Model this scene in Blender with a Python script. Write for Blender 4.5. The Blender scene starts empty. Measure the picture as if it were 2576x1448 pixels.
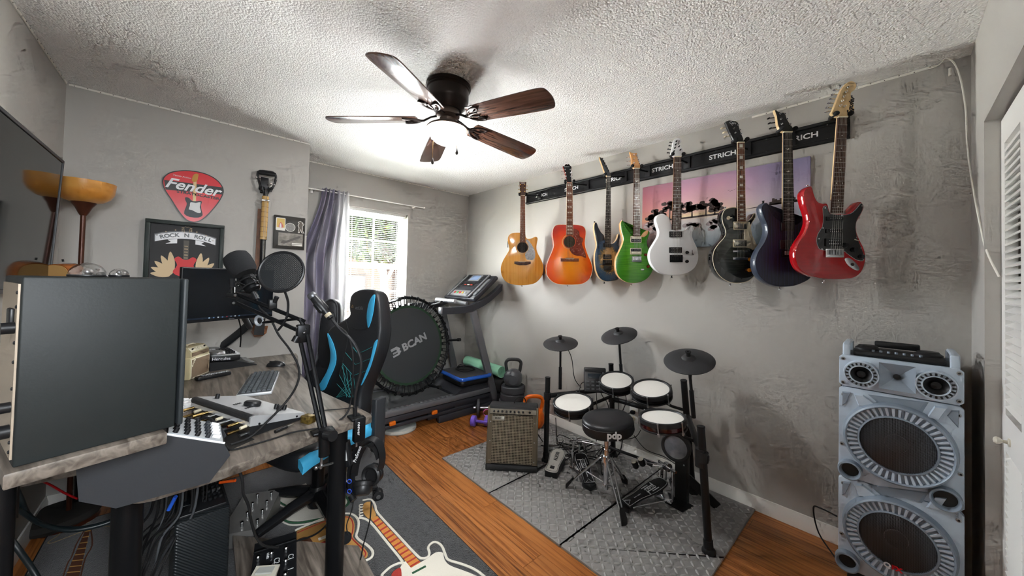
import bpy, bmesh, math, random
from mathutils import Vector as V, Matrix as MX, Euler
random.seed(7)
D = bpy.data; SC = bpy.context.scene; COL = SC.collection
R = math.radians; PI = math.pi; cos = math.cos; sin = math.sin

# ------------------------------------------------------------------ camera
FPX, CX, CY, HC = 881.2, 1288.0, 687.7, 1.362          # focal length and optical centre in pixels of the 2576x1448 frame, eye height
yw, pt, rl = R(47.7026), R(1.1482), R(1.398)           # heading, tilt up, roll
FW = V((cos(pt) * cos(yw), cos(pt) * sin(yw), sin(pt))); r0 = V((sin(yw), -cos(yw), 0)); u0 = r0.cross(FW)
RT = r0 * cos(rl) + u0 * sin(rl); UP = u0 * cos(rl) - r0 * sin(rl)
cam = D.cameras.new('camera'); camo = D.objects.new('camera', cam); COL.objects.link(camo)
mc = MX((RT, UP, -FW)).transposed().to_4x4(); mc.translation = V((0, 0, HC)); camo.matrix_world = mc
cam.sensor_width = 36; cam.lens = 36 * FPX / 2576; cam.shift_y = (CY - 724) / 2576
cam.clip_start = 0.02; cam.clip_end = 200
SC.camera = camo

# ------------------------------------------------------------------ world, daylight, exposure
W = D.worlds.new('sky'); SC.world = W; W.use_nodes = True
nt = W.node_tree; bg = nt.nodes['Background']
sky = nt.nodes.new('ShaderNodeTexSky'); sky.sky_type = 'HOSEK_WILKIE'; sky.turbidity = 7; sky.ground_albedo = .5
sky.sun_direction = V((.3, -.5, .8)).normalized()
mixw = nt.nodes.new('ShaderNodeMix'); mixw.data_type = 'RGBA'; mixw.inputs[0].default_value = .75
mixw.inputs[7].default_value = (.93, .97, 1, 1)
nt.links.new(sky.outputs[0], mixw.inputs[6]); nt.links.new(mixw.outputs[2], bg.inputs[0])
bg.inputs[1].default_value = 10.0
def area(name, loc, rot, sx, sy, power, col=(1, 1, 1), portal=False):
    l = D.lights.new(name, 'AREA'); l.shape = 'RECTANGLE'; l.size = sx; l.size_y = sy; l.energy = power; l.color = col
    if portal: l.cycles.is_portal = True
    o = D.objects.new(name, l); COL.objects.link(o); o.location = loc; o.rotation_euler = rot
    return o
area('window_portal', (1.43, 3.86, 1.5), (R(-90), 0, 0), .72, 1.2, 1, portal=True)
# invented hallway lamp behind the camera, added as fill through the doorway
area('hallway_fill', (-.05, -1.45, 2.1), (R(58), 0, 0), .9, .9, 14, (.9, .95, 1))
sl_ = D.lights.new('sun', 'SUN'); sl_.energy = 14; sl_.angle = R(1); sl_.color = (1, .96, .9); so_ = D.objects.new('sun', sl_); COL.objects.link(so_); so_.rotation_euler = (R(42), 0, R(-12)); so_.location = (2, -4, 8)
# added lamp below the sill, standing in for daylight bounced off the paving
area('paving_bounce_fill', (3.0, 9.6, -.42), (R(180), 0, 0), 10, 7.6, 4300, (.93, .965, 1))
vs = SC.view_settings; vs.view_transform = 'Standard'; vs.look = 'None'; vs.gamma = 1; vs.use_curve_mapping = False
vs.exposure = 3.22
SC.cycles.use_denoising = True; SC.cycles.use_adaptive_sampling = True; SC.cycles.adaptive_threshold = .05; SC.cycles.adaptive_min_samples = 12
SC.cycles.max_bounces = 7; SC.cycles.diffuse_bounces = 4; SC.cycles.glossy_bounces = 3
SC.cycles.transparent_max_bounces = 8; SC.cycles.transmission_bounces = 4
SC.cycles.caustics_reflective = False; SC.cycles.caustics_refractive = False
SC.cycles.sample_clamp_indirect = 10

# ------------------------------------------------------------------ pixel -> place helpers (photo frame 2576x1448)
EYE = V((0, 0, HC))
def ray(px, py): return FW + RT * ((px - CX) / FPX) - UP * ((py - CY) / FPX)
def P(px, py, Z): return EYE + ray(px, py) * Z                       # point at depth Z along the view axis
def PA(px, py, ax, v): d = ray(px, py); return EYE + d * ((v - EYE[ax]) / d[ax])
def PX(px, py, x): return PA(px, py, 0, x)                           # on a plane of constant x
def PY(px, py, y): return PA(px, py, 1, y)
def PZ(px, py, z): return PA(px, py, 2, z)
def depth(p): return (V(p) - EYE).dot(FW)

# ------------------------------------------------------------------ materials
def lin(c):
    if isinstance(c, str):
        c = c.lstrip('#'); c = [int(c[i:i + 2], 16) / 255 for i in (0, 2, 4)]
    return tuple((x / 12.92 if x <= .04045 else ((x + .055) / 1.055) ** 2.4) for x in c[:3]) + (1,)
MATS = {}
def N(t, k): return t.nodes.new('ShaderNode' + k)
def M(name, col='808080', r=.5, m=0, bump=None, var=None, coat=0, emit=None, es=1, trans=0, ior=1.45, alpha=1, spec=.5, sheen=0, aniso=None):
    if name in MATS: return MATS[name]
    mt = D.materials.new(name); mt.use_nodes = True; t = mt.node_tree; b = t.nodes['Principled BSDF']
    b.inputs['Base Color'].default_value = lin(col); b.inputs['Roughness'].default_value = r; b.inputs['Metallic'].default_value = m
    b.inputs['Coat Weight'].default_value = coat; b.inputs['Coat Roughness'].default_value = .05
    b.inputs['Transmission Weight'].default_value = trans; b.inputs['IOR'].default_value = ior; b.inputs['Alpha'].default_value = alpha
    b.inputs['Specular IOR Level'].default_value = spec
    if sheen: b.inputs['Sheen Weight'].default_value = sheen
    if emit: b.inputs['Emission Color'].default_value = lin(emit); b.inputs['Emission Strength'].default_value = es
    tc = N(t, 'TexCoord')
    if var:                                        # (second colour, scale, (sx,sy,sz) stretch)
        c2, sc, st = var
        mp = N(t, 'Mapping'); mp.inputs['Scale'].default_value = st
        n = N(t, 'TexNoise'); n.inputs['Scale'].default_value = sc; n.inputs['Detail'].default_value = 5
        rp = N(t, 'ValToRGB'); rp.color_ramp.elements[0].position = .35; rp.color_ramp.elements[1].position = .65
        rp.color_ramp.elements[0].color = lin(col); rp.color_ramp.elements[1].color = lin(c2)
        t.links.new(tc.outputs['Object'], mp.inputs[0]); t.links.new(mp.outputs[0], n.inputs['Vector'])
        t.links.new(n.outputs[0], rp.inputs[0]); t.links.new(rp.outputs[0], b.inputs['Base Color'])
    if bump:                                       # (scale, strength)
        n = N(t, 'TexNoise'); n.inputs['Scale'].default_value = bump[0]; n.inputs['Detail'].default_value = 3
        bp = N(t, 'Bump'); bp.inputs['Strength'].default_value = bump[1]; bp.inputs['Distance'].default_value = bump[2] if len(bump) > 2 else .002
        t.links.new(tc.outputs['Object'], n.inputs['Vector']); t.links.new(n.outputs[0], bp.inputs['Height']); t.links.new(bp.outputs[0], b.inputs['Normal'])
    MATS[name] = mt
    return mt
def bsdf(mt): return mt.node_tree.nodes['Principled BSDF']
def ramp(t, stops):
    rp = N(t, 'ValToRGB'); el = rp.color_ramp.elements
    el[0].position, el[0].color = stops[0][0], lin(stops[0][1]); el[1].position, el[1].color = stops[-1][0], lin(stops[-1][1])
    for p, c in stops[1:-1]:
        e = el.new(p); e.color = lin(c)
    return rp

# ------------------------------------------------------------------ mesh building
TM = {}                                            # world matrix of every thing and part
def mat4(x=(0, 0, 0), rz=0, rx=0, ry=0): return MX.Translation(x) @ Euler((rx, ry, rz)).to_matrix().to_4x4()
def frame(o, z, x=None):                           # matrix with origin o, local z along z, local x near x
    z = V(z).normalized(); x = V(x) if x is not None else (V((1, 0, 0)) if abs(z.x) < .9 else V((0, 1, 0)))
    y = z.cross(x).normalized(); x = y.cross(z)
    m = MX((x, y, z)).transposed().to_4x4(); m.translation = V(o); return m
def smooth(pts, k=4, closed=True):                 # Catmull-Rom through points
    n = len(pts); out = []; d = len(pts[0])
    for i in range(n if closed else n - 1):
        g = lambda j: pts[j % n] if closed else pts[max(0, min(n - 1, j))]
        a, b, c, e = g(i - 1), g(i), g(i + 1), g(i + 2)
        for s in range(k):
            u = s / k
            out.append(tuple(.5 * (2 * b[q] + (c[q] - a[q]) * u + (2 * a[q] - 5 * b[q] + 4 * c[q] - e[q]) * u * u + (3 * b[q] - a[q] - 3 * c[q] + e[q]) * u ** 3) for q in range(d)))
    if not closed: out.append(tuple(pts[-1]))
    return out
def inset(pts, d):                                 # move a CCW/CW polygon inwards by d
    n = len(pts); A = sum(pts[i][0] * pts[(i + 1) % n][1] - pts[(i + 1) % n][0] * pts[i][1] for i in range(n)); sg = 1 if A > 0 else -1
    out = []
    for i in range(n):
        a, b, c = pts[i - 1], pts[i], pts[(i + 1) % n]
        e1 = V((b[0] - a[0], b[1] - a[1])); e2 = V((c[0] - b[0], c[1] - b[1]))
        if e1.length < 1e-9: e1 = e2
        if e2.length < 1e-9: e2 = e1
        if e1.length < 1e-9: out.append((b[0], b[1])); continue
        e1.normalize(); e2.normalize()
        n1 = V((-e1.y, e1.x)) * sg; n2 = V((-e2.y, e2.x)) * sg; h = n1 + n2
        if h.length < .2: h = n1
        h.normalize(); k = d / max(.5, h.dot(n1))
        out.append((b[0] + h.x * k, b[1] + h.y * k))
    return out
def rrect(w, h, r, n=4, cx=0, cy=0):
    p = []
    for q, (sx, sy) in enumerate(((1, 1), (-1, 1), (-1, -1), (1, -1))):
        for i in range(n + 1):
            a = PI / 2 * (q + i / n); p.append((cx + sx * (w / 2 - r) + r * cos(a), cy + sy * (h / 2 - r) + r * sin(a)))
    return p
def circ(r, n=24, cx=0, cy=0, ry=None): return [(cx + r * cos(2 * PI * i / n), cy + (ry or r) * sin(2 * PI * i / n)) for i in range(n)]
class MB:
    def __init__(s): s.v = []; s.f = []; s.mi = []
    def add(s, vs, fs, mi=0):
        k = len(s.v); s.v += [V(q) for q in vs]; s.f += [[i + k for i in q] for q in fs]; s.mi += [mi] * len(fs); return s
    def box(s, c, sz, m=None, mi=0):
        x, y, z = [q / 2 for q in sz]; c = V(c)
        vs = [V((a * x, b * y, d * z)) for a in (-1, 1) for b in (-1, 1) for d in (-1, 1)]
        vs = [(m @ (c + q)) if m is not None else c + q for q in vs]
        return s.add(vs, [(0, 1, 3, 2), (4, 6, 7, 5), (0, 4, 5, 1), (2, 3, 7, 6), (0, 2, 6, 4), (1, 5, 7, 3)], mi)
    def loft(s, rings, caps=(1, 1), closed=True, mi=0, loop=False):
        n = len(rings[0]); vs = [q for rg in rings for q in rg]; fs = []; k = len(rings)
        for i in range(k if loop else k - 1):
            for j in range(n if closed else n - 1):
                a, b = i * n, ((i + 1) % k) * n; fs.append((a + j, a + (j + 1) % n, b + (j + 1) % n, b + j))
        if not loop and caps[0]: fs.append(tuple(range(n - 1, -1, -1)))
        if not loop and caps[1]: fs.append(tuple(range((k - 1) * n, k * n)))
        return s.add(vs, fs, mi)
    def prism(s, pts, z0, z1, m=None, bev=0, bev0=None, mi=0):
        m = m if m is not None else MX(); bev0 = bev if bev0 is None else bev0; rs = []
        if bev0: rs.append([(x, y, z0) for x, y in inset(pts, bev0)]); rs.append([(x, y, z0 + bev0 * .3) for x, y in inset(pts, bev0 * .3)])
        rs.append([(x, y, z0 + bev0) for x, y in pts]); rs.append([(x, y, z1 - bev) for x, y in pts])
        if bev: rs.append([(x, y, z1 - bev * .3) for x, y in inset(pts, bev * .3)]); rs.append([(x, y, z1) for x, y in inset(pts, bev)])
        return s.loft([[m @ V(q) for q in rg] for rg in rs], mi=mi)
    def rbox(s, c, sz, b=.005, m=None, n=3, mi=0):
        mm = (m if m is not None else MX()) @ MX.Translation(c)
        return s.prism(rrect(sz[0], sz[1], b, n), -sz[2] / 2, sz[2] / 2, mm, min(b, sz[2] * .45), mi=mi)
    def cyl(s, a, b, r0, r1=None, n=16, caps=(1, 1), mi=0):
        a, b = V(a), V(b); r1 = r0 if r1 is None else r1; m = frame(a, b - a); L = (b - a).length
        return s.loft([[m @ V((r * cos(2 * PI * i / n), r * sin(2 * PI * i / n), z)) for i in range(n)] for r, z in ((r0, 0), (r1, L))], caps, mi=mi)
    def lathe(s, prof, m=None, n=28, caps=(1, 1), mi=0, a0=0, a1=2 * PI):
        m = m if m is not None else MX(); full = abs(a1 - a0 - 2 * PI) < 1e-6; k = n if full else n + 1
        return s.loft([[m @ V((max(r, 1e-4) * cos(a0 + (a1 - a0) * i / n), max(r, 1e-4) * sin(a0 + (a1 - a0) * i / n), z)) for i in range(k)] for r, z in prof], caps if full else (0, 0), closed=full, mi=mi)
    def tube(s, pts, r, n=8, closed=False, flat=None, mi=0):
        pts = [V(p) for p in pts]; k = len(pts); rr = r if isinstance(r, (list, tuple)) else [r] * k
        T = []
        for i in range(k):
            if closed: d = pts[(i + 1) % k] - pts[i - 1]
            else: d = pts[min(k - 1, i + 1)] - pts[max(0, i - 1)]
            T.append(d.normalized() if d.length > 1e-9 else V((0, 0, 1)))
        u = T[0].orthogonal().normalized()
        if flat is not None:
            u = V(flat[0]); u = (u - T[0] * u.dot(T[0])).normalized()
        rings = []
        for i in range(k):
            u = (u - T[i] * u.dot(T[i])); u = u.normalized() if u.length > 1e-6 else T[i].orthogonal().normalized(); w = T[i].cross(u); q = flat[1] if flat is not None else 1
            rings.append([pts[i] + (u * cos(2 * PI * j / n) + w * sin(2 * PI * j / n) * q) * rr[i] for j in range(n)])
        return s.loft(rings, loop=closed, mi=mi)
    def sph(s, c, r, nu=16, nv=10, m=None, v0=0, v1=PI, mi=0):
        r = (r, r, r) if not isinstance(r, (tuple, list)) else r; m = m if m is not None else MX()
        rg = []
        for j in range(nv + 1):
            a = v0 + (v1 - v0) * j / nv
            rg.append([m @ (V(c) + V((r[0] * max(sin(a), 1e-3) * cos(2 * PI * i / nu), r[1] * max(sin(a), 1e-3) * sin(2 * PI * i / nu), r[2] * cos(a)))) for i in range(nu)])
        return s.loft(rg, mi=mi)
    def grid(s, fn, nu, nv, mi=0):
        vs = [fn(i / nu, j / nv) for j in range(nv + 1) for i in range(nu + 1)]
        return s.add(vs, [(j * (nu + 1) + i, j * (nu + 1) + i + 1, (j + 1) * (nu + 1) + i + 1, (j + 1) * (nu + 1) + i) for j in range(nv) for i in range(nu)], mi)
    def build(s, name, mat, parent=None, w=0, ang=38, label=None, cat=None, group=None, kind=None, at=None, fix=True, solid=0):
        me = D.meshes.new(name); vs = s.v
        base = TM[parent.name] if parent is not None else (at if isinstance(at, MX) else MX.Translation(at) if at is not None else MX())
        if w: inv = base.inverted(); vs = [inv @ q for q in vs]
        me.from_pydata([tuple(q) for q in vs], [], s.f)
        for q in (mat if isinstance(mat, (list, tuple)) else [mat]): me.materials.append(q)
        if fix:
            bm = bmesh.new(); bm.from_mesh(me); bmesh.ops.recalc_face_normals(bm, faces=bm.faces); bm.to_mesh(me); bm.free()
        if len(set(s.mi)) > 1: me.polygons.foreach_set('material_index', s.mi)
        if ang:
            me.polygons.foreach_set('use_smooth', [True] * len(me.polygons)); me.set_sharp_from_angle(angle=R(ang))
        me.update()
        o = D.objects.new(name, me); COL.objects.link(o)
        if solid:
            md = o.modifiers.new('s', 'SOLIDIFY'); md.thickness = solid; md.offset = 0
        if parent is not None: o.parent = parent
        else: o.matrix_world = base
        TM[o.name] = base
        tag(o, label, cat, group, kind)
        return o
def tag(o, label=None, cat=None, group=None, kind=None):
    for k, q in (('label', label), ('category', cat), ('group', group), ('kind', kind)):
        if q: o[k] = q
    return o
def thing(name, label, cat, at=(0, 0, 0), group=None, kind=None):
    o = D.objects.new(name, None); COL.objects.link(o); o.empty_display_size = .05
    m = at if isinstance(at, MX) else MX.Translation(at); o.matrix_world = m; TM[o.name] = m
    return tag(o, label, cat, group, kind)
def share(src, name, parent, m):                   # a piece that reuses another piece's mesh, m in the parent's frame
    o = D.objects.new(name, src.data); COL.objects.link(o); o.parent = parent; o.matrix_local = m; TM[o.name] = TM[parent.name] @ m
    return o
def copytree(o, m=None, label=None, parent=None):
    c = o.copy(); COL.objects.link(c)
    for k in ('label',):
        if label: c[k] = label
    if parent is not None: c.parent = parent
    if m is not None: c.matrix_world = m; TM[c.name] = m
    else: TM[c.name] = TM[o.name]
    for ch in list(o.children): copytree(ch, parent=c)
    return c
def text(s, size, m, mat, parent, name='lettering', ext=.0006, sx=1, shear=0, w=0, bold=0, ax='CENTER'):
    cu = D.curves.new(name, 'FONT'); cu.body = s; cu.size = size; cu.extrude = ext; cu.shear = shear; cu.offset = bold
    cu.align_x = ax; cu.align_y = 'CENTER'; cu.resolution_u = 3
    tmp = D.objects.new('t', cu); me = D.meshes.new_from_object(tmp); D.objects.remove(tmp); D.curves.remove(cu)
    me.name = name; me.transform(MX.Diagonal((sx, 1, 1, 1))); me.materials.append(mat)
    o = D.objects.new(name, me); COL.objects.link(o); base = TM[parent.name]
    if w: m = base.inverted() @ m
    o.parent = parent; o.matrix_local = m; TM[o.name] = base @ m
    return o
def ortho(o, ex, ey):                              # matrix from an origin, an x direction and a rough y direction
    ex = V(ex).normalized(); ez = ex.cross(V(ey)).normalized(); ey = ez.cross(ex)
    m = MX((ex, ey, ez)).transposed().to_4x4(); m.translation = V(o); return m
def cable(name, pts, r, mat, label=None, group=None, parent=None, k=5, cat='cable', n=7):
    mb = MB(); pp = smooth([tuple(p) for p in pts], k, False); mb.tube(pp, r, n)
    return mb.build(name, mat, parent, w=1, label=label, cat=None if parent is not None else cat, group=group, at=None if parent is not None else tuple(pts[0]), ang=60)
# ================================================================== the room
XL, YJ, XJ, YW, XR, YC, CE = -.575, 3.228, .672, 3.706, 2.588, -.226, 2.44
def wallmat(name, col):
    mt = M(name, col, .62, bump=(55, .12, .003), spec=.35); return mt
GREY = wallmat('wall_paint', 'b3b0aa')
WHITE = M('white_paint', 'eceae5', .4, bump=(30, .05)); TRIM = M('trim_paint', 'e8e6e0', .35)
def popcorn():
    mt = M('popcorn_ceiling', 'f3f2ef', .9, spec=.2); t = mt.node_tree; b = bsdf(mt); tc = N(t, 'TexCoord')
    a = N(t, 'TexNoise'); a.inputs['Scale'].default_value = 95; a.inputs['Detail'].default_value = 4
    v = N(t, 'TexVoronoi'); v.inputs['Scale'].default_value = 120
    ad = N(t, 'Math'); ad.operation = 'SUBTRACT'; bp = N(t, 'Bump'); bp.inputs['Strength'].default_value = .45; bp.inputs['Distance'].default_value = .012
    for n in (a, v): t.links.new(tc.outputs['Object'], n.inputs['Vector'])
    t.links.new(a.outputs[0], ad.inputs[0]); t.links.new(v.outputs['Distance'], ad.inputs[1]); t.links.new(ad.outputs[0], bp.inputs['Height']); t.links.new(bp.outputs[0], b.inputs['Normal'])
    return mt
def struct(name, mb, mat, ang=0, **k): return mb.build(name, mat, kind='structure', ang=ang, **k)
struct('ceiling', MB().box(((XL + XR) / 2, (YC + YW) / 2 - .8, CE + .04), (XR - XL + .3, YW - YC + 2.0, .08)), popcorn())
# ---- laminate floor, every board a piece
def wood(name, c1, c2, c3, rough, sx=34, sy=1.6, rnd=True, bs=.25):
    mt = M(name, c1, rough, spec=.5); t = mt.node_tree; b = bsdf(mt); tc = N(t, 'TexCoord'); oi = N(t, 'ObjectInfo')
    mp = N(t, 'Mapping'); mp.inputs['Scale'].default_value = (sx, sy, sx)
    cm = N(t, 'CombineXYZ'); ml = N(t, 'Math'); ml.operation = 'MULTIPLY'; ml.inputs[1].default_value = 37
    t.links.new(oi.outputs['Random'], ml.inputs[0]); t.links.new(ml.outputs[0], cm.inputs[0]); t.links.new(ml.outputs[0], cm.inputs[1])
    t.links.new(tc.outputs['Object'], mp.inputs[0])
    if rnd: t.links.new(cm.outputs[0], mp.inputs[1])
    n1 = N(t, 'TexNoise'); n1.inputs['Scale'].default_value = 1.0; n1.inputs['Detail'].default_value = 7; n1.inputs['Distortion'].default_value = .8
    t.links.new(mp.outputs[0], n1.inputs['Vector'])
    rp = ramp(t, ((.28, c3), (.45, c1), (.62, c2), (.8, c1))); t.links.new(n1.outputs[0], rp.inputs[0])
    hs = N(t, 'HueSaturation'); mr = N(t, 'MapRange'); mr.inputs[3].default_value = .82; mr.inputs[4].default_value = 1.12
    t.links.new(oi.outputs['Random'], mr.inputs[0]); t.links.new(mr.outputs[0], hs.inputs['Value']); t.links.new(rp.outputs[0], hs.inputs['Color'])
    t.links.new(hs.outputs[0], b.inputs['Base Color'])
    bp = N(t, 'Bump'); bp.inputs['Strength'].default_value = bs; bp.inputs['Distance'].default_value = .002
    t.links.new(n1.outputs[0], bp.inputs['Height']); t.links.new(bp.outputs[0], b.inputs['Normal'])
    return mt
LAM = wood('laminate_wood', '9c5d2c', 'b4743c', '5f3518', .33, 75, 2.0)
fl = struct('floor', MB().box(((XL + XR) / 2, (YC + YW) / 2 - .8, -.04), (XR - XL + .3, YW - YC + 2.0, .07)), M('floor_joint', '3a2412', .6))
pw, pl = .127, 1.215; boards = {}
for i in range(26):
    x0 = XL + i * pw; off = (i * .47) % pl
    for j in range(-1, 6):
        y0 = YC - .3 + j * pl + off - pl; y1 = min(y0 + pl, YW); y0 = max(y0, YC - .2)
        if y1 - y0 < .05 or x0 > XR: continue
        L = round(y1 - y0, 3); wd = round(min(pw, XR - x0), 3); key = (L, wd)
        if key not in boards:
            boards[key] = MB().prism([(0, 0), (wd - .0012, 0), (wd - .0012, L - .0012), (0, L - .0012)], -.005, 0, bev=.0008, bev0=0).build('plank', LAM, fl, ang=0); o = boards[key]; o.matrix_local = MX.Translation((x0, y0, 0))
        else: share(boards[key], 'plank', fl, MX.Translation((x0, y0, 0)))
# ---- walls
T = .12
struct('wall_right', MB().box((XR + T / 2, (YC + YW) / 2, CE / 2), (T, YW - YC + .5, CE)), GREY)
struct('wall_left', MB().box((XL - T / 2, (YC + YJ) / 2 - .6, CE / 2), (T, YJ - YC + 1.5, CE)), GREY)
struct('wall_alcove', MB().box(((XL + XJ) / 2 - .03, (YJ + YW) / 2 + .05, CE / 2), (XJ - XL + .06, YW - YJ + .1, CE)), GREY)
wx0, wx1, wz0, wz1 = 1.085, 1.77, .893, 2.075
wb = MB(); yc = YW + .09
wb.box(((XJ + wx0) / 2 - .05, yc, CE / 2), (wx0 - XJ + .1, .18, CE)); wb.box(((wx1 + XR) / 2, yc, CE / 2), (XR - wx1, .18, CE))
wb.box(((wx0 + wx1) / 2, yc, (CE + wz1) / 2), (wx1 - wx0, .18, CE - wz1)); wb.box(((wx0 + wx1) / 2, yc, wz0 / 2), (wx1 - wx0, .18, wz0))
struct('wall_back', wb, GREY)
# closet and entry wall behind the camera (opening for the closet door, opening for the doorway)
cx1, cx0, hz = 2.24, .78, 2.02; ex0, ex1 = -.52, .45; wf = MB(); yq = YC - .06
for a, b_, z0, z1 in ((cx1, XR, 0, CE), (cx0, cx1, hz, CE), (ex1, cx0, 0, CE), (ex0, ex1, 2.06, CE), (XL, ex0, 0, CE)):
    wf.box(((a + b_) / 2, yq, (z0 + z1) / 2), (b_ - a, .12, z1 - z0))
struct('wall_front', wf, GREY)
struct('wall_hallway', MB().box((.4, YC - 1.75, CE / 2), (2.6, .1, CE)).box((.68, YC - .95, CE / 2), (.1, 1.66, CE)).box((-.7, YC - .95, CE / 2), (.1, 1.66, CE)), GREY)
struct('wall_closet', MB().box(((cx0 + cx1) / 2, YC - .75, CE / 2), (cx1 - cx0 + .3, .06, CE)).box((cx1 + .1, YC - .45, CE / 2), (.06, .66, CE)), GREY)
# ---- baseboards
def base(name, x0, y0, x1, y1, nx, ny):
    L = math.hypot(x1 - x0, y1 - y0); m = ortho((x0, y0, 0), (x1 - x0, y1 - y0, 0), (0, 0, 1))
    if (m.to_3x3() @ V((0, 0, 1))).dot(V((nx, ny, 0))) < 0: m = ortho((x1, y1, 0), (x0 - x1, y0 - y1, 0), (0, 0, 1))
    prof = [(0, 0), (.013, 0), (.013, .058), (.009, .068), (.0075, .085), (0, .085)]
    mb = MB().loft([[m @ V((x, z, d)) for d, z in prof] for x in (0, L)]); struct(name, mb, TRIM, ang=25)
base('baseboard_right', XR, YC, XR, YW, -1, 0); base('baseboard_left', XL, YC, XL, YJ, 1, 0)
base('baseboard_alcove', XL, YJ, XJ, YJ, 0, -1); base('baseboard_back', XJ, YW, XR, YW, 0, -1)
# ---- ceiling edge strip lights
LEDW = M('strip_white', 'e9e6dc', .5); LEDD = M('strip_dark', '4a4438', .5)
def strip(p0, p1, n, label):
    p0, p1 = V(p0), V(p1); m = ortho(p0, p1 - p0, n); L = (p1 - p0).length
    t = thing('strip_light', label, 'strip light', m, group='strip lights at the ceiling edge')
    MB().box((L / 2, .002, 0), (L, .004, .011)).build('tape', LEDW, t, ang=0)
    mb = MB(); k = int(L / .05)
    for i in range(k): mb.box((.02 + i * .05, .0045, (-1) ** i * .002), (.004, .001, .004))
    mb.build('diode', LEDD, t, ang=0, kind='stuff')
strip((XL + .01, YJ - .001, CE - .008), (XJ, YJ - .001, CE - .008), (0, -1, 0), 'white strip light along ceiling over the wall with the guitar pick sign')
strip((XL + .001, YC + .1, CE - .008), (XL + .001, YJ - .01, CE - .008), (1, 0, 0), 'white strip light along ceiling above the television')
strip((XR - .001, YC + .1, CE - .008), (XR - .001, .62, CE - .008), (-1, 0, 0), 'white strip light along ceiling near the red guitar headstock')
strip((XJ, YW - .001, CE - .008), (XR, YW - .001, CE - .008), (0, -1, 0), 'white strip light along ceiling above the window')
cable('strip_wire', [(XR - .02, YC + .16, 2.425), (XR - .03, YC + .1, 2.42), (XR - .035, YC + .07, 2.44), (XR - .04, YC + .04, 2.37), (XR - .045, YC + .02, 2.2), (XR - .06, YC + .016, 2.02), (2.47, YC + .012, 1.88), (2.40, YC + .008, 1.76), (2.31, YC + .004, 1.64), (2.24, YC - .005, 1.52), (2.215, YC - .03, 1.42)], .0032, LEDW, 'white wire dangling from the ceiling corner to the closet', cat='wire')
MB().rbox((0, 0, 0), (.012, .01, .035), .002).build('wire_connector', LEDW, at=mat4((XR - .03, YC + .062, 2.375)), label='small white connector on the dangling corner wire', cat='connector')
# ---- louvred closet door
door = thing('door_1', 'white louvred bifold closet door with a small round knob', None, (0, YC - .038, 0), kind='structure')
LV = M('door_white', 'f0efeb', .35)
for s in range(2):
    xa = cx1 - .004 - s * .365; w_ = .362; z0, z1 = .012, hz - .012
    mb = MB()
    for x in (xa - .03, xa - w_ + .03): mb.box((x, -.014, (z0 + z1) / 2), (.06, .028, z1 - z0))
    for z, h in ((z0 + .07, .14), (.86, .13), (z1 - .05, .1)): mb.box((xa - w_ / 2, -.014, z), (w_ - .12, .028, h))
    lf = mb.build('door_leaf', LV, door, ang=0)
    sl = None; z = .19
    while z < z1 - .115:
        if not .78 < z < .94:
            m = mat4((xa - w_ / 2, -.014, z), 0, R(-32))
            if sl is None: sl = MB().box((0, 0, 0), (w_ - .118, .034, .006)).build('slat', LV, lf, ang=0); sl.matrix_local = m
            else: share(sl, 'slat', lf, m)
        z += .0265
    if s == 0:
        km = frame((2.10, 0, .845), (0, 1, 0))
        MB().lathe([(.014, 0), (.014, .004), (.006, .006), (.0055, .016), (.011, .022), (.0125, .028), (.009, .034), (.001, .036)], km, 20).build('door_knob', M('satin_knob', 'cfcabb', .35), lf)
# ---- window, blinds, outdoors
FRM = M('window_vinyl', 'f2f2f0', .35)
win = thing('window_1', 'white framed window with grid bars over a leafy view', None, (0, YW + .1, 0), kind='structure')
def bars(name, parent, y, lst, dp):
    for a, b_, z0, z1 in lst: MB().box(((a + b_) / 2, y, (z0 + z1) / 2), (b_ - a, dp, z1 - z0)).build(name, FRM, parent, ang=0)
zm = 1.484
MB().box(((wx0 + wx1) / 2, 0, wz1 - .018), (wx1 - wx0, .06, .036)).box(((wx0 + wx1) / 2, 0, wz0 + .018), (wx1 - wx0, .06, .036)).box((wx0 + .018, 0, (wz0 + wz1) / 2), (.036, .06, wz1 - wz0)).box((wx1 - .018, 0, (wz0 + wz1) / 2), (.036, .06, wz1 - wz0)).build('window_frame', FRM, win, ang=0)
GL = M('window_glass', 'ffffff', .0, spec=.3); GL.node_tree.nodes.clear()
_t = GL.node_tree; _o = N(_t, 'OutputMaterial'); _m = N(_t, 'MixShader'); _a = N(_t, 'BsdfTransparent'); _g = N(_t, 'BsdfGlossy'); _g.inputs['Roughness'].default_value = .02; _m.inputs[0].default_value = .05
_t.links.new(_a.outputs[0], _m.inputs[1]); _t.links.new(_g.outputs[0], _m.inputs[2]); _t.links.new(_m.outputs[0], _o.inputs[0])
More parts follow.
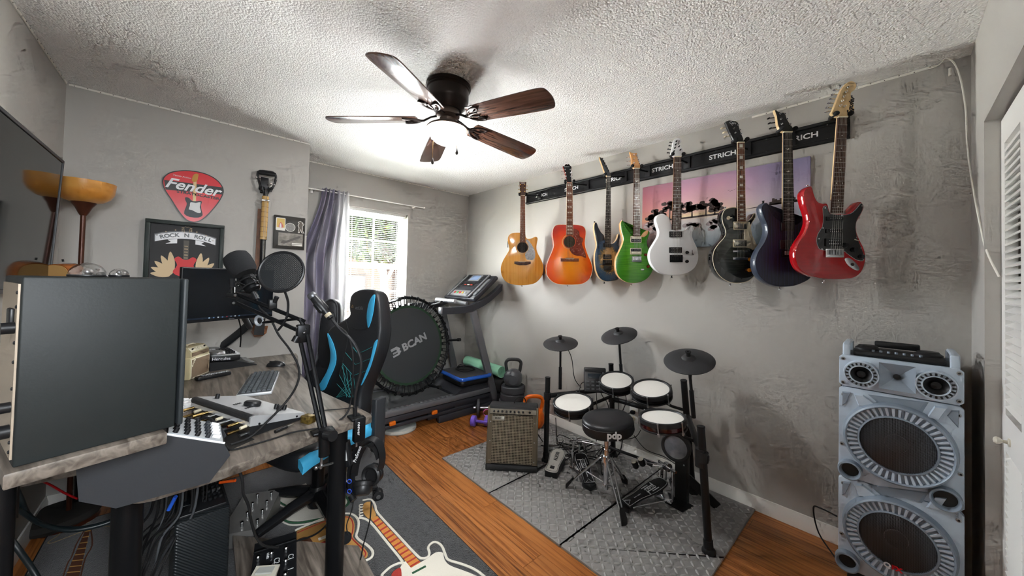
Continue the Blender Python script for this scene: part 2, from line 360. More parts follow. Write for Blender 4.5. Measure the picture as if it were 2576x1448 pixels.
for z0, z1, y in ((zm, wz1 - .036, .012), (wz0 + .036, zm, -.012)):
    sash = MB()
    for a, b_, c, d in ((wx0 + .036, wx1 - .036, z1 - .03, z1), (wx0 + .036, wx1 - .036, z0, z0 + .03), (wx0 + .036, wx0 + .062, z0 + .03, z1 - .03), (wx1 - .062, wx1 - .036, z0 + .03, z1 - .03)):
        sash.box(((a + b_) / 2, y, (c + d) / 2), (b_ - a, .024, d - c))
    so = sash.build('sash', FRM, win, ang=0); zc = (z0 + z1) / 2
    bars('muntin', so, y, [(wx0 + .062, wx1 - .062, zc - .008, zc + .008)] + [(x - .008, x + .008, z0 + .03, z1 - .03) for x in (1.43,)], .012)
    xs = [wx0 + .062, 1.422, 1.438, wx1 - .062]
    for q in range(2):
        for za, zb in ((z0 + .03, zc - .008), (zc + .008, z1 - .03)):
            MB().box(((xs[2 * q] + xs[2 * q + 1]) / 2, y + .002, (za + zb) / 2), (xs[2 * q + 1] - xs[2 * q], .003, zb - za)).build('pane', GL, so, ang=0)
MB().rbox(((wx0 + wx1) / 2, YW - .005, wz0 - .006), (wx1 - wx0 + .06, .1, .02), .006).build('window_sill', FRM, win, w=1)
BL = M('blind_white', 'cfcfcb', .5)
bt = bsdf(BL); bt.inputs['Transmission Weight'].default_value = 0
bl = thing('window_blind', 'white horizontal slat blind hanging in the window', 'blind', ((wx0 + wx1) / 2, YW + .045, wz1))
MB().box((0, 0, -.016), (wx1 - wx0 - .02, .03, .03)).build('headrail', BL, bl, ang=0)
bw = wx1 - wx0 - .024; s0 = None; nsl = 54
for i in range(nsl):
    m = mat4((0, 0, -.045 - i * .0206), 0, R(3.5))
    if s0 is None:
        s0 = MB().loft([[(x, -.0105 + .021 * q / 4, 0.0009 * (1 - ((q - 2) / 2) ** 2)) for q in range(5)] + [(x, -.0105 + .021 * q / 4, 0.0009 * (1 - ((q - 2) / 2) ** 2) - .0005) for q in range(4, -1, -1)] for x in (-bw / 2, bw / 2)]).build('slat', BL, bl); s0.matrix_local = m
    else: share(s0, 'slat', bl, m)
MB().box((0, 0, -.045 - nsl * .0206 - .004), (bw, .024, .012)).build('bottom_rail', BL, bl, ang=0)
for x in (-.24, .24):
    MB().box((x, -.014, -.045 - nsl * .0103), (.0012, .0012, nsl * .0206)).box((x, .014, -.045 - nsl * .0103), (.0012, .0012, nsl * .0206)).build('ladder_cord', BL, bl, ang=0)
# curtain rod and curtain
rod = thing('curtain_rod', 'thin white curtain rod with small finial above the window', 'curtain rod', (1.3, YW - .07, 2.165))
MB().cyl((-.56, 0, 0), (.62, 0, 0), .0055, n=12).build('rod', WHITE, rod)
MB().sph((.63, 0, 0), .011, 12, 8).build('finial', WHITE, rod)
for x in (-.5, .52): MB().cyl((x, 0, -.004), (x, .07, -.004), .004, n=8).box((x, .068, -.004), (.02, .004, .04)).build('bracket', WHITE, rod)
def curtain():
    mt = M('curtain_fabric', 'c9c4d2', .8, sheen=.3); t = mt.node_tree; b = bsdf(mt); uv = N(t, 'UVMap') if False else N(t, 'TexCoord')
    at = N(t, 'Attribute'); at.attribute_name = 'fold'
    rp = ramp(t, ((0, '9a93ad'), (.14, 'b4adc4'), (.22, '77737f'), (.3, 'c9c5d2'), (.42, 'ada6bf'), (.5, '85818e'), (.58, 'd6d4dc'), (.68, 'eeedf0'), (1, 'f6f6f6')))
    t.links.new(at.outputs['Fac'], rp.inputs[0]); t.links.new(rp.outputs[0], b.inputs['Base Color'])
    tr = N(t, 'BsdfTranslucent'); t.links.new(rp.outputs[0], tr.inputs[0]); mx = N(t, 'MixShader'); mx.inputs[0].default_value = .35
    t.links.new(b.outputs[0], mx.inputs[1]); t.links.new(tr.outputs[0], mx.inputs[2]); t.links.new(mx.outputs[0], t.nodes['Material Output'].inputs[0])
    top, bot, nu, nv = 2.19, .28, 130, 40; mb = MB(); vals = []
    def fn(u, v):
        z = top + (bot - top) * v; e = min(1, max(0, v * 2.6)); e = e * e * (3 - 2 * e)
        xa = .87 + (.70 - .87) * e; xb = 1.125 + (1.13 - 1.125) * e; x = xa + (xb - xa) * u
        amp = .030 + .012 * e; y = YW - .072 + amp * sin(u * 2 * PI * 6.5 + .7 * sin(v * 3 + u * 4)) * (1 - .15 * sin(v * 9 + u * 5)) - .05 * e * (1 - u)
        return V((x + .006 * sin(v * 7 + u * 12), y, z + .004 * sin(u * 80)))
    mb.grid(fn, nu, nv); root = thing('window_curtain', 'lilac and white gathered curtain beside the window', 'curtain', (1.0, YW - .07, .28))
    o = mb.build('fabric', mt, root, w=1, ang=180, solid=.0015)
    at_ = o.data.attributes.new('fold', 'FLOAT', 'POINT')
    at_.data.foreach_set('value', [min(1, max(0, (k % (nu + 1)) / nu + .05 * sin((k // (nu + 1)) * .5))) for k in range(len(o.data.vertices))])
    rg = M('grommet', 'b9b9bd', .3, 1)
    for i in range(6):
        MB().tube([(V((.895 + i * .041, YW - .07, 2.165)) + V((0, .016 * cos(a), .016 * sin(a)))) for a in [2 * PI * q / 14 for q in range(14)]], .0028, 6, True).build('grommet', rg, root, w=1)
curtain()
# outdoors
struct('ground', MB().box((5, 16, -.55), (60, 24, .1)), M('outdoor_ground', 'c9c4b8', .9, var=('b4b39a', 3, (1, 1, 1))))
hs_ = thing('neighbour_house', 'tan neighbouring house with gabled porch seen through the blind', 'house', (6.2, 17, -.5))
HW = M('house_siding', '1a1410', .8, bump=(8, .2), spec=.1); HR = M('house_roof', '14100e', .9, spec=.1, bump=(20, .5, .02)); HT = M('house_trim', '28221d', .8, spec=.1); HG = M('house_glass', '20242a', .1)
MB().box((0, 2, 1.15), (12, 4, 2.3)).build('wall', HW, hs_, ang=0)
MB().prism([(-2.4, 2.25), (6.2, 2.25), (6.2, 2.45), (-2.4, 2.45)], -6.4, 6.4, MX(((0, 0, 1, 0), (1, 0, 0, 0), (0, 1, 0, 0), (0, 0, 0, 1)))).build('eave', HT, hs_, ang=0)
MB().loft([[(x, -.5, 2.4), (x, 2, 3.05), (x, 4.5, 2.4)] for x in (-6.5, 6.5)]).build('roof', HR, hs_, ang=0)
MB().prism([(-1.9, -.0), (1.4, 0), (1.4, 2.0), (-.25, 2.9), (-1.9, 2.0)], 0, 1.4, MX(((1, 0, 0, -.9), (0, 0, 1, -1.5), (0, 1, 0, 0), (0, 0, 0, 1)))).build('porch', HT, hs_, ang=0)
for x, z, w_, h in ((-1.15, 1.35, 1.0, 1.2), (2.4, 1.35, 1.1, 1.1), (-3.6, 1.35, 1.0, 1.1)):
    f = MB().box((x, -1.52 if abs(x + 1.15) < .1 else -.02, z), (w_, .06, h)).build('window', M('house_window', '211d19', .7, spec=.1), hs_, ang=0)
    MB().box((x, -1.56 if abs(x + 1.15) < .1 else -.06, z), (w_ - .16, .04, h - .16)).build('pane', HG, f, ang=0)
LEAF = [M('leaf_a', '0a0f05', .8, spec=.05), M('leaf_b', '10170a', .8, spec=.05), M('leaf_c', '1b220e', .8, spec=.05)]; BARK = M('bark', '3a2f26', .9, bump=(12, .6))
def tree(x, y, h, cz, rad, n, label, rz=1.0):
    t = thing('tree', label, 'tree', (x, y, -.5), group='trees outside the window')
    MB().tube([(0, 0, 0), (.05, .02, h * .3), (-.04, .05, h * .55), (.05, 0, h * .9)], [.16, .13, .1, .03], 8).tube([(0, 0, h * .4), (.5, .1, h * .6), (.9, .2, h * .78)], [.07, .05, .02], 6).tube([(0, 0, h * .45), (-.5, -.1, h * .62), (-1, .1, h * .75)], [.07, .05, .02], 6).build('trunk', BARK, t)
    mb = MB()
    for _ in range(n):
        a, b_, r = random.uniform(0, 2 * PI), math.acos(random.uniform(-1, 1)), rad * random.uniform(.25, 1) ** .5
        k = 1 + .25 * sin(3 * a + 2 * b_); c = V((r * k * sin(b_) * cos(a), r * k * sin(b_) * sin(a), cz + .5 + r * rz * cos(b_)))
        s = random.uniform(.09, .17); u = V((random.uniform(-1, 1), random.uniform(-1, 1), random.uniform(-1, 1))).normalized(); w_ = u.orthogonal().normalized()
        mb.add([c - u * s, c + w_ * s * .5, c + u * s, c - w_ * s * .5], [(0, 1, 2, 3)], random.choice((0, 0, 1, 1, 2)))
    mb.build('foliage', LEAF, t, ang=0, fix=False, kind='stuff')
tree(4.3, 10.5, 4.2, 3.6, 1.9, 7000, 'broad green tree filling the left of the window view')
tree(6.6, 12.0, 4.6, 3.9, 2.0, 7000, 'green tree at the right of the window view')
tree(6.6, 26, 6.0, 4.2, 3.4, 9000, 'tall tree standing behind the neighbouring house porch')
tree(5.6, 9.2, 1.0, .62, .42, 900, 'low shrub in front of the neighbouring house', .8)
# ================================================================== guitar wall
BLK = M('black_plastic', '17181a', .4); BLKM = M('black_metal', '1a1b1d', .38, .6); CHR = M('chrome', 'd8d9dc', .16, 1); STEEL = M('brushed_steel', 'a9abad', .35, 1)
RUB = M('black_rubber', '121213', .75); CREAM = M('cream_plastic', 'e6dcc0', .4); PEARL = M('pearl_inlay', 'e4e2da', .25); LETW = M('white_print', 'e9eaec', .5)
ROSE = M('rosewood', '3d251a', .5, var=('57382a', 60, (1, .08, 1))); ROSER = M('rosewood_red', '6b3a22', .5, var=('84492b', 60, (1, .08, 1))); MAPLE = M('maple', 'd9b884', .4, var=('e3c796', 20, (1, .2, 1))); EBONY = M('ebony', '1c1715', .5)
NYL = M('string_wire', 'b9b6ae', .3, 1)
xr = XR - .028
rail = thing('guitar_rail', 'long black slotted wall rail carrying eight guitars', 'wall rail', (XR, 1.4, 2.227))
ry0, ry1 = .17, 2.63
RAILM = M('rail_black', '1b1c1e', .42, .3); RAILD = M('rail_groove', '0d0d0e', .5)
MB().box((XR - .008, (ry0 + ry1) / 2, 2.227), (.016, ry1 - ry0, .118)).build('back_channel', RAILM, rail, w=1, ang=0)
for z in (2.227 + .05, 2.227 - .05): MB().rbox((XR - .016, (ry0 + ry1) / 2, z), (.032, ry1 - ry0, .018), .004).build('lip', RAILM, rail, w=1)
for z in (2.227 + .034, 2.227 - .034): MB().box((XR - .0165, (ry0 + ry1) / 2, z), (.003, ry1 - ry0 - .01, .008)).build('groove', RAILD, rail, w=1, ang=0)
for y in (.62, 1.12, 1.62, 2.12): MB().box((XR - .0165, y, 2.227), (.0025, .004, .1)).build('seam', RAILD, rail, w=1, ang=0)
for i in range(17):
    for z in (2.227 + .041, 2.227 - .041): MB().lathe([(.0045, 0), (.004, .0025), (.001, .003)], frame((XR - .033 if abs(z - 2.227) > .045 else XR - .0165, .26 + i * .14, z), (-1, 0, 0)), 8).build('screw', CHR, rail, w=1)
for px, py in ((1362, 493), (1437, 477), (1545, 450), (1666, 426), (1817, 392), (2013, 347)):
    p = PX(px, py, XR - .0175); text('STRICH', .042, ortho((XR - .0175, p.y, 2.227), (0, -1, 0), (0, 0, 1)), LETW, rail, sx=1.15, w=1, bold=.0008)
# ---- canvas print
cv = thing('canvas_print', 'pink and purple sunset lake canvas print behind the guitars', 'canvas', (XR, .83, 1.6))
cy0, cy1, cz0, cz1 = .331, 1.334, 1.625, 2.11
def canvas_mat():
    mt = M('canvas_paint', 'c8a0a8', .75, bump=(300, .2)); t = mt.node_tree; b = bsdf(mt); ge = N(t, 'NewGeometry'); sp = N(t, 'SeparateXYZ'); t.links.new(ge.outputs['Position'], sp.inputs[0])
    def mr(o, a, b_):
        n = N(t, 'MapRange'); n.inputs[1].default_value = a; n.inputs[2].default_value = b_; t.links.new(o, n.inputs[0]); return n.outputs[0]
    zz = mr(sp.outputs[2], cz0, cz1); yy = mr(sp.outputs[1], cy1, cy0)
    r1 = ramp(t, ((0, '8d9ca6'), (.22, 'bcc4c8'), (.4, 'dcd3cf'), (.46, 'f8dfb4'), (.52, 'f0c8b8'), (.66, 'e2b4bb'), (.85, 'd09fb4'), (1, 'b893ae')))
    r2 = ramp(t, ((0, '7593a0'), (.25, 'a5b6c4'), (.45, 'c8c5d4'), (.6, 'bdb3cb'), (.8, 'a096b8'), (1, '8a83a6')))
    t.links.new(zz, r1.inputs[0]); t.links.new(zz, r2.inputs[0])
    rx = ramp(t, ((0, '000000'), (.55, '222222'), (.85, 'ffffff'))); t.links.new(yy, rx.inputs[0])
    mx = N(t, 'Mix'); mx.data_type = 'RGBA'; t.links.new(rx.outputs[0], mx.inputs[0]); t.links.new(r1.outputs[0], mx.inputs[6]); t.links.new(r2.outputs[0], mx.inputs[7])
    r3 = ramp(t, ((0, 'b06a66'), (.22, 'e6c9c4'), (.3, 'ffffff'))); t.links.new(yy, r3.inputs[0])
    m2 = N(t, 'Mix'); m2.data_type = 'RGBA'; m2.blend_type = 'MULTIPLY'; m2.inputs[0].default_value = .8; t.links.new(mx.outputs[2], m2.inputs[6]); t.links.new(r3.outputs[0], m2.inputs[7])
    t.links.new(m2.outputs[2], b.inputs['Base Color']); return mt
MB().rbox((XR - .011, (cy0 + cy1) / 2, (cz0 + cz1) / 2), (.022, cy1 - cy0, cz1 - cz0), .003).build('stretched_canvas', canvas_mat(), cv, w=1)
SIL = M('print_silhouette', '554a48', .8); SIL2 = M('print_silhouette_soft', 'a89c9e', .8); xs_ = XR - .0226
mb = MB(); sm = MB()
def blob(mb, y, z, ry_, rz_, n=9):
    pts = [(y + ry_ * cos(2 * PI * i / n) * random.uniform(.8, 1.15), z + rz_ * sin(2 * PI * i / n) * random.uniform(.8, 1.15)) for i in range(n)]
    mb.add([(xs_, a, b_) for a, b_ in pts], [tuple(range(n))])
hz_ = 1.835
for cyy, czz, r_, n in ((1.21, 1.90, .05, 10), (1.12, 1.925, .06, 14), (1.04, 1.915, .06, 14), (.965, 1.9, .035, 8), (.875, 1.915, .06, 14), (.82, 1.885, .035, 8), (1.27, 1.865, .03, 6)):
    for _ in range(n): blob(mb, cyy + random.uniform(-1, 1) * r_, czz + random.uniform(-.6, .6) * r_, .022, .014)
    mb.add([(xs_, cyy - .005, hz_), (xs_, cyy + .005, hz_), (xs_, cyy + .003, czz), (xs_, cyy - .003, czz)], [(0, 1, 2, 3)])
    for _ in range(5): blob(sm, cyy + random.uniform(-1, 1) * r_, 2 * hz_ - czz + random.uniform(-.6, .6) * r_, .024, .014)
mb.add([(xs_, 1.31, hz_ - .004), (xs_, 1.25, hz_ + .008), (xs_, 1.0, hz_ + .006), (xs_, .78, hz_ + .01), (xs_, .72, hz_ - .002), (xs_, 1.0, hz_ - .006)], [tuple(range(6))])
mb.add([(xs_, .66, 1.848), (xs_, .56, 1.858), (xs_, .46, 1.866), (xs_, .36, 1.868), (xs_, .36, 1.862), (xs_, .5, 1.854), (xs_, .66, 1.846)], [tuple(range(7))])
for i in range(15):
    y = .52 - i * .0125; h = (.015, .035, .028, .02, .03, .038, .022, .03, .018, .026, .012, .03, .03, .05, .05)[i]
    mb.add([(xs_, y, 1.856), (xs_, y - .0125, 1.856), (xs_, y - .0125, 1.86 + h), (xs_, y, 1.86 + h)], [(0, 1, 2, 3)])
for y, z in ((.74, 1.985), (.72, 1.98), (.705, 1.986), (.69, 1.992), (.68, 1.985), (.73, 1.978)):
    mb.add([(xs_, y + .009, z + .004), (xs_, y, z), (xs_, y - .008, z + .004), (xs_, y, z - .002)], [(0, 1, 2, 3)])
mb.build('printed_trees', SIL, cv, w=1, ang=0, fix=False, kind='stuff'); sm.build('printed_reflection', SIL2, cv, w=1, ang=0, fix=False, kind='stuff')
# ---- guitars
def burst(name, c, rr, stops, rough=.16, wave=None, noise=0, coat=.6, metal=0, nscale=30, mixc=None):
    mt = M(name, stops[0][1], rough, metal, coat=coat); t = mt.node_tree; b = bsdf(mt); tc = N(t, 'TexCoord')
    mp = N(t, 'Mapping'); mp.vector_type = 'TEXTURE'; mp.inputs[1].default_value = (c[0], c[1], 0); mp.inputs[3].default_value = (rr[0], rr[1], 1e4)
    t.links.new(tc.outputs['Object'], mp.inputs[0]); ln = N(t, 'VectorMath'); ln.operation = 'LENGTH'; t.links.new(mp.outputs[0], ln.inputs[0]); out = ln.outputs['Value']
    if noise:
        n = N(t, 'TexNoise'); n.inputs['Scale'].default_value = nscale; n.inputs['Detail'].default_value = 6; n.inputs['Distortion'].default_value = 1.2; t.links.new(tc.outputs['Object'], n.inputs['Vector'])
        ma = N(t, 'Math'); ma.operation = 'MULTIPLY_ADD'; ma.inputs[1].default_value = noise; t.links.new(n.outputs[0], ma.inputs[0]); t.links.new(out, ma.inputs[2])
        sb = N(t, 'Math'); sb.operation = 'SUBTRACT'; sb.inputs[1].default_value = noise / 2; t.links.new(ma.outputs[0], sb.inputs[0]); out = sb.outputs[0]
    rp = ramp(t, stops); t.links.new(out, rp.inputs[0]); cout = rp.outputs[0]
    if wave:                                       # (direction scale vector, amount, colour)
        n = N(t, 'TexNoise'); n.inputs['Scale'].default_value = 1; n.inputs['Detail'].default_value = 3; m2 = N(t, 'Mapping'); m2.inputs[3].default_value = wave[0]
        t.links.new(tc.outputs['Object'], m2.inputs[0]); t.links.new(m2.outputs[0], n.inputs['Vector'])
        r2 = ramp(t, ((.4, '000000'), (.6, 'ffffff'))); t.links.new(n.outputs[0], r2.inputs[0])
        ml = N(t, 'Math'); ml.operation = 'MULTIPLY'; ml.inputs[1].default_value = wave[1]; t.links.new(r2.outputs[0], ml.inputs[0])
        mx = N(t, 'Mix'); mx.data_type = 'RGBA'; t.links.new(ml.outputs[0], mx.inputs[0]); t.links.new(cout, mx.inputs[6]); mx.inputs[7].default_value = lin(wave[2]); cout = mx.outputs[2]
    t.links.new(cout, b.inputs['Base Color']); return mt
class Gtr:
    def __init__(s, name, label, org, sc, nut, xn, cat='guitar'):
        s.o, s.k = org, sc; s.px0 = org[0] + nut[0] / sc; s.py0 = org[1] + nut[1] / sc
        p = PX(s.px0, s.py0, xn); s.Z = depth(p); s.m = ortho(p, RT, UP); s.u = s.Z / FPX / sc
        s.t = thing(name, label, cat, s.m, group='guitars hanging on the wall rail')
    def q(s, x, y): return ((s.o[0] + x / s.k - s.px0) / FPX * s.Z, -(s.o[1] + y / s.k - s.py0) / FPX * s.Z)
    def body(s, pts, th, mats, bev=.006, k=4):
        o = smooth([s.q(*p) for p in pts], k); mb = MB().prism(o, -th, 0, bev=bev)
        n = len(o); mb.mi = [0] * len(mb.f); mb.mi[-1] = 1
        for i in range(4 * n, 5 * n): mb.mi[i] = 1
        s.out = o; return mb.build('body', mats, s.t, ang=30)
    def flat(s, name, pts, z0, z1, mat, bev=0, k=0, par=None):
        o = [s.q(*p) for p in pts]; o = smooth(o, k) if k else o
        return MB().prism(o, z0, z1, bev=bev, bev0=0).build(name, mat, par or s.t, ang=30)
    def neck(s, a, b, c, d, mat, back, zf=.0, nf=20, inl='dot', scale=None, bind=None):   # nut left/right, end left/right (crop coords)
        A, B, Cc, Dd = [V(s.q(*p)) for p in (a, b, c, d)]
        fb = MB().prism([tuple(A), tuple(B), tuple(Dd), tuple(Cc)], zf, zf + .008, bev=.001, bev0=0).build('fretboard', mat, s.t, ang=30)
        if bind is not None:
            for p0, p1 in ((A, Cc), (B, Dd)): MB().cyl((p0.x, p0.y, zf + .006), (p1.x, p1.y, zf + .006), .0018, n=6).build('binding', bind, fb)
        rings = []
        for i in range(9):
            f = i / 8; l, r = A.lerp(Cc, f * .86), B.lerp(Dd, f * .86); c_ = (l + r) / 2; hw = (r - l).length / 2; dp = .017 + .006 * f
            rings.append([(c_.x + hw * cos(q), c_.y, zf - dp * sin(q)) for q in [PI * w / 8 for w in range(9)]])
        MB().loft(rings).build('neck', back, s.t)
        L = ((Cc + Dd) / 2 - (A + B) / 2).length; SL = scale or L / (1 - 2 ** (-nf / 12)); fr = MB(); il = MB(); pos = [1 - 2 ** (-i / 12) for i in range(nf + 1)]
        at = lambda f: (A.lerp(Cc, f * SL / L), B.lerp(Dd, f * SL / L))
        for i in range(1, nf + 1):
            f = pos[i]
            if f * SL / L > .995: break
            l, r = at(f); fr.cyl((l.x, l.y, zf + .0085), (r.x, r.y, zf + .0085), .0009, n=5)
            if i in (3, 5, 7, 9, 12, 15, 17, 19, 21) or (inl in ('block', 'para') and i == 1):
                l, r = at((pos[i] + pos[i - 1]) / 2); c_ = (l + r) / 2; w = (r - l); h = (pos[i] - pos[i - 1]) * SL
                if inl == 'dot':
                    for e in ((-.28, .28) if i == 12 else (0,)): il.cyl((c_.x + w.x * e, c_.y + w.y * e, zf + .008), (c_.x + w.x * e, c_.y + w.y * e, zf + .0086), .003, n=10)
                elif inl == 'block': il.box((c_.x, c_.y, zf + .0083), (w.length * .46, h * .55, .0006))
                elif inl == 'para':
                    for e in (-.2, .2): il.prism([(c_.x + (e - .17) * w.length + .004, c_.y - .22 * h), (c_.x + (e + .13) * w.length + .004, c_.y - .22 * h), (c_.x + (e + .17) * w.length - .004, c_.y + .22 * h), (c_.x + (e - .13) * w.length - .004, c_.y + .22 * h)], zf + .008, zf + .0086)
                elif inl == 'bird':
                    e = w.length; il.prism([(c_.x - .34 * e, c_.y + .1 * h), (c_.x - .05 * e, c_.y - .12 * h), (c_.x + .36 * e, c_.y + .16 * h), (c_.x + .08 * e, c_.y + .02 * h), (c_.x + .02 * e, c_.y + .22 * h), (c_.x - .08 * e, c_.y + .02 * h)], zf + .008, zf + .0086)
        fr.build('frets', NYL, fb, kind='stuff')
        if il.v: il.build('inlays', PEARL, fb, ang=0, kind='stuff')
        MB().box(((A.x + B.x) / 2, (A.y + B.y) / 2 + .002, zf + .005), ((B - A).length, .005, .012)).build('nut', CREAM, s.t, ang=0)
        s.A, s.B, s.C, s.D, s.zf = A, B, Cc, Dd, zf
    def strings(s, brl, brr, z=.012, ratio=.8):
        l, r = V(s.q(*brl)), V(s.q(*brr)); mb = MB()
        for i in range(6):
            f = (i + .5) / 6; a = s.A.lerp(s.B, .1 + f * .8); b = l.lerp(r, f); mb.cyl((a.x, a.y, s.zf + .011), (b.x, b.y, z), .00055, n=4)
        mb.build('strings', NYL, s.t, kind='stuff')
    def head(s, pts, mat, z0=-.016, z1=0, tilt=10, k=3, side=None, edge=None):
        o = [s.q(*p) for p in pts]; o = smooth(o, k) if k else o; m = mat4((0, 0, s.zf + .004), 0, R(-tilt)); s.hm = m
        mb = MB().prism(o, z0, z1, m, bev=.0012)
        n = len(o); mb.mi = [0] * len(mb.f); mb.mi[-1] = 1
        s.h = mb.build('headstock', [edge or mat, mat], s.t, ang=30); return s.h
    def pegs(s, lst, mat, btn=None, r=.006):           # (post crop xy, button crop xy)
        for (a, b_), (c, d) in lst:
            p, q = s.q(a, b_), s.q(c, d); mb = MB().cyl(s.hm @ V((p[0], p[1], 0)), s.hm @ V((p[0], p[1], .006)), .0048, n=10).cyl(s.hm @ V((p[0], p[1], .006)), s.hm @ V((p[0], p[1], .014)), .003, n=8)
            pg = mb.build('tuning_peg', mat, s.t)
            d_ = V((q[0] - p[0], q[1] - p[1], 0)).normalized()
            mb = MB().cyl(s.hm @ V((p[0], p[1], -.022)), s.hm @ V((q[0], q[1], -.022)), .003, n=8); e = s.hm @ V((q[0], q[1], -.022))
            mb.sph((0, 0, 0), (r, r * .55, r * 1.15), 10, 6, ortho(e, s.hm.to_3x3() @ d_, s.hm.to_3x3() @ V((-d_.y, d_.x, 0)))); mb.build('peg_button', btn or mat, pg)
    def hum(s, x0, y0, x1, y1, mat, pole=CHR, ring=None, z=.0, cover=None, split=None):
        a, b = s.q(x0, y0), s.q(x1, y1); c = ((a[0] + b[0]) / 2, (a[1] + b[1]) / 2); w, h = abs(b[0] - a[0]), abs(b[1] - a[1]); e = .005 if ring else 0
        if ring: MB().rbox((c[0], c[1], z + .002), (w, h, .004), .003).build('pickup_ring', ring, s.t)
        pk = MB().rbox((c[0], c[1], z + .005), (w - 2 * e, h - 2 * e, .008), .003).build('pickup', cover or mat, s.t)
        if split: MB().rbox((c[0], c[1] + split * h * .22, z + .0092), (w * .86, h * .36, .002), .003).build('bobbin', CREAM, pk)
        mb = MB()
        for i in range(6):
            for f in ((-.2, .2) if h > .02 else (0,)): mb.cyl((c[0] + w * (i - 2.5) * .13, c[1] + f * h, z + .009), (c[0] + w * (i - 2.5) * .13, c[1] + f * h, z + .0105), .0021, n=6)
        mb.build('pole_pieces', pole, pk, kind='stuff')
    def knob(s, x, y, mat, r=.009, h=.014, name='control_knob'):
        p = s.q(x, y); MB().lathe([(r, 0), (r * .95, h * .5), (r * .72, h), (.001, h)], MX.Translation((p[0], p[1], 0)), 16).build(name, mat, s.t)
    def button(s, x, y, mat=CHR, side=(0, -1)):
        p = s.q(x, y); d = V((side[0], side[1], 0)); c = V((p[0], p[1], -.02)); MB().lathe([(.006, -.002), (.004, .003), (.0035, .007), (.0065, .01), (.0065, .012), (.001, .0125)], frame(c, d), 12).build('strap_button', mat, s.t)
    def block(s, name, x0, y0, x1, y1, z0, z1, mat, b=.002, par=None):
        a, c = s.q(x0, y0), s.q(x1, y1); return MB().rbox(((a[0] + c[0]) / 2, (a[1] + c[1]) / 2, (z0 + z1) / 2), (abs(c[0] - a[0]), abs(c[1] - a[1]), z1 - z0), b).build(name, mat, par or s.t)
    def disc(s, name, x, y, r, z0, z1, mat, r0=None, par=None):
        p = s.q(x, y); r_ = r * s.u; prof = [(r_, z0), (r_, z1), (.0005, z1)] if r0 is None else [(r0 * s.u, z0), (r0 * s.u, z1), (r_, z1), (r_, z0)]
        return MB().lathe(prof, MX.Translation((p[0], p[1], 0)), 36, caps=(0, 0) if r0 else (1, 1)).build(name, mat, par or s.t)
XN = XR - .215
HOLE = M('soundhole_dark', '120c08', .9); TORT = M('tortoise', '2a1a18', .15, var=('4a2a24', 90, (1, 1, 1)), coat=.5)
# natural dreadnought
g = Gtr('acoustic_guitar', 'natural honey coloured cutaway acoustic guitar, leftmost on the rail', (1250, 440), 4.993, (325, 258), XN - .02)
cen = g.q(320, 1120)
SPR = burst('spruce_top', cen, (.3, .4), ((0, 'd8983f'), (.7, 'd08e36'), (1, 'b87424')), wave=((60, 1.5, 1), .5, 'e0a850'))
MAH = M('mahogany_side', '8a4f24', .25, coat=.5, var=('a7622e', 8, (1, 6, 1)))
g.body([(288, 722), (220, 724), (170, 740), (142, 775), (137, 830), (150, 890), (155, 935), (130, 985), (90, 1050), (60, 1115), (48, 1175), (55, 1240), (80, 1300), (125, 1345), (190, 1372), (270, 1383), (330, 1384), (410, 1376), (480, 1355), (535, 1310), (570, 1255), (584, 1190), (578, 1120), (550, 1050), (515, 985), (498, 930), (500, 870), (512, 810), (505, 782), (480, 775), (440, 792), (400, 800), (370, 790), (360, 765), (350, 724)], .095, [MAH, SPR], .003)
g.neck((298, 262), (352, 262), (288, 845), (358, 845), ROSER, MAH, 0, 20)
g.head([(283, 73), (300, 80), (350, 80), (371, 74), (366, 160), (362, 255), (292, 255), (288, 160)], ROSE, k=0)
GOLD = M('gold_metal', 'd9b878', .25, 1)
g.pegs([((298, 118), (272, 118)), ((298, 162), (270, 162)), ((298, 208), (274, 210)), ((350, 116), (384, 118)), ((350, 160), (384, 166)), ((350, 208), (382, 212))], GOLD, GOLD, .005)
text('YAMAHA', .010, g.hm @ MX.Translation((*g.q(326, 94), .0005)), LETW, g.h)
rs = g.disc('rosette', 322, 908, 90, 0, .0006, M('rosette_wood', 'c89a58', .3)); g.disc('soundhole', 322, 908, 64, .0004, .0012, HOLE)
g.disc('rosette_ring', 322, 908, 70, .0006, .0014, M('rosette_dark', '5b3b20', .4), 64, par=rs)
g.flat('pickguard', [(362, 815), (385, 812), (420, 850), (455, 905), (478, 960), (482, 1010), (470, 1050), (440, 1068), (395, 1068), (365, 1050), (355, 1010), (362, 975), (392, 940), (398, 900), (385, 855)], .0005, .002, TORT, k=3)
br = g.flat('bridge', [(220, 1085), (425, 1085), (425, 1115), (365, 1132), (285, 1132), (220, 1115)], 0, .008, ROSE, .002)
MB().box((*g.q(320, 1091), .0095), (.075, .003, .004)).build('saddle', CREAM, br, ang=0); g.strings((290, 1105), (352, 1105), .011); g.button(316, 1388)
MB().rbox((*g.q(137, 866), -.045), (.006, .062, .04), .002).build('preamp_panel', BLK, g.t); G1 = g
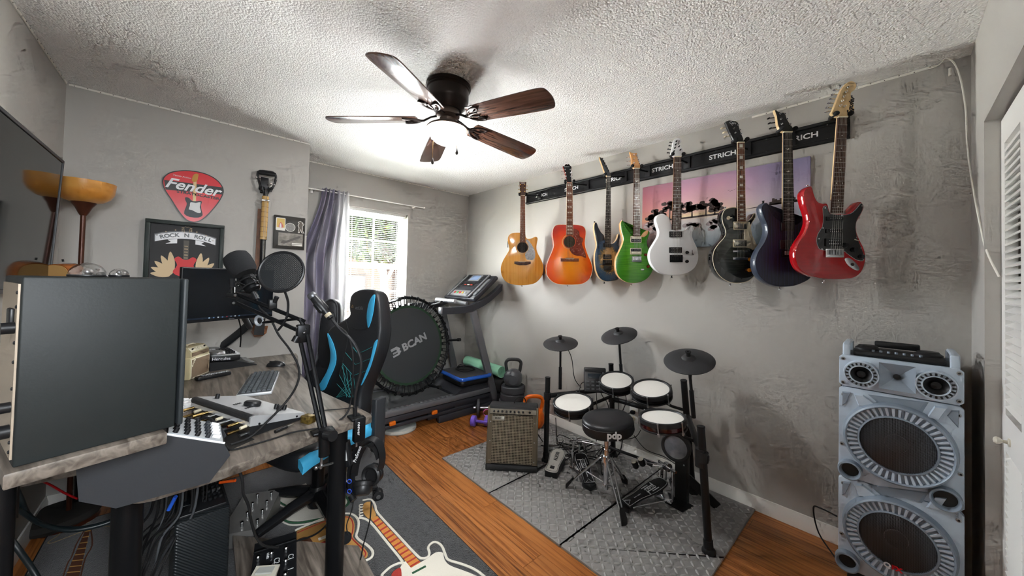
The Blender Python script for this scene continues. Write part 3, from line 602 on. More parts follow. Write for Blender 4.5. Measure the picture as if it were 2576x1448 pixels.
# cherry sunburst dreadnought
g = Gtr('acoustic_guitar', 'orange and red sunburst acoustic guitar with a patterned pickguard', (1360, 400), 4.386, (317, 262), XN - .02); G2 = g
CHER = burst('cherry_burst', g.q(330, 1170), (.26, .33), ((0, 'f0951f'), (.35, 'ee8419'), (.62, 'ea5a12'), (.9, 'd03410'), (1.3, 'b5260f')))
REDS = M('cherry_side', 'b8321a', .15, coat=.6, var=('8e2412', 8, (1, 5, 1)))
bd = [(288, 722), (200, 722), (160, 735), (138, 770), (130, 830), (140, 900), (145, 950), (130, 1010), (95, 1090), (70, 1160), (62, 1220), (75, 1290), (120, 1345), (180, 1375), (250, 1385), (330, 1386), (420, 1382), (490, 1362), (545, 1310), (572, 1220), (562, 1150), (540, 1095), (512, 1030), (493, 960), (490, 900), (498, 830), (496, 780), (475, 745), (430, 728), (358, 722)]
g.body(bd, .1, [REDS, CHER], .003)
MB().tube([(x, y, -.001) for x, y in g.out], .0022, 6, True).build('binding', CREAM, g.t)
g.neck((287, 268), (347, 268), (283, 840), (357, 840), ROSER, REDS, 0, 20, 'para', bind=CREAM)
g.head([(247, 68), (268, 62), (276, 46), (290, 40), (300, 46), (315, 40), (325, 48), (330, 60), (347, 72), (340, 120), (338, 190), (343, 255), (292, 255), (280, 190), (262, 110)], BLK, k=0, edge=REDS)
g.pegs([((272, 110), (235, 112)), ((275, 150), (238, 156)), ((280, 190), (240, 200)), ((328, 110), (352, 124)), ((330, 150), (356, 160)), ((332, 190), (360, 196))], CHR, CHR, .005)
text('Epiphone', .012, g.hm @ MX.Translation((*g.q(293, 72), .0005)), LETW, g.h)
rs = g.disc('rosette', 318, 912, 82, 0, .0006, M('rosette_tan', 'd9a860', .3)); g.disc('soundhole', 318, 912, 64, .0004, .0012, M('soundhole_brown', '3a3426', .9)); g.disc('rosette_ring', 318, 912, 74, .0006, .0014, M('rosette_red', 'c2491a', .4), 64, par=rs)
PGR = M('pickguard_red', '6d2a22', .15, coat=.5, var=('8f4434', 60, (1, 1, 1)))
pg = g.flat('pickguard', [(360, 770), (395, 775), (425, 800), (430, 850), (472, 880), (455, 930), (470, 980), (495, 1040), (500, 1085), (490, 1090), (450, 1070), (400, 1065), (360, 1050), (330, 1020), (322, 985), (370, 960), (390, 915), (378, 870), (358, 850)], .0005, .002, PGR, k=2)
fl_ = MB()
for x, y in ((385, 850), (400, 830), (412, 815), (395, 870), (420, 880), (405, 905), (430, 935), (415, 940), (350, 1000), (365, 1015), (400, 990), (420, 1010), (440, 1000), (470, 1035), (485, 1060), (460, 1045)):
    p = g.q(x, y); a = random.uniform(0, PI); d = V((cos(a), sin(a), 0)) * .008; n_ = V((-sin(a), cos(a), 0)) * .0025; c = V((p[0], p[1], .0023)); fl_.add([c - d, c + n_, c + d, c - n_], [(0, 1, 2, 3)])
fl_.build('engraving', M('pickguard_print', 'b98a80', .4), pg, ang=0, kind='stuff')
br = g.flat('bridge', [(220, 1095), (270, 1095), (280, 1088), (360, 1088), (370, 1095), (420, 1095), (420, 1128), (220, 1128)], 0, .008, ROSER, .002)
MB().box((*g.q(320, 1096), .0095), (.075, .003, .004)).build('saddle', CREAM, br, ang=0)
for i in range(6): MB().sph((*g.q(287 + i * 15, 1110), .008), .003, 8, 5).build('bridge_pin', CREAM, br)
g.strings((288, 1108), (362, 1108), .011); g.button(300, 1390)
# blue burl superstrat
g = Gtr('electric_guitar', 'blue-edged burl top electric guitar with a pointed headstock', (1470, 380), 4.139, (250, 262), XN); G3 = g
BURL = burst('burl_top', g.q(250, 1130), (.115, .175), ((0, 'b8945e'), (.4, 'b48e58'), (.55, '75633f'), (.66, '34495c'), (.9, '25415c'), (1.25, '15222f')), noise=.75, nscale=42, rough=.3, coat=.3)
ASH = M('natural_ash', 'd9b98c', .35, coat=.3, var=('c9a06a', 10, (1, .3, 1)))
g.body([(118, 738), (105, 760), (103, 820), (115, 890), (128, 960), (125, 1010), (112, 1060), (108, 1130), (115, 1210), (135, 1280), (170, 1330), (225, 1355), (290, 1352), (350, 1335), (395, 1290), (416, 1220), (412, 1140), (388, 1070), (366, 1010), (360, 960), (370, 900), (367, 866), (355, 862), (340, 912), (312, 950), (285, 964), (250, 966), (214, 930), (205, 875), (180, 850), (150, 800), (133, 752)], .048, [ASH, BURL], .004)
g.neck((230, 268), (270, 268), (210, 955), (273, 955), EBONY, MAPLE, .004, 24)
g.head([(166, 36), (185, 46), (215, 92), (245, 160), (270, 235), (271, 262), (232, 262), (216, 235), (200, 180), (184, 110), (172, 70)], M('burl_dark', '3a4248', .3, var=('5f6468', 60, (1, 1, 1))), k=0, edge=ASH, tilt=14, z0=-.02)
g.pegs([((196, 66), (214, 62)), ((206, 92), (226, 88)), ((218, 120), (238, 116)), ((230, 148), (248, 144)), ((240, 176), (256, 174)), ((250, 204), (266, 204))], BLK, BLK, .004)
g.hum(196, 958, 276, 1000, BLK, BLK); g.hum(194, 1076, 280, 1122, BLK, CHR)
b_ = g.block('tremolo_bridge', 188, 1134, 284, 1186, .0, .012, BLKM); g.block('tuner_block', 200, 1190, 278, 1240, .002, .016, BLK, par=b_)
g.strings((208, 1165), (272, 1165), .015); g.button(214, 1362, BLK); g.button(112, 742, BLK, (0, 1)); g.knob(330, 1180, BLK); g.knob(338, 1250, BLK)
# green flame top
g = Gtr('electric_guitar', 'bright green flame top electric guitar with cream pickup rings', (1470, 380), 4.139, (541, 178), XN); G4 = g
GRN = burst('green_flame', g.q(520, 1130), (.13, .2), ((0, '6db32a'), (.6, '55a024'), (1, '3d8a1f')), wave=((6, 150, 1), .55, '2f7416'), rough=.15)
NAT = M('natural_edge', 'e0a060', .2, coat=.6, var=('eec08c', 6, (1, 1, 1)))
g.body([(400, 718), (385, 730), (378, 760), (385, 830), (405, 900), (400, 960), (370, 1030), (335, 1110), (325, 1180), (335, 1260), (370, 1320), (430, 1360), (500, 1375), (580, 1365), (650, 1330), (700, 1270), (722, 1200), (715, 1120), (690, 1050), (665, 1000), (655, 950), (668, 890), (682, 850), (670, 828), (650, 850), (615, 882), (570, 890), (515, 885), (497, 855), (465, 830), (430, 780), (412, 735)], .05, [NAT, GRN], .006)
g.flat('carved_horn', [(590, 888), (605, 858), (635, 832), (664, 827), (660, 858), (640, 882), (612, 894)], .0, .0015, NAT, .0008, 3)
g.neck((512, 186), (570, 186), (503, 885), (577, 885), ROSE, NAT, .004, 22, 'bird')
g.head([(478, -2), (500, 8), (530, 12), (555, 10), (556, 60), (566, 110), (582, 150), (570, 182), (515, 182), (498, 160), (486, 140), (491, 80), (488, 40)], NAT, k=2)
g.pegs([((518, 36), (460, 42)), ((516, 80), (458, 90)), ((512, 128), (460, 130)), ((548, 44), (566, 40)), ((560, 88), (578, 90)), ((572, 132), (584, 138))], CHR, CHR, .006)
g.hum(478, 884, 594, 952, BLK, CHR, CREAM, split=1); g.hum(476, 1008, 594, 1076, BLK, CHR, CREAM, split=-1)
b_ = g.block('tremolo_bridge', 492, 1092, 592, 1152, 0, .009, STEEL)
for i in range(6): g.block('saddle', 499 + i * 15, 1102, 510 + i * 15, 1135, .009, .013, CHR, .001, par=b_)
AMB = M('red_knob', '8a1f0e', .2, trans=.0, coat=.4); g.knob(638, 1078, AMB, .011); g.knob(663, 1200, AMB, .011)
p = g.q(604, 1232); MB().rbox((p[0], p[1], .002), (.026, .011, .003), .003).cyl((p[0] - .006, p[1], .003), (p[0] + .012, p[1] - .002, .008), .0025).build('output_jack', CHR, g.t)
g.strings((505, 1112), (580, 1112), .014); g.button(500, 1382); g.button(398, 716, CHR, (0, 1))
# white
g = Gtr('electric_guitar', 'plain white electric guitar with two black pickups', (1620, 330), 3.8125, (318, 244), XN); G5 = g
WHT = M('white_lacquer', 'f6f8fa', .18, coat=.5)
g.body([(150, 795), (125, 812), (113, 850), (125, 900), (143, 960), (135, 1010), (100, 1070), (65, 1130), (52, 1190), (65, 1260), (110, 1325), (175, 1365), (260, 1380), (350, 1378), (430, 1355), (490, 1310), (520, 1250), (527, 1190), (515, 1120), (488, 1060), (468, 1010), (470, 970), (487, 940), (480, 908), (457, 901), (430, 915), (400, 945), (350, 952), (290, 945), (264, 880), (245, 828), (215, 803), (185, 787)], .046, [WHT, WHT], .01)
g.neck((285, 252), (350, 252), (262, 945), (350, 945), ROSE, M('roasted_maple', 'c08a48', .35), .004, 22)
g.head([(290, 82), (312, 60), (340, 52), (362, 65), (365, 92), (350, 112), (366, 160), (372, 205), (352, 244), (285, 244), (256, 215), (274, 150)], WHT, k=3)
g.pegs([((316, 90), (272, 80)), ((305, 125), (262, 115)), ((295, 160), (248, 152)), ((284, 196), (240, 190)), ((336, 145), (362, 142)), ((346, 180), (374, 180))], BLK, BLK, .006)
g.hum(240, 960, 362, 1016, BLK, CHR); g.hum(238, 1112, 360, 1166, BLK, CHR)
b_ = g.block('tremolo_bridge', 246, 1186, 366, 1256, 0, .01, BLKM)
for i in range(6): g.block('saddle', 253 + i * 17, 1192, 265 + i * 17, 1232, .01, .014, BLK, .001, par=b_)
g.knob(412, 1162, BLK, .011); g.knob(410, 1248, BLK, .011); p = g.q(462, 1160); MB().box((p[0], p[1], .0008), (.003, .03, .0015)).cyl((p[0], p[1] - .012, 0), (p[0], p[1] - .014, .016), .003).build('pickup_switch', BLK, g.t)
text('AXIS', .016, g.hm @ MX.Translation((*g.q(340, 100), .0005)) @ Euler((0, 0, R(75))).to_matrix().to_4x4(), BLK, g.h)
g.strings((258, 1200), (350, 1200), .015); g.button(278, 1388, BLK); g.button(160, 790, BLK, (0, 1))
g.flat('horn_scoop', [(402, 946), (425, 915), (448, 902), (440, 922), (420, 938)], 0, .0012, M('scoop_shade', 'dfe1e4', .3), .0004, 2)
# black flame single cut
g = Gtr('electric_guitar', 'black flame single-cutaway electric guitar with cream pickguard', (1770, 290), 3.294, (300, 224), XN); G6 = g
BFL = burst('black_flame', g.q(250, 1120), (.15, .2), ((0, '5d6259'), (.45, '42463f'), (.75, '1d1f1c'), (1.05, '0d0e0d')), wave=((12, 110, 1), .6, '23251f'), rough=.12)
BKS = M('black_gloss', '0c0c0d', .08, coat=.8)
g.body([(268, 765), (215, 768), (175, 785), (155, 830), (160, 890), (180, 940), (185, 980), (165, 1020), (120, 1070), (85, 1130), (78, 1200), (95, 1270), (135, 1330), (190, 1370), (250, 1388), (320, 1385), (380, 1365), (430, 1320), (455, 1260), (462, 1200), (450, 1130), (430, 1060), (405, 1000), (390, 950), (395, 900), (425, 850), (430, 822), (418, 812), (395, 850), (360, 880), (338, 872), (330, 800)], .055, [BKS, BFL], .004)
MB().tube([(x, y, -.001) for x, y in g.out], .0022, 6, True).build('binding', CREAM, g.t)
g.neck((272, 232), (328, 232), (272, 880), (338, 880), ROSER, BKS, .004, 22, 'block', bind=CREAM)
g.head([(195, 40), (225, 28), (280, 36), (297, 50), (305, 120), (325, 195), (318, 226), (280, 226), (248, 212), (235, 180), (215, 120)], BLK, k=0)
g.pegs([((240, 75), (178, 82)), ((250, 108), (190, 120)), ((256, 150), (196, 158)), ((290, 78), (306, 74)), ((300, 120), (316, 120)), ((306, 158), (322, 158))], CHR, CREAM, .009)
text('Cort', .02, g.hm @ MX.Translation((*g.q(252, 52), .0005)) @ Euler((0, 0, R(-10))).to_matrix().to_4x4(), LETW, g.h, shear=.2)
g.flat('pickguard', [(345, 882), (378, 884), (388, 940), (400, 1000), (420, 1060), (428, 1100), (405, 1114), (375, 1100), (350, 1095), (332, 1060), (330, 960)], .003, .006, CREAM, .001)
NIC = M('nickel', 'c9c3b2', .25, 1); g.hum(242, 880, 356, 950, BLK, CHR, CREAM, .003, NIC); g.hum(238, 1028, 356, 1094, BLK, CHR, CREAM, .003, NIC)
g.block('bridge', 232, 1118, 352, 1136, .003, .014, CHR); g.block('tailpiece', 232, 1174, 358, 1198, .003, .013, CHR, .003)
AMK = M('amber_knob', 'c2761c', .25, coat=.5); g.knob(383, 1193, AMK, .012); g.knob(378, 1282, AMK, .012); g.disc('toggle_ring', 205, 850, 16, 0, .003, CREAM); p = g.q(205, 850); MB().cyl((p[0], p[1], 0), (p[0] + .014, p[1] - .001, .014), .0025).build('toggle', CREAM, g.t)
g.strings((262, 1184), (334, 1184), .015); g.button(240, 1394); g.button(196, 770, CHR, (0, 1))
# navy open-grain
g = Gtr('electric_guitar', 'dark blue open-grain electric guitar with black pickups', (1880, 260), 3.0167, (297, 218), XN); G7 = g
NAVY = burst('navy_grain', g.q(280, 1100), (.3, .4), ((0, '24264a'), (.6, '20223e'), (1, '1a1c30')), wave=((130, 5, 1), .8, '0b0c14'), rough=.42, coat=.1)
NAVS = M('navy_edge', '3d4656', .35, coat=.3)
g.body([(150, 750), (120, 765), (108, 800), (125, 860), (150, 920), (155, 980), (130, 1050), (90, 1110), (65, 1170), (62, 1230), (85, 1300), (140, 1355), (210, 1385), (280, 1392), (360, 1385), (430, 1360), (480, 1330), (520, 1270), (530, 1200), (510, 1120), (480, 1060), (450, 1000), (442, 930), (455, 885), (442, 852), (405, 878), (370, 905), (310, 908), (262, 890), (240, 864), (210, 850), (185, 810), (165, 765)], .05, [NAVS, NAVY], .01)
g.neck((265, 226), (328, 226), (262, 905), (345, 905), EBONY, MAPLE, .004, 22, 'bird')
g.head([(222, 35), (250, 52), (280, 58), (300, 62), (305, 110), (322, 150), (342, 190), (328, 218), (268, 218), (240, 195), (230, 150), (232, 90)], BLK, k=2, edge=MAPLE)
g.pegs([((252, 76), (192, 88)), ((252, 120), (192, 130)), ((252, 162), (196, 172)), ((290, 74), (304, 70)), ((300, 118), (316, 118)), ((318, 164), (334, 166))], CHR, BLK, .008)
g.hum(250, 905, 354, 968, BLK, BLK); g.hum(242, 1036, 352, 1106, BLK, BLK); b_ = g.block('bridge', 256, 1112, 340, 1166, 0, .01, BLKM)
for i in range(6): g.block('saddle', 272 + i * 11, 1122, 280 + i * 11, 1150, .01, .014, STEEL, .001, par=b_)
g.strings((272, 1130), (338, 1130), .014); g.button(270, 1396); g.button(140, 750, BLK, (0, 1)); g.knob(430, 1140, BLK, .011); g.knob(450, 1230, BLK, .011)
# red double cut
g = Gtr('electric_guitar', 'glossy red double-cutaway electric guitar with black pickguard, rightmost', (1980, 200), 2.786, (376, 266), XN); G8 = g
REDM = burst('red_metallic', g.q(300, 1130), (.3, .4), ((0, 'b3121a'), (.7, 'a80f17'), (1, '900c12')), wave=((5, 50, 1), .25, '7a0a10'), rough=.16); REDE = M('red_edge', 'b00d16', .12, coat=.8)
g.body([(175, 745), (140, 760), (117, 800), (127, 870), (150, 940), (155, 1000), (130, 1070), (90, 1130), (62, 1190), (62, 1260), (90, 1325), (150, 1365), (230, 1390), (320, 1400), (420, 1398), (490, 1380), (535, 1330), (553, 1260), (545, 1190), (512, 1120), (490, 1060), (492, 1000), (520, 950), (540, 900), (530, 862), (505, 856), (470, 892), (430, 930), (385, 938), (310, 935), (286, 870), (250, 866), (215, 850), (192, 800)], .046, [REDE, REDM], .008)
PGB = M('pickguard_black', '1b1c1e', .1, coat=.7); PGW = M('pickguard_edge', 'c9cacc', .4)
gd = [(262, 885), (248, 903), (252, 960), (245, 1030), (215, 1080), (205, 1130), (220, 1180), (255, 1195), (380, 1195), (420, 1220), (480, 1262), (528, 1270), (538, 1240), (515, 1170), (490, 1110), (478, 1040), (488, 980), (520, 930), (529, 882), (514, 868), (480, 910), (440, 940), (385, 948), (300, 940), (280, 892)]
g.flat('pickguard_rim', gd, .0, .0015, PGW, k=2); o = inset(smooth([g.q(*p) for p in gd], 2), .0015); pgd = MB().prism(o, .0005, .0028).build('pickguard', PGB, g.t, ang=30)
for x, y in ((263, 900), (520, 885), (502, 970), (248, 1040), (220, 1115), (240, 1188), (384, 1200), (484, 1106), (514, 1180), (530, 1262), (380, 950)): g.disc('screw', x, y, 5.5, .0026, .0036, CHR, par=pgd)
g.neck((345, 272), (408, 272), (298, 935), (380, 935), ROSE, MAPLE, .004, 21)
g.head([(303, 245), (315, 215), (340, 150), (370, 80), (398, 42), (430, 18), (460, 22), (475, 46), (464, 76), (440, 95), (436, 120), (455, 180), (460, 228), (435, 248), (410, 267), (345, 267)], MAPLE, k=3, z0=-.014, tilt=0)
g.pegs([((408, 64), (352, 62)), ((394, 96), (338, 94)), ((380, 128), (326, 124)), ((366, 160), (312, 154)), ((354, 192), (298, 186)), ((384, 196), (292, 216))], CHR, CHR, .008)
text('Squier', .036, g.hm @ MX.Translation((*g.q(436, 188), .0006)) @ Euler((0, 0, R(80))).to_matrix().to_4x4(), BLK, g.h, shear=.35, bold=.0008)
g.hum(272, 962, 384, 988, BLK, CHR, z=.002); g.hum(270, 1046, 380, 1074, BLK, CHR, z=.002); g.hum(264, 1112, 376, 1168, BLK, CHR, z=.002)
b_ = g.block('tremolo_bridge', 260, 1186, 388, 1246, .002, .01, CHR)
for i in range(6): g.block('saddle', 268 + i * 19, 1192, 282 + i * 19, 1228, .01, .014, STEEL, .001, par=b_)
for x, y in ((404, 1160), (462, 1192), (516, 1240)): g.knob(x, y, BLK, .0125, .014)
p = g.q(470, 1120); MB().cyl((p[0], p[1], .002), (p[0] + .008, p[1] - .008, .016), .002).build('pickup_switch', CREAM, g.t)
o = [g.q(*p) for p in ((402, 1262), (412, 1250), (440, 1252), (480, 1285), (504, 1320), (500, 1336), (470, 1332), (425, 1300))]; jp = MB().prism(smooth(o, 3), 0, .002, bev=.0008, bev0=0).build('jack_plate', CHR, g.t); p = g.q(455, 1295); MB().cyl((p[0], p[1], .001), (p[0], p[1], .004), .008, n=14).build('jack_socket', BLK, jp)
g.strings((280, 1205), (372, 1205), .015); g.button(280, 1408); g.button(165, 748, CHR, (0, 1))
# ---- hangers: arm from the rail, swivelling padded yoke round the neck
for g, nm in ((G1, 'leftmost acoustic'), (G2, 'sunburst acoustic'), (G3, 'blue burl'), (G4, 'green'), (G5, 'white'), (G6, 'black single-cutaway'), (G7, 'dark blue'), (G8, 'red')):
    n0 = g.m @ V((0, .012, -.03)); w0 = V((XR - .02, n0.y + (-.05 if g in (G1, G2, G3) else -.012), 2.227)); h = thing('guitar_hanger', 'black padded swivel hanger holding the %s guitar' % nm, 'hanger', w0, group='guitar hangers on the wall rail')
    MB().rbox((XR - .024, w0.y, 2.227), (.01, .046, .096), .004).build('slide_plate', RAILM, h, w=1)
    MB().tube([w0 + V((-.005, 0, 0)), w0.lerp(n0, .5) + V((0, 0, -.004)), n0 + (w0 - n0).normalized() * .02], .0065, 8).build('arm', BLKM, h, w=1)
    hw = (g.B - g.A).length / 2 + .013; yk = g.m @ MX.Translation((0, .012, -.03))
    MB().tube([yk @ V(p) for p in ((-hw, 0, .045), (-hw, -.004, .012), (-hw * .6, -.004, -.006), (0, -.004, -.01), (hw * .6, -.004, -.006), (hw, -.004, .012), (hw, 0, .045))], .0085, 8).build('yoke', RUB, h, w=1)
    for s in (-1, 1): MB().sph((0, 0, 0), (.012, .012, .014), 12, 8, yk @ MX.Translation((s * hw, .002, .045))).build('end_cap', RUB, h, w=1)
# ================================================================== ceiling fan
FC = V((1.02, 1.685, 0)); BRZ = M('dark_bronze', '2c2522', .35, .7); BRZ2 = M('light_bronze', '55483f', .4, .6)
WALN = wood('walnut_blade', '4a3228', '5c4034', '2c1c16', .22, 4, 60, False, .03); bsdf(WALN).inputs['Coat Weight'].default_value = .5
fan = thing('ceiling_fan', 'five-blade dark bronze ceiling fan with a lit frosted bowl', 'ceiling fan', (FC.x, FC.y, CE))
MB().lathe([(.118, 0), (.124, -.006), (.124, -.018), (.118, -.022), (.119, -.028), (.113, -.034), (.113, -.085), (.108, -.1), (.1, -.108), (.098, -.12), (.075, -.145), (.001, -.145)], None, 48).build('motor_housing', BRZ, fan)
MB().lathe([(.062, -.14), (.066, -.15), (.066, -.175), (.055, -.185), (.045, -.19), (.042, -.205), (.055, -.212), (.08, -.222), (.104, -.236), (.112, -.244), (.112, -.25), (.106, -.252), (.001, -.25)], None, 48).build('light_fitter', BRZ2, fan)
BOWL = M('frosted_bowl', 'fff6e6', .5, emit='f6f5f6', es=17)
bo = MB().lathe([(.102, -.248), (.104, -.256), (.1, -.272), (.088, -.295), (.068, -.315), (.042, -.328), (.018, -.333), (.001, -.334)], None, 40).build('glass_bowl', BOWL, fan)
bl_, ir_ = None, None
for k in range(5):
    a = R(-74 + 72 * k); m = MX.Rotation(a, 4, 'Z') @ MX.Translation((0, 0, -.19)) @ MX.Rotation(R(3.6), 4, 'Y')
    mb_ = m @ MX.Rotation(R(-12), 4, 'X')
    if bl_ is None:
        o = smooth([(.165, -.052), (.19, -.06), (.35, -.068), (.52, -.073), (.6, -.072), (.632, -.058), (.645, 0), (.632, .058), (.6, .072), (.52, .073), (.35, .068), (.19, .06), (.165, .052), (.16, 0)], 3)
        bl_ = MB().prism(o, -.003, .003, bev=.001).build('blade', WALN, fan); bl_.matrix_local = mb_
        mb = MB().tube([(.055, 0, .018), (.09, 0, .012), (.13, 0, -.006), (.165, 0, -.008)], [.011, .009, .011, .013], 8, flat=((0, 1, 0), .5))
        for s in (-1, 1):
            mb.tube(smooth([(.14, 0, -.007), (.165, s * .03, -.008), (.2, s * .048, -.008), (.235, s * .05, -.008), (.225, s * .03, -.008), (.2, s * .026, -.008)], 4, False), .0055, 6)
            mb.tube(smooth([(.15, 0, -.008), (.19, s * .012, -.008), (.215, s * .012, -.008)], 3, False), .005, 6)
        ir_ = mb.build('blade_iron', BRZ, fan); ir_.matrix_local = mb_
    else: share(bl_, 'blade', fan, mb_); share(ir_, 'blade_iron', fan, mb_)
for (px, py), (qx, qy) in (((1088, 355), (1088, 402)), ((1150, 315), (1149, 378))):
    p, q = P(px, py, 1.86), P(qx, qy, 1.86); p.x = q.x; p.y = q.y
    ch = MB().cyl(p, q, .0012, n=6).build('pull_chain', GOLD, fan, w=1)
    MB().lathe([(.001, .012), (.003, .006), (.006, -.006), (.0075, -.014), (.005, -.022), (.001, -.024)], MX.Translation(q), 12).build('pull_knob', BRZ, ch, w=1)

# ================================================================== party speaker
SX = 2.2
SPM = ortho((SX, 0, 0), (0, -1, 0), (0, 0, 1)); SPI = SPM.inverted()
def sp(px, py): v = SPI @ PX(px, py, SX); return v.x, v.y
spk = thing('party_speaker', 'tall silver two-woofer party speaker by the closet', 'speaker', SPM)
SIL1 = M('speaker_silver', 'bccad8', .34, .15); SILD = M('speaker_silver_dark', '8c99a6', .4, .15); SPB = M('speaker_black', '17181a', .5); CONE = M('speaker_cone', '2a2a2c', .45); 
GRM = M('speaker_grille', '55565a', .35, .8)
def perforate(mt, k, th=.15, ax=(0, 1)):
    t = mt.node_tree; b = bsdf(mt); tc = N(t, 'TexCoord'); sx = N(t, 'SeparateXYZ'); t.links.new(tc.outputs['Object'], sx.inputs[0]); o = []
    for a in ax:
        ml = N(t, 'Math'); ml.operation = 'MULTIPLY'; ml.inputs[1].default_value = k; sn = N(t, 'Math'); sn.operation = 'SINE'; t.links.new(sx.outputs[a], ml.inputs[0]); t.links.new(ml.outputs[0], sn.inputs[0]); o.append(sn)
    pr = N(t, 'Math'); pr.operation = 'MULTIPLY'; t.links.new(o[0].outputs[0], pr.inputs[0]); t.links.new(o[1].outputs[0], pr.inputs[1])
    ab = N(t, 'Math'); ab.operation = 'ABSOLUTE'; t.links.new(pr.outputs[0], ab.inputs[0]); gt = N(t, 'Math'); gt.operation = 'LESS_THAN'; gt.inputs[1].default_value = th; t.links.new(ab.outputs[0], gt.inputs[0]); t.links.new(gt.outputs[0], b.inputs['Alpha'])
perforate(GRM, 700, .45)
z0, z1 = .105, 1.06; uw = .356; uc = -.001
MB().rbox((uc, (z0 + z1) / 2, -.195), (uw - .006, z1 - z0, .3), .012).build('cabinet', SPB, spk)
MB().rbox((uc, .06, -.15), (uw - .06, .09, .24), .01).build('base', SPB, spk)
for x in (-.13, .13): MB().cyl((uc + x - .02, .03, -.06), (uc + x + .02, .03, -.06), .03, n=16).build('caster', RUB, spk)
def panel(za, zb, name='front_panel'):
    return MB().prism([(uc - uw / 2, za + .012), (uc - uw / 2 + .012, za), (uc + uw / 2 - .012, za), (uc + uw / 2, za + .012), (uc + uw / 2, zb - .012), (uc + uw / 2 - .012, zb), (uc - uw / 2 + .012, zb), (uc - uw / 2, zb - .012)], -.05, -.02, bev=.003).build(name, SIL1, spk)
pA, pB, pC = panel(.918, z1), panel(.512, .915), panel(.105, .509)
def woofer(c, par):
    r = .161; m = MX.Translation((c[0], c[1], 0)); w = MB().lathe([(r + .006, -.022), (r, .018), (r - .006, .022), (r - .01, .018), (r - .012, .006), (r - .043, .004), (r - .045, .014), (r - .05, .016), (r - .052, .004)], m, 64, caps=(0, 0)).build('woofer_ring', SILD, spk)
    t0 = None
    for i in range(46):
        a = 2 * PI * i / 46; mm = m @ MX.Rotation(a, 4, 'Z')
        if t0 is None: t0 = MB().loft([[(x, -wd, z), (x, wd, z), (x, wd * .7, z + h), (x, -wd * .7, z + h)] for x, wd, z, h in ((r - .044, .004, .004, .009), (r - .011, .006, .004, .013))]).build('ring_tooth', SIL1, w, ang=20); t0.matrix_local = mm
        else: share(t0, 'ring_tooth', w, mm)
    MB().lathe([(r - .05, .004), (.05, -.014), (.036, -.018), (.034, -.012), (.02, -.004), (.001, -.001)], m, 48, caps=(0, 1)).build('cone', CONE, spk)
    MB().lathe([(r - .05, .009), (.09, .017), (.045, .022), (.001, .024)], m, 48, caps=(0, 0)).build('grille', GRM, w)
    return w
w1 = woofer((.0, .715), pB); w2 = woofer((.0, .318), pC)
for px, py in ((2166, 941), (2355, 970)):
    c = sp(px, py); m = MX.Translation((c[0], c[1], 0)); r = .053
    w = MB().lathe([(r + .006, -.022), (r + .003, .006), (r - .001, .006), (r - .003, .004), (r - .013, .004), (r - .015, .009), (r - .018, .009), (r - .019, .002)], m, 44, caps=(0, 0)).build('midrange_ring', SIL1, spk); t0 = None
    for i in range(20):
        mm = m @ MX.Rotation(2 * PI * i / 20, 4, 'Z')
        if t0 is None: t0 = MB().box((r - .008, 0, .006), (.009, .006, .006)).build('ring_slot', SPB, w, ang=0); t0.matrix_local = mm
        else: share(t0, 'ring_slot', w, mm)
    MB().lathe([(r - .018, .003), (.018, -.014), (.014, -.006), (.001, -.001)], m, 36, caps=(0, 1)).build('midrange_cone', SPB, spk)
c = sp(2256, 949)
MB().loft([[(c[0] + x * .052, c[1] + y * .055, .006) for x, y in ((-1, 1), (1, 1), (1, -1), (-1, -1))], [(c[0] + x * .01, c[1] + y * .01, -.019) for x, y in ((-1, 1), (1, 1), (1, -1), (-1, -1))]], caps=(0, 1)).build('tweeter_horn', SILD, spk, ang=10)
MB().lathe([(.011, -.019), (.011, -.013), (.005, -.011), (.001, -.011)], MX.Translation((c[0], c[1], 0)), 16).build('tweeter', SPB, spk)
for px, py, r in ((2138, 1182, .034), (2379, 1256, .037), (2131, 1412, .034), (2365, 1470, .037)):
    c = sp(px, py); MB().lathe([(r + .008, -.022), (r + .006, .012), (r + .001, .014), (r - .004, .006), (r - .006, -.012)], MX.Translation((c[0], c[1], 0)), 32, caps=(0, 0)).build('bass_port', SILD, spk); MB().lathe([(r - .005, -.014), (r - .006, -.012), (.001, -.012)], MX.Translation((c[0], c[1], 0)), 28).build('port_mouth', SPB, spk)
# faceted bracing between the drivers
def facet(pts, h, mat=SIL1):
    o = [sp(*p) for p in pts]; cxx = sum(p[0] for p in o) / len(o); cyy = sum(p[1] for p in o) / len(o)
    MB().loft([[(x, y, -.021) for x, y in o], [(cxx + (x - cxx) * .82, cyy + (y - cyy) * .82, h - .02) for x, y in o]]).build('facet', mat, spk, ang=10)
for dy in (0, 228):
    facet([(2118, 985 + dy), (2140, 988 + dy), (2125, 1018 + dy), (2117, 1022 + dy)], .006, SILD); facet([(2395, 1034 + dy), (2415, 1034 + dy), (2413, 1080 + dy), (2383, 1048 + dy)], .006, SILD)
    facet([(2145, 990 + dy), (2170, 993 + dy), (2208, 1022 + dy), (2180, 1026 + dy), (2158, 1022 + dy)], .012); facet([(2352, 1022 + dy), (2386, 1026 + dy), (2362, 1060 + dy), (2330, 1052 + dy)], .014)
    facet([(2180, 993 + dy), (2340, 1014 + dy), (2322, 1042 + dy), (2280, 1030 + dy), (2214, 1022 + dy)], .004, SILD)
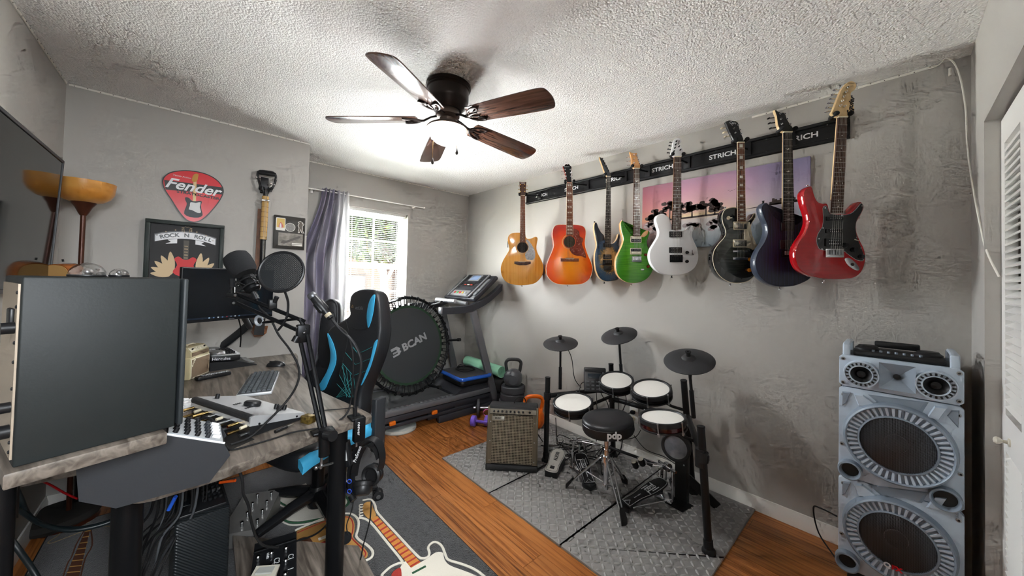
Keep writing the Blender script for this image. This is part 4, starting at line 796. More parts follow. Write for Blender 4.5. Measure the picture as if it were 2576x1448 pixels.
for x, y in ((-.165, 1.043), (.165, 1.043), (-.165, .935), (.165, .935), (-.163, .88), (.163, .88), (-.168, .655), (.168, .655), (-.167, .54), (.168, .535), (-.163, .478), (.163, .478), (-.168, .25), (.168, .25)):
    s_ = MB().lathe([(.0075, 0), (.0075, .003), (.005, .004), (.001, .004)], MX.Translation((x, y, -.02)), 14).build('screw', STEEL, spk); MB().lathe([(.004, .004), (.004, .0048), (.001, .0048)], MX.Translation((x, y, -.02)), 6).build('socket', SPB, s_)
_q = sp(2232, 1414); text('Q', .026, MX.Translation((_q[0], _q[1], .0205)), LETW, spk, bold=.0012); text('FX', .025, MX.Translation((_q[0] + .027, _q[1], .0215)), M('red_print', 'd01020', .4), spk, bold=.0012)
for x in (-.155, .155):                             # carry handles on top
    MB().tube([(x, z1 - .005, -.03), (x, z1 + .045, -.035), (x, z1 + .05, -.06), (x, z1 + .05, -.2), (x, z1 + .045, -.225), (x, z1 - .005, -.23)], .013, 8, flat=((1, 0, 0), .6)).build('handle', SIL1, spk)
td = MB().rbox((0, z1 + .012, -.14), (.27, .024, .2), .008).build('control_deck', SPB, spk)
MB().rbox((0, z1 + .045, -.2), (.14, .03, .016), .006).build('tablet_rest', SPB, spk)
for x in (-.09, .09): MB().lathe([(.042, 0), (.042, .008), (.034, .014), (.03, .02), (.001, .02)], frame((x, z1 + .024, -.12), (0, 1, 0)), 28).build('jog_wheel', SPB, td)
for i in range(7): MB().cyl((-.07 + i * .023, z1 + .024, -.06), (-.07 + i * .023, z1 + .032, -.06), .005, n=10).build('button', SILD, td)
cable('speaker_cable', [(2.3, .19, .28), (2.34, .25, .27), (2.42, .29, .22), (2.43, .27, .1), (2.36, .2, .05)], .0035, RUB, 'black power cable looping from the party speaker')

# ================================================================== foam mat
MATX, MATY, TS = 1.435, .577, .5787; FOAM = M('grey_foam', '868482', .45, bump=(220, .25)); FOAMB = M('grey_foam_tread', '949290', .4)
mat = thing('foam_mat', 'dark grey diamond-tread interlocking foam mat under the drum kit', 'floor mat', (2.0, 1.44, 0))
mwx = (2.572 - MATX) / 2
def edge(p, q, on):                                 # dovetail joint line between two tiles
    p, q = V(p), V(q); d = q - p; n = V((-d.y, d.x)).normalized()
    if not on: return [tuple(p)]
    out = [tuple(p)]; k = 11
    for i in range(k):
        s = (-1) ** i * .009
        for f, h in ((.12, 0), (.02, 1), (.98, 1), (.88, 0)): c = p + d * ((i + f) / k) + n * (s * h); out.append((c.x, c.y))
    return out
EH = {}; 
for i in range(2):
    for j in range(4): EH[i, j] = edge((MATX + i * mwx, MATY + j * TS), (MATX + (i + 1) * mwx, MATY + j * TS), 0 < j < 3)
EV = {}
for i in range(3):
    for j in range(3): EV[i, j] = edge((MATX + i * mwx, MATY + j * TS), (MATX + i * mwx, MATY + (j + 1) * TS), i == 1)
for i in range(2):
    for j in range(3):
        e = EH[i, j] + EV[i + 1, j]
        top = [(MATX + (i + 1) * mwx, MATY + (j + 1) * TS)] + EH[i, j + 1][1:][::-1]; lf = [(MATX + i * mwx, MATY + (j + 1) * TS)] + EV[i, j][1:][::-1]
        o = inset(e + top + lf, .0008); MB().prism([(a, b_) for a, b_ in o], 0.0005, .012, bev=.0015, bev0=0).build('tile', FOAM, mat, w=1, ang=30)
def bump(mb, c, a):
    m = mat4(c, a); rr = ((.0175, .007, 0), (.014, .0045, .004), (.0075, .0018, .0052))
    mb.loft([[m @ V((l * cos(2 * PI * q / 8), w_ * sin(2 * PI * q / 8), z)) for q in range(8)] for l, w_, z in rr], caps=(0, 1))
pts = []
TP_ = .0345; nx_, ny_ = int(mwx * 2 / TP_), int(TS * 3 / TP_)
for i in range(nx_):
    for j in range(ny_):
        x, y = MATX + .018 + i * TP_, MATY + .018 + j * TP_
        if min(abs((x - MATX) - mwx), 9) < .012 or min(abs((y - MATY) % TS), TS - (y - MATY) % TS) < .012: continue
        pts.append((depth((x, y, 0)), x, y, R(45) if (i + j) % 2 else R(-45)))
pts.sort(); rest = MB(); b0 = {}
for n_, (d_, x, y, a) in enumerate(pts):
    if n_ < 300:
        m = MX.Translation((x - 2.0, y - 1.44, .012))
        if a not in b0: q = MB(); bump(q, (0, 0, 0), a); b0[a] = q.build('tread_bump', FOAMB, mat, ang=50); b0[a].matrix_local = m
        else: share(b0[a], 'tread_bump', mat, m)
    else: bump(rest, (x, y, .012), a)
rest.build('tread', FOAMB, mat, w=1, ang=50, fix=False, kind='stuff')
MZ = .0125

# ================================================================== electronic drum kit
kit = thing('drum_kit', 'black electronic drum kit with white mesh pads and three cymbals', 'drum kit', (2.2, 1.2, MZ))
TUBE = M('rack_black', '151618', .4, .2); MESH = M('mesh_head', 'dedcd6', .75, bump=(600, .15)); HOOP = M('hoop_black', '1d1e20', .45); CYM = M('cymbal_rubber', '2e2f31', .55, bump=(120, .15)); SHR = M('shell_red', '3a0b10', .2, coat=.5); SHB = M('shell_black', '101114', .25)
def post(b, t, r=.019, foot=True, nm='post'):
    b, t = V(b), V(t); po = MB().cyl(b + V((0, 0, .004)), t, r, n=20).build(nm, TUBE, kit, w=1)
    d = (t - b).normalized()
    if foot: MB().lathe([(r + .014, 0), (r + .013, .012), (r + .004, .022), (r + .003, .06), (r, .062)], frame(b, d), 20, caps=(1, 0)).build('rubber_foot', RUB, po, w=1)
    MB().cyl(t, t + d * .006, r + .001, n=20).build('end_cap', RUB, po, w=1); return po
def pz(px, py): v = PZ(px, py, MZ); v.z = MZ; return v
pA_ = pz(1373, 1158); pB_ = pz(1543, 1146); pC_ = pz(1743, 1238); pD_ = pz(1783, 1388)
pA2 = P(1378, 950, depth(pA_)); pB2 = P(1537, 916, depth(pB_)); pC2 = P(1720, 958, depth(pC_) - .06); pD2 = P(1763, 1074, depth(pD_) + .04)
for b_, t_ in ((pA_, pA2), (pB_, pB2), (pC_, pC2), (pD_, pD2)): post(b_, t_)
def clampbox(c, d, r=.027, L=.05): MB().cyl(V(c) - V(d).normalized() * L / 2, V(c) + V(d).normalized() * L / 2, r, n=14).rbox(V(c) + V((0, 0, 0)), (.02, .06, .03), .004).build('clamp', HOOP, kit, w=1)
def at(p, q, z): p, q = V(p), V(q); return p.lerp(q, (z - p.z) / (q.z - p.z))
qa, qb = at(pA_, pA2, .50), at(pB_, pB2, .535); qc0 = at(pB_, pB2, .46); qc = at(pC_, pC2, .5); qd = at(pD_, pD2, .48)
for a_, b_ in ((qa, qb), (qc0, qc), (qc + V((0, 0, .03)), qd)): MB().cyl(a_, b_, .0175, n=16).build('crossbar', TUBE, kit, w=1)
for p_ in (qa, qb, qc0, qc, qd): clampbox(p_, (0, 0, 1))
MB().cyl(pD2 + V((0, 0, -.2)), pD2 + V((0, 0, -.11)), .025, n=18).build('clamp', HOOP, kit, w=1)
def tilt(c, tau, roll=0):                           # frame whose z leans towards the eye by tau, and sideways by roll
    h = V((-c.x, -c.y, 0)).normalized(); sd = V((-h.y, h.x, 0)); n = V((0, 0, 1)) * cos(tau) + h * sin(tau) + sd * sin(roll); return frame(c, n, sd)
def pad(c, r, tau, roll, shell, name='drum_pad'):
    m = tilt(c, tau, roll); pd = MB().lathe([(r - .016, -.001), (r - .011, .007), (r - .004, .009), (r + .001, .005), (r + .002, -.018), (r - .003, -.02), (r - .01, -.014)], m, 48, caps=(0, 0)).build('hoop', HOOP, kit, w=1)
    MB().lathe([(.001, .0015), (r * .5, .0012), (r - .013, 0), (r - .013, -.004)], m, 48, caps=(0, 0)).build('mesh_head', MESH, pd, w=1)
    MB().lathe([(r - .008, -.014), (r - .006, -.04), (r - .008, -.05), (r - .05, -.056), (.001, -.056)], m, 48, caps=(0, 1)).build('shell', shell, pd, w=1)
    MB().lathe([(r - .004, -.043), (r, -.045), (r, -.052), (r - .006, -.054), (r - .03, -.052)], m, 48, caps=(0, 0)).build('bottom_hoop', HOOP, pd, w=1)
    for i in range(6):
        a = 2 * PI * i / 6 + .35; e = m @ V(((r + .003) * cos(a), (r + .003) * sin(a), 0)); n = m.to_3x3() @ V((0, 0, 1))
        MB().cyl(e + n * .004, e - n * .05, .0035, n=8).cyl(e + n * .004, e + n * .01, .0055, .0045, n=8).cyl(e - n * .046, e - n * .06, .007, n=8).build('lug', STEEL, pd, w=1)
    return m
cA, cB, cC, cD = P(1441, 1011, 2.47), P(1550, 956, 2.54), P(1638, 977, 2.27), P(1666, 1049, 1.98)
pad(cA, .140, R(10), R(-5), SHB); pad(cB, .122, R(17), R(-4), SHB); pad(cC, .124, R(14), R(-6), SHB); pad(cD, .125, R(1), R(-6), SHR)
def arm(a_, b_, r=.009): MB().tube([a_, V(a_).lerp(V(b_), .5) + V((0, 0, -.012)), b_], r, 10).build('pad_arm', TUBE, kit, w=1)
dn = V((0, 0, -.06)); arm(cA + dn + V((.03, .02, 0)), at(pB_, pB2, .48), .012); arm(cB + dn, at(pB_, pB2, .6)); arm(cC + dn + V((.03, -.03, 0)), at(pC_, pC2, .56)); arm(cD + dn + V((.05, -.04, 0)), qd.lerp(qc, .35))
def cymbal(c, r, tau, roll, foot):
    m = tilt(c, tau, roll); cy = MB().lathe([(r, -.004), (r + .001, 0), (r - .01, .006), (r * .55, .014), (r * .28, .02), (r * .22, .03), (r * .1, .034), (.008, .034)], m, 44, caps=(1, 1)).build('cymbal', CYM, kit, w=1)
    MB().lathe([(.013, .03), (.012, .052), (.016, .056), (.016, .062), (.006, .062), (.006, .056), (.001, .056)], m, 14).build('wing_nut', RUB, cy, w=1)
    u = c + V((0, 0, -.012)); MB().cyl(u, u + (foot - u).normalized() * .05, .016, n=12).build('tilter', HOOP, kit, w=1)
    MB().cyl(u, foot, .0085, n=12).build('cymbal_rod', TUBE, kit, w=1); b2 = u.lerp(foot, .5); MB().cyl(b2, foot, .0125, n=12).build('cymbal_tube', TUBE, kit, w=1)
yA, yB, yC = P(1410, 863, 2.74), P(1557, 843, 2.66), P(1733, 907, 2.05)
cymbal(yA, .134, R(15), R(-4), P(1409, 978, 2.74)); cymbal(yB, .134, R(20), R(-14), P(1566, 985, 2.62)); cymbal(yC, .136, R(22), R(-5), P(1745, 1050, 2.07))
# sound module
mc_ = P(1497, 955, 2.66); mm = frame(mc_, V((-.75, -.62, .55)), V((.64, -.77, 0)))
mo = MB().rbox((0, 0, 0), (.165, .185, .03), .008, mm).build('sound_module', HOOP, kit, w=1)
MB().rbox((0, .07, .016), (.15, .03, .004), .002, mm).build('module_top', BLK, mo, w=1); MB().rbox((.0, .025, .017), (.11, .035, .003), .002, mm).build('module_screen', M('module_screen', '1f2a33', .15), mo, w=1)
for i in range(3):
    for j in range(4): MB().rbox((-.055 + j * .036, -.02 - i * .027, .017), (.022, .012, .004), .002, mm).build('module_button', M('module_button', '4a4b4e', .5), mo, w=1)
MB().cyl(mc_ + V((.02, .02, -.06)), V(qa).lerp(qb, .75), .009, n=10).build('module_arm', TUBE, kit, w=1)
# kit cables
for k, (pl_, lb) in enumerate((([P(1424, 870, 2.72), P(1438, 900, 2.72), P(1445, 950, 2.72), P(1462, 975, 2.7)], 'thin black cable dropping from the left cymbal'), ([P(1478, 958, 2.66), P(1462, 965, 2.64), P(1458, 990, 2.6), P(1465, 1030, 2.6)], 'thin black cable curling left of the drum module'), ([P(1398, 1050, 2.45), P(1400, 1090, 2.45), P(1404, 1120, 2.5)], 'thin cable hanging under the left drum pad'), ([P(1552, 985, 2.56), P(1556, 1010, 2.6), P(1556, 1040, 2.62)], 'thin cable hanging under the middle drum pad'), ([P(1573, 990, 2.5), P(1575, 1010, 2.55), P(1565, 1036, 2.6)], 'second thin cable hanging under the middle drum pad'), ([P(1545, 1010, 2.6), P(1575, 1015, 2.55), P(1600, 1005, 2.4)], 'thin cable slung between the middle drum pads'), ([P(1635, 1012, 2.25), P(1628, 1030, 2.5), P(1612, 1080, 2.58), P(1595, 1100, 2.6), P(1560, 1105, 2.55)], 'thin cable falling from the right middle pad'), ([P(1595, 1095, 2.6), P(1625, 1130, 2.6), P(1670, 1148, 2.5), P(1700, 1168, 2.4)], 'thin cable running to the kick pad'), ([P(1745, 915, 2.07), P(1738, 960, 2.09), P(1741, 1005, 2.09), P(1748, 1040, 2.08)], 'thin cable along the right cymbal rod'), ([P(1500, 980, 2.62), P(1501, 1010, 2.62), P(1503, 1040, 2.62), P(1500, 1110, 2.6)], 'thin cable dropping from the drum module'), ([P(1508, 980, 2.6), P(1518, 1000, 2.62), P(1530, 1020, 2.64), P(1540, 1100, 2.64)], 'second thin cable dropping from the drum module'))):
    cable('drum_cable', pl_, .0028, RUB, lb, 'drum kit cables')
# kick pad tower
kp = pz(1715, 1260); KT = thing('kick_tower', 'black kick drum pad tower with round grey head', 'kick pad', (kp.x, kp.y, MZ))
kd = P(1700, 1124, depth(kp) - .06); nk = V((-.80, .35, .05)).normalized(); nk = V((-.86, -.12, .04)).normalized(); km = frame(kd, nk, (0, 0, 1))
MB().lathe([(.001, -.055), (.07, -.055), (.078, -.05), (.08, -.01), (.084, -.004), (.084, .008), (.078, .012), (.066, .01), (.066, .004), (.001, .006)], km, 40).build('pad_ring', HOOP, KT, w=1); MB().lathe([(.066, .006), (.04, .008), (.001, .009)], km, 36, caps=(1, 1)).build('pad_head', M('kick_head', '6c7078', .35, var=('9a9da3', 14, (1, 1, 1))), KT, w=1)
b0_ = V((kp.x, kp.y, MZ)); MB().rbox((kp.x, kp.y, (kd.z + MZ) / 2 - .02), (.045, .075, kd.z - MZ), .006).build('column', TUBE, KT, w=1)
for s in (0, 1):
    f_ = pz(1805, 1278) if s == 0 else V((kp.x + .12, kp.y + .12, MZ)); t_ = V((kp.x + .01, kp.y, .17)); d = (f_ - t_)
    MB().box((0, 0, d.length / 2), (.012, .05, d.length), frame(t_ + V((0, 0, .012)), d, V((0, 0, 1)).cross(d))).build('brace', TUBE, KT, w=1, ang=0)
for dz in (.28, .25, .31): MB().sph((kp.x - .026, kp.y + .02 * (-1) ** int(dz * 100), dz), .005, 8, 6).build('bolt', STEEL, KT, w=1)
MB().prism([(-.06, -.05), (.05, -.07), (.06, .07), (-.05, .06)], 0, .008, MX.Translation((kp.x - .05, kp.y, MZ)), bev=.002).build('base_plate', TUBE, KT, w=1)
# pedals
FP = M('pedal_black', '141518', .35); FPW = M('pedal_print', 'd5d7da', .4)
def footpedal(t, heel, toe, wh, wt, mat, edge, txt, hz=.03, tz=.14, shape=None, sz=.03, two=None):
    heel, toe = V(heel), V(toe); d = toe - heel; L = d.length; m = ortho(heel, d, V((0, 0, 1)).cross(d)); m2 = m
    o = shape(L, wh, wt) if shape else [(0, -wh / 2), (L, -wt / 2), (L, wt / 2), (0, wh / 2)]
    b = MB().prism(o, 0, .008, m, bev=.002).build('footboard', mat, t, w=1)
    if edge is not None:
        mb = MB(); mb.tube([m @ V((x, y, .0085)) for x, y in inset(o, .006)], .0014, 5, True); mb.build('edge_line', edge, b, w=1)
    return m, L, b
def shoe(L, wh, wt):
    return smooth([(0, -wh * .36), (L * .03, -wh * .46), (L * .3, -wt * .44), (L * .62, -wt * .62), (L * .9, -wt * .55), (L, -wt * .3), (L, wt * .3), (L * .9, wt * .55), (L * .62, wt * .62), (L * .3, wt * .44), (L * .03, wh * .46), (0, wh * .36)], 3)
hh = thing('hihat_pedal', 'silver-topped hi-hat controller foot pedal beside the amplifier', 'foot pedal', pz(1390, 1195))
he, to = PZ(1386, 1186, .05), PZ(1408, 1130, .085)
SILV = M('pedal_silver', 'b9b7b0', .35, .3); m, L, b = footpedal(hh, he, to, .09, .1, SILV, FP, '', shape=lambda L, a, c: smooth([(0, -.04), (L * .25, -.043), (L * .75, -.055), (L * .96, -.035), (L, 0), (L * .96, .035), (L * .75, .055), (L * .25, .043), (0, .04)], 3))
text('ALESIS', .036, m @ MX.Translation((L * .62, 0, .0095)), FP, b, w=1)
dd = V(to) - V(he); MB().loft([[V((p.x, p.y, MZ)), V((q_.x, q_.y, MZ)), q_ + V((0, 0, -.002)), p + V((0, 0, -.002))] for p, q_ in ((m @ V((-.005, -.042, 0)), m @ V((-.005, .042, 0))), (m @ V((L * .75, -.055, 0)), m @ V((L * .75, .055, 0))), (m @ V((L * .97, -.035, 0)), m @ V((L * .97, .035, 0))))]).build('pedal_base', FP, hh, w=1)
MB().box((L * .14, 0, .0085), (.03, .03, .001), m).build('grip_pad', FP, b, w=1)
dp = thing('double_kick_pedal', 'chrome double bass drum pedal with linking shaft and two beaters', 'foot pedal', pz(1600, 1270))
def tama(hpx, tpx, tower):
    he, to = PZ(*hpx, .04), PZ(*tpx, .13); m, L, b = footpedal(dp, he, to, .085, .085, FP, FPW, '', shape=shoe)
    for yy, s in ((.014, 1), (-.014, 1)):
        MB().box((L * .62, yy, .0088), (.07, .006, .0012), m).box((L * .62 + .03 * (1 if yy > 0 else -1), yy * 1.6, .0088), (.006, .03, .0012), m).box((L * .62 - .02 * (1 if yy > 0 else -1), yy * 2, .0088), (.05, .005, .0012), m).build('emblem', FPW, b, w=1, ang=0)
    text('TAMA', .022, m @ MX.Translation((L * .62, 0, .009)), FPW, b, w=1, sx=1.3); text('Iron Cobra', .011, m @ MX.Translation((L * .3, 0, .009)) , FPW, b, w=1)
    MB().tube([m @ V(p) for p in ((L * .03, -.02, .009), (L * .12, 0, .009), (L * .03, .02, .009))], .0015, 5).build('heel_line', FPW, b, w=1)
    h0 = m @ V((.005, 0, 0)); MB().rbox((h0.x, h0.y, (h0.z + MZ) / 2), (.07, .07, max(.01, h0.z - MZ)), .006).build('heel_block', FP, dp, w=1)
    sd = (m.to_3x3() @ V((0, 1, 0))); tw = m @ V((L + .02, 0, 0)); tw.z = MZ
    for s in (-1, 1): MB().tube([tw + sd * s * .045, tw + sd * s * .045 + V((0, 0, .12)), tw + sd * s * .04 + V((0, 0, .2))], .009, 8).build('tower_post', CHR, dp, w=1)
    MB().cyl(tw + sd * .07 + V((0, 0, .2)), tw - sd * .07 + V((0, 0, .2)), .009, n=12).build('axle', CHR, dp, w=1)
    MB().cyl(tw + V((0, 0, .2)) - sd * .015, tw + V((0, 0, .2)) + sd * .015, .026, n=20).build('cam', CHR, dp, w=1)
    MB().box((0, 0, 0), (.012, .006, .1), MX.Translation(tw.lerp(m @ V((L, 0, 0)), .5) + V((0, 0, .11)))).build('chain', STEEL, dp, w=1)
    for s in (-1, 1): MB().tube([m @ V((.02, s * .035, -.01)), tw + sd * s * .04 + V((0, 0, .02))], .004, 6).build('base_rod', CHR, dp, w=1)
    MB().rbox(tw + V((0, 0, .01)), (.1, .1, .016), .006).build('base_clamp', CHR, dp, w=1)
    sp_ = [tw + sd * .075 + V((.004 * cos(i * .9), .004 * sin(i * .9), .05 + i * .0035)) for i in range(40)]; MB().tube(sp_, .0015, 4).build('spring', CHR, dp, w=1)
    return tw, sd, m, L
t1, s1, m1, L1 = tama((1483, 1216), (1458, 1140), 0); t2, s2, m2, L2 = tama((1574, 1268), (1672, 1208), 1)
a_, b_ = t1 - s1 * .075 + V((0, 0, .2)), P(1604, 1150, 2.34); a_ = P(1532, 1124, 2.5); MB().cyl(a_, b_, .0095, n=12).build('drive_shaft', FP, dp, w=1); MB().cyl(t1 + V((0, 0, .2)), a_, .006, n=8).build('shaft_end', CHR, dp, w=1); MB().cyl(b_, t2 + V((0, 0, .2)), .008, n=8).build('shaft_end', CHR, dp, w=1)
for px, py, Z in ((1597, 1166, 2.28), (1614, 1160, 2.24)):
    c = P(px, py, Z); mb_ = frame(c, V((-.3, .25, .9))); MB().lathe([(.001, -.026), (.016, -.026), (.02, -.018), (.02, .012), (.018, .016)], mb_, 20, caps=(1, 0)).build('beater', FP, dp, w=1); MB().lathe([(.018, .016), (.016, .022), (.001, .022)], mb_, 20, caps=(0, 1)).build('beater_felt', M('felt', 'd8d3c6', .9), dp, w=1); MB().cyl(c, t2 + V((0, 0, .2)), .003, n=8).build('beater_rod', CHR, dp, w=1)
MB().cyl(P(1628, 1163, 2.26), P(1642, 1170, 2.24), .013, n=14).build('shaft_cap', FP, dp, w=1)
# throne
sc_ = P(1527, 1046, 2.16); thr = thing('drum_throne', 'round black padded drum stool on chrome tripod legs', 'stool', (sc_.x, sc_.y, MZ))
LEA = M('black_vinyl', '1a1b1e', .38, bump=(260, .2)); MB().lathe([(.001, .002), (.08, 0), (.13, -.003), (.146, -.009), (.153, -.019), (.154, -.026), (.152, -.028), (.155, -.031), (.156, -.072), (.15, -.085), (.13, -.088), (.001, -.088)], tilt(sc_, R(3), R(-6)), 56).build('seat', LEA, thr, w=1)
dcam = V((-sc_.x, -sc_.y, 0)).normalized(); sdv = V((-dcam.y, dcam.x, 0)); lp = sc_ + dcam * .1635 + V((0, 0, -.066)) - sdv * -.052
az = R(-14); dl = V((dcam.x * cos(az) - dcam.y * sin(az), dcam.x * sin(az) + dcam.y * cos(az), 0)); dl = dcam.lerp(sdv * 1, .22).normalized(); lp = sc_ + dl * .158 + V((0, 0, -.052)); text('pdp', .056, ortho(lp, V((0, 0, 1)).cross(dl), (0, 0, 1)), LETW, thr, w=1, bold=.002, ext=.001)
bx = V((sc_.x, sc_.y, .1)); MB().cyl(V((sc_.x, sc_.y, sc_.z - .1)), V((sc_.x, sc_.y, .3)), .013, n=16).build('spindle', CHR, thr, w=1); MB().cyl(V((sc_.x, sc_.y, .34)), V((sc_.x, sc_.y, .1)), .0165, n=16).build('tube', CHR, thr, w=1)
MB().cyl(V((sc_.x, sc_.y, .3)), V((sc_.x, sc_.y, .265)), .026, n=16).build('collar', CHR, thr, w=1)
for px, py in ((1426, 1226), (1571, 1322), (1572, 1216)):
    f = pz(px, py); h_ = V((sc_.x, sc_.y, .29)); d = (f - h_); sd = V((-d.y, d.x, 0)).normalized(); h0 = h_ + V((d.x, d.y, 0)).normalized() * .03; e = h0.lerp(f, .86) + V((0, 0, .012))
    for s in (-1, 1): MB().tube([h0 + sd * s * .018, e + sd * s * .008], .006, 6).build('leg', CHR, thr, w=1)
    MB().loft([[c_ + sd * a * w_ + V((0, 0, b * h)) for a, b in ((-1, -1), (1, -1), (1, 1), (-1, 1))] for c_, w_, h in ((e.lerp(f, -.25) + V((0, 0, .006)), .014, .012), (f + V((0, 0, .016)), .019, .016))]).build('rubber_foot', RUB, thr, w=1)
    m_ = h0.lerp(f, .45); MB().tube([V((sc_.x, sc_.y, .13)), m_], .004, 6).build('strut', CHR, thr, w=1)
MB().rbox((sc_.x, sc_.y, .125), (.05, .02, .02), .004).build('strut_hub', CHR, thr, w=1)
# monitor amplifier
aL, aR = pz(1221, 1182), pz(1351, 1190); aw = (aR - aL).length; am = ortho((aL + aR) / 2, aR - aL, (0, 0, 1)); am = am @ MX.Rotation(R(-9), 4, 'X')
amp = thing('guitar_amplifier', 'black tilted guitar amplifier with perforated grille and knobs', 'amplifier', am)
AMPM = M('amp_vinyl', '1b1b1c', .6, bump=(200, .4)); AMPB = M('amp_bronze', '6b6252', .45, .5); GRA = M('amp_grille', '968b78', .4, .5); perforate(GRA, 300, .42)
ah = .43; MB().rbox((0, ah / 2 + .004, -.115), (aw, ah, .21), .012).build('cabinet', AMPM, amp); MB().rbox((0, .022, -.02), (aw + .004, .045, .05), .01).build('bottom_rail', AMPM, amp)
for s in (-1, 1): MB().rbox((s * (aw / 2 - .007), ah / 2 + .025, -.005), (.016, ah - .04, .016), .004).build('side_trim', AMPB, amp)
MB().box((0, .22, -.011), (aw - .03, .33, .004)).build('baffle', M('amp_baffle', '14130f', .9), amp, ang=0); MB().lathe([(.12, 0), (.06, -.02), (.03, -.02), (.001, -.012)], MX.Translation((0, .2, -.006)), 32, caps=(0, 1)).build('speaker_cone', CONE, amp)
MB().box((0, .215, .0015), (aw - .07, .325, .002)).build('grille', GRA, amp, ang=0)
MB().prism([(-aw / 2 + .014, .05), (aw / 2 - .014, .05), (aw / 2 - .014, .385), (-aw / 2 + .014, .385)], -.004, -.003).build('grille_backing', M('amp_cloth', '17140f', .9), amp, ang=0)
for s in (-1, 1): MB().box((s * (aw / 2 - .024), .215, .0025), (.026, .335, .004)).build('grille_frame', AMPB, amp, ang=0)
MB().box((0, .402, -.002), (aw - .03, .034, .008)).build('control_panel', M('amp_panel', '8a8478', .4, .6), amp, ang=0)
for i in range(9): MB().lathe([(.008, 0), (.0075, .008), (.004, .014), (.001, .014)], MX.Translation((-aw / 2 + .045 + i * .03 + (.02 if i > 7 else 0), .402, .002)), 14).build('knob', BLK, amp)
bp_ = MB().rbox((-.105, .355, .006), (.09, .03, .004), .002).build('name_plate', M('plate_silver', 'a9a69c', .35, .7), amp); text('MUSIC', .016, MX.Translation((-.105, .355, .0085)), BLK, bp_, bold=.0004)
for x in (-1, 1):
    for y in (.07, .2, .33): MB().sph((x * (aw / 2 - .024), y, .005), .004, 8, 5).build('screw', STEEL, amp)
cable('amplifier_cable', [am @ V((0, .44, -.12)), am @ V((.02, .475, -.14)), am @ V((.08, .47, -.16)), am @ V((.12, .3, -.24)), pz(1365, 1110)], .004, RUB, 'black cable arching over the top of the amplifier')
# wall outlet and plug
op = PX(1595, 1043, XR); ou = thing('wall_outlet', 'white double wall outlet behind the drum stool', 'outlet', (XR, op.y, op.z))
MB().rbox((-.003, 0, 0), (.006, .072, .116), .004).build('cover_plate', WHITE, ou)
for s in (-1, 1):
    MB().lathe([(.017, 0), (.016, .002), (.001, .0025)], frame((-.006, 0, s * .026), (-1, 0, 0)), 20).build('socket', CREAM, ou); MB().box((-.0088, .006, s * .026), (.001, .002, .009)).box((-.0088, -.006, s * .026), (.001, .002, .007)).build('slot', BLK, ou, ang=0)
pl0 = thing('power_plug', 'black power plug in the upper wall outlet', 'plug', (XR - .01, op.y, op.z + .026)); MB().rbox((-.014, 0, 0), (.03, .03, .026), .005).build('plug_body', RUB, pl0)
cable('plug_cable', [(XR - .038, op.y, op.z + .026), (XR - .07, op.y + .02, op.z + .01), (XR - .06, op.y + .05, op.z - .1), (XR - .08, op.y + .08, MZ + .01), (XR - .2, op.y + .16, MZ + .004)], .004, RUB, 'black cable hanging from the wall outlet to the mat')
TANG = ['%s cable in the tangle behind the left kick pedal' % q for q in ('leftmost looping', 'highest arching', 'rightmost looping', 'lowest flat', 'long wandering', 'tightly curled', 'middle looping', 'thin stray', 'cable-tied', 'frontmost curled', 'rearmost curled', 'short bent')]
for k in range(12):
    x0, y0 = random.uniform(2.1, 2.42), random.uniform(1.45, 1.78); q = [(x0 + random.uniform(-.12, .12), y0 + random.uniform(-.12, .12), MZ + random.uniform(.006, .1)) for _ in range(6)]
    cable('floor_cable', q, .003, RUB, TANG[k], 'tangled floor cables')
# ================================================================== treadmill
tm = thing('treadmill', 'black treadmill with tilted console in the window corner', 'treadmill', (1.7, 3.25, 0))
TMB = M('treadmill_black', '323338', .45); TMG = M('treadmill_grey', '6c6d70', .4, .2); TMS = M('treadmill_silver', '9a9c9f', .35, .5); BELT = M('treadmill_belt', '48494b', .7, bump=(300, .3)); ORG = M('orange_plastic', 'e8731c', .35)
y0, y1 = 2.885, 3.60; zt = .215
MB().box((1.66, (y0 + y1) / 2, zt - .012), (1.32, y1 - y0 - .14, .02)).build('belt', BELT, tm, w=1, ang=0)
for y in (y0 + .045, y1 - .045):
    rl_ = MB().rbox((1.69, y, zt - .012), (1.38, .085, .05), .01).build('foot_rail', TMG, tm, w=1)
    mb = MB()
    for i in range(25): mb.box((1.04 + i * .045, y, zt + .014), (.02, .03, .0025))
    mb.build('grip_ribs', TMS, rl_, w=1, ang=0, kind='stuff')
MB().rbox((1.69, y0 + .03, zt - .068), (1.34, .04, .05), .006).build('side_frame', TMB, tm, w=1); MB().rbox((1.69, y1 - .03, zt - .068), (1.34, .04, .05), .006).build('side_frame', TMB, tm, w=1)
MB().rbox((1.58, y0 + .03, zt - .125), (1.14, .035, .03), .006).build('lower_frame', TMB, tm, w=1)
for px, py in ((987, 1055), (1093, 1030)):
    p = PY(px, py, y0 + .005); MB().rbox((p.x, y0 + .004, zt - .092), (.055, .03, .035), .008).build('cushion', ORG, tm, w=1)
for y in (y0 + .03, y1 - .03):
    MB().rbox((2.12, y, .035), (.74, .045, .07), .012).build('base_foot', TMB, tm, w=1); MB().cyl((1.04, y - .02, .05), (1.04, y + .02, .05), .05, n=20).build('rear_roller_cap', TMB, tm, w=1)
MB().box((2.0, y0 + .045, .12), (.7, .02, .14)).box((2.0, y1 - .045, .12), (.7, .02, .14)).build('motor_skirt', TMB, tm, w=1, ang=0)
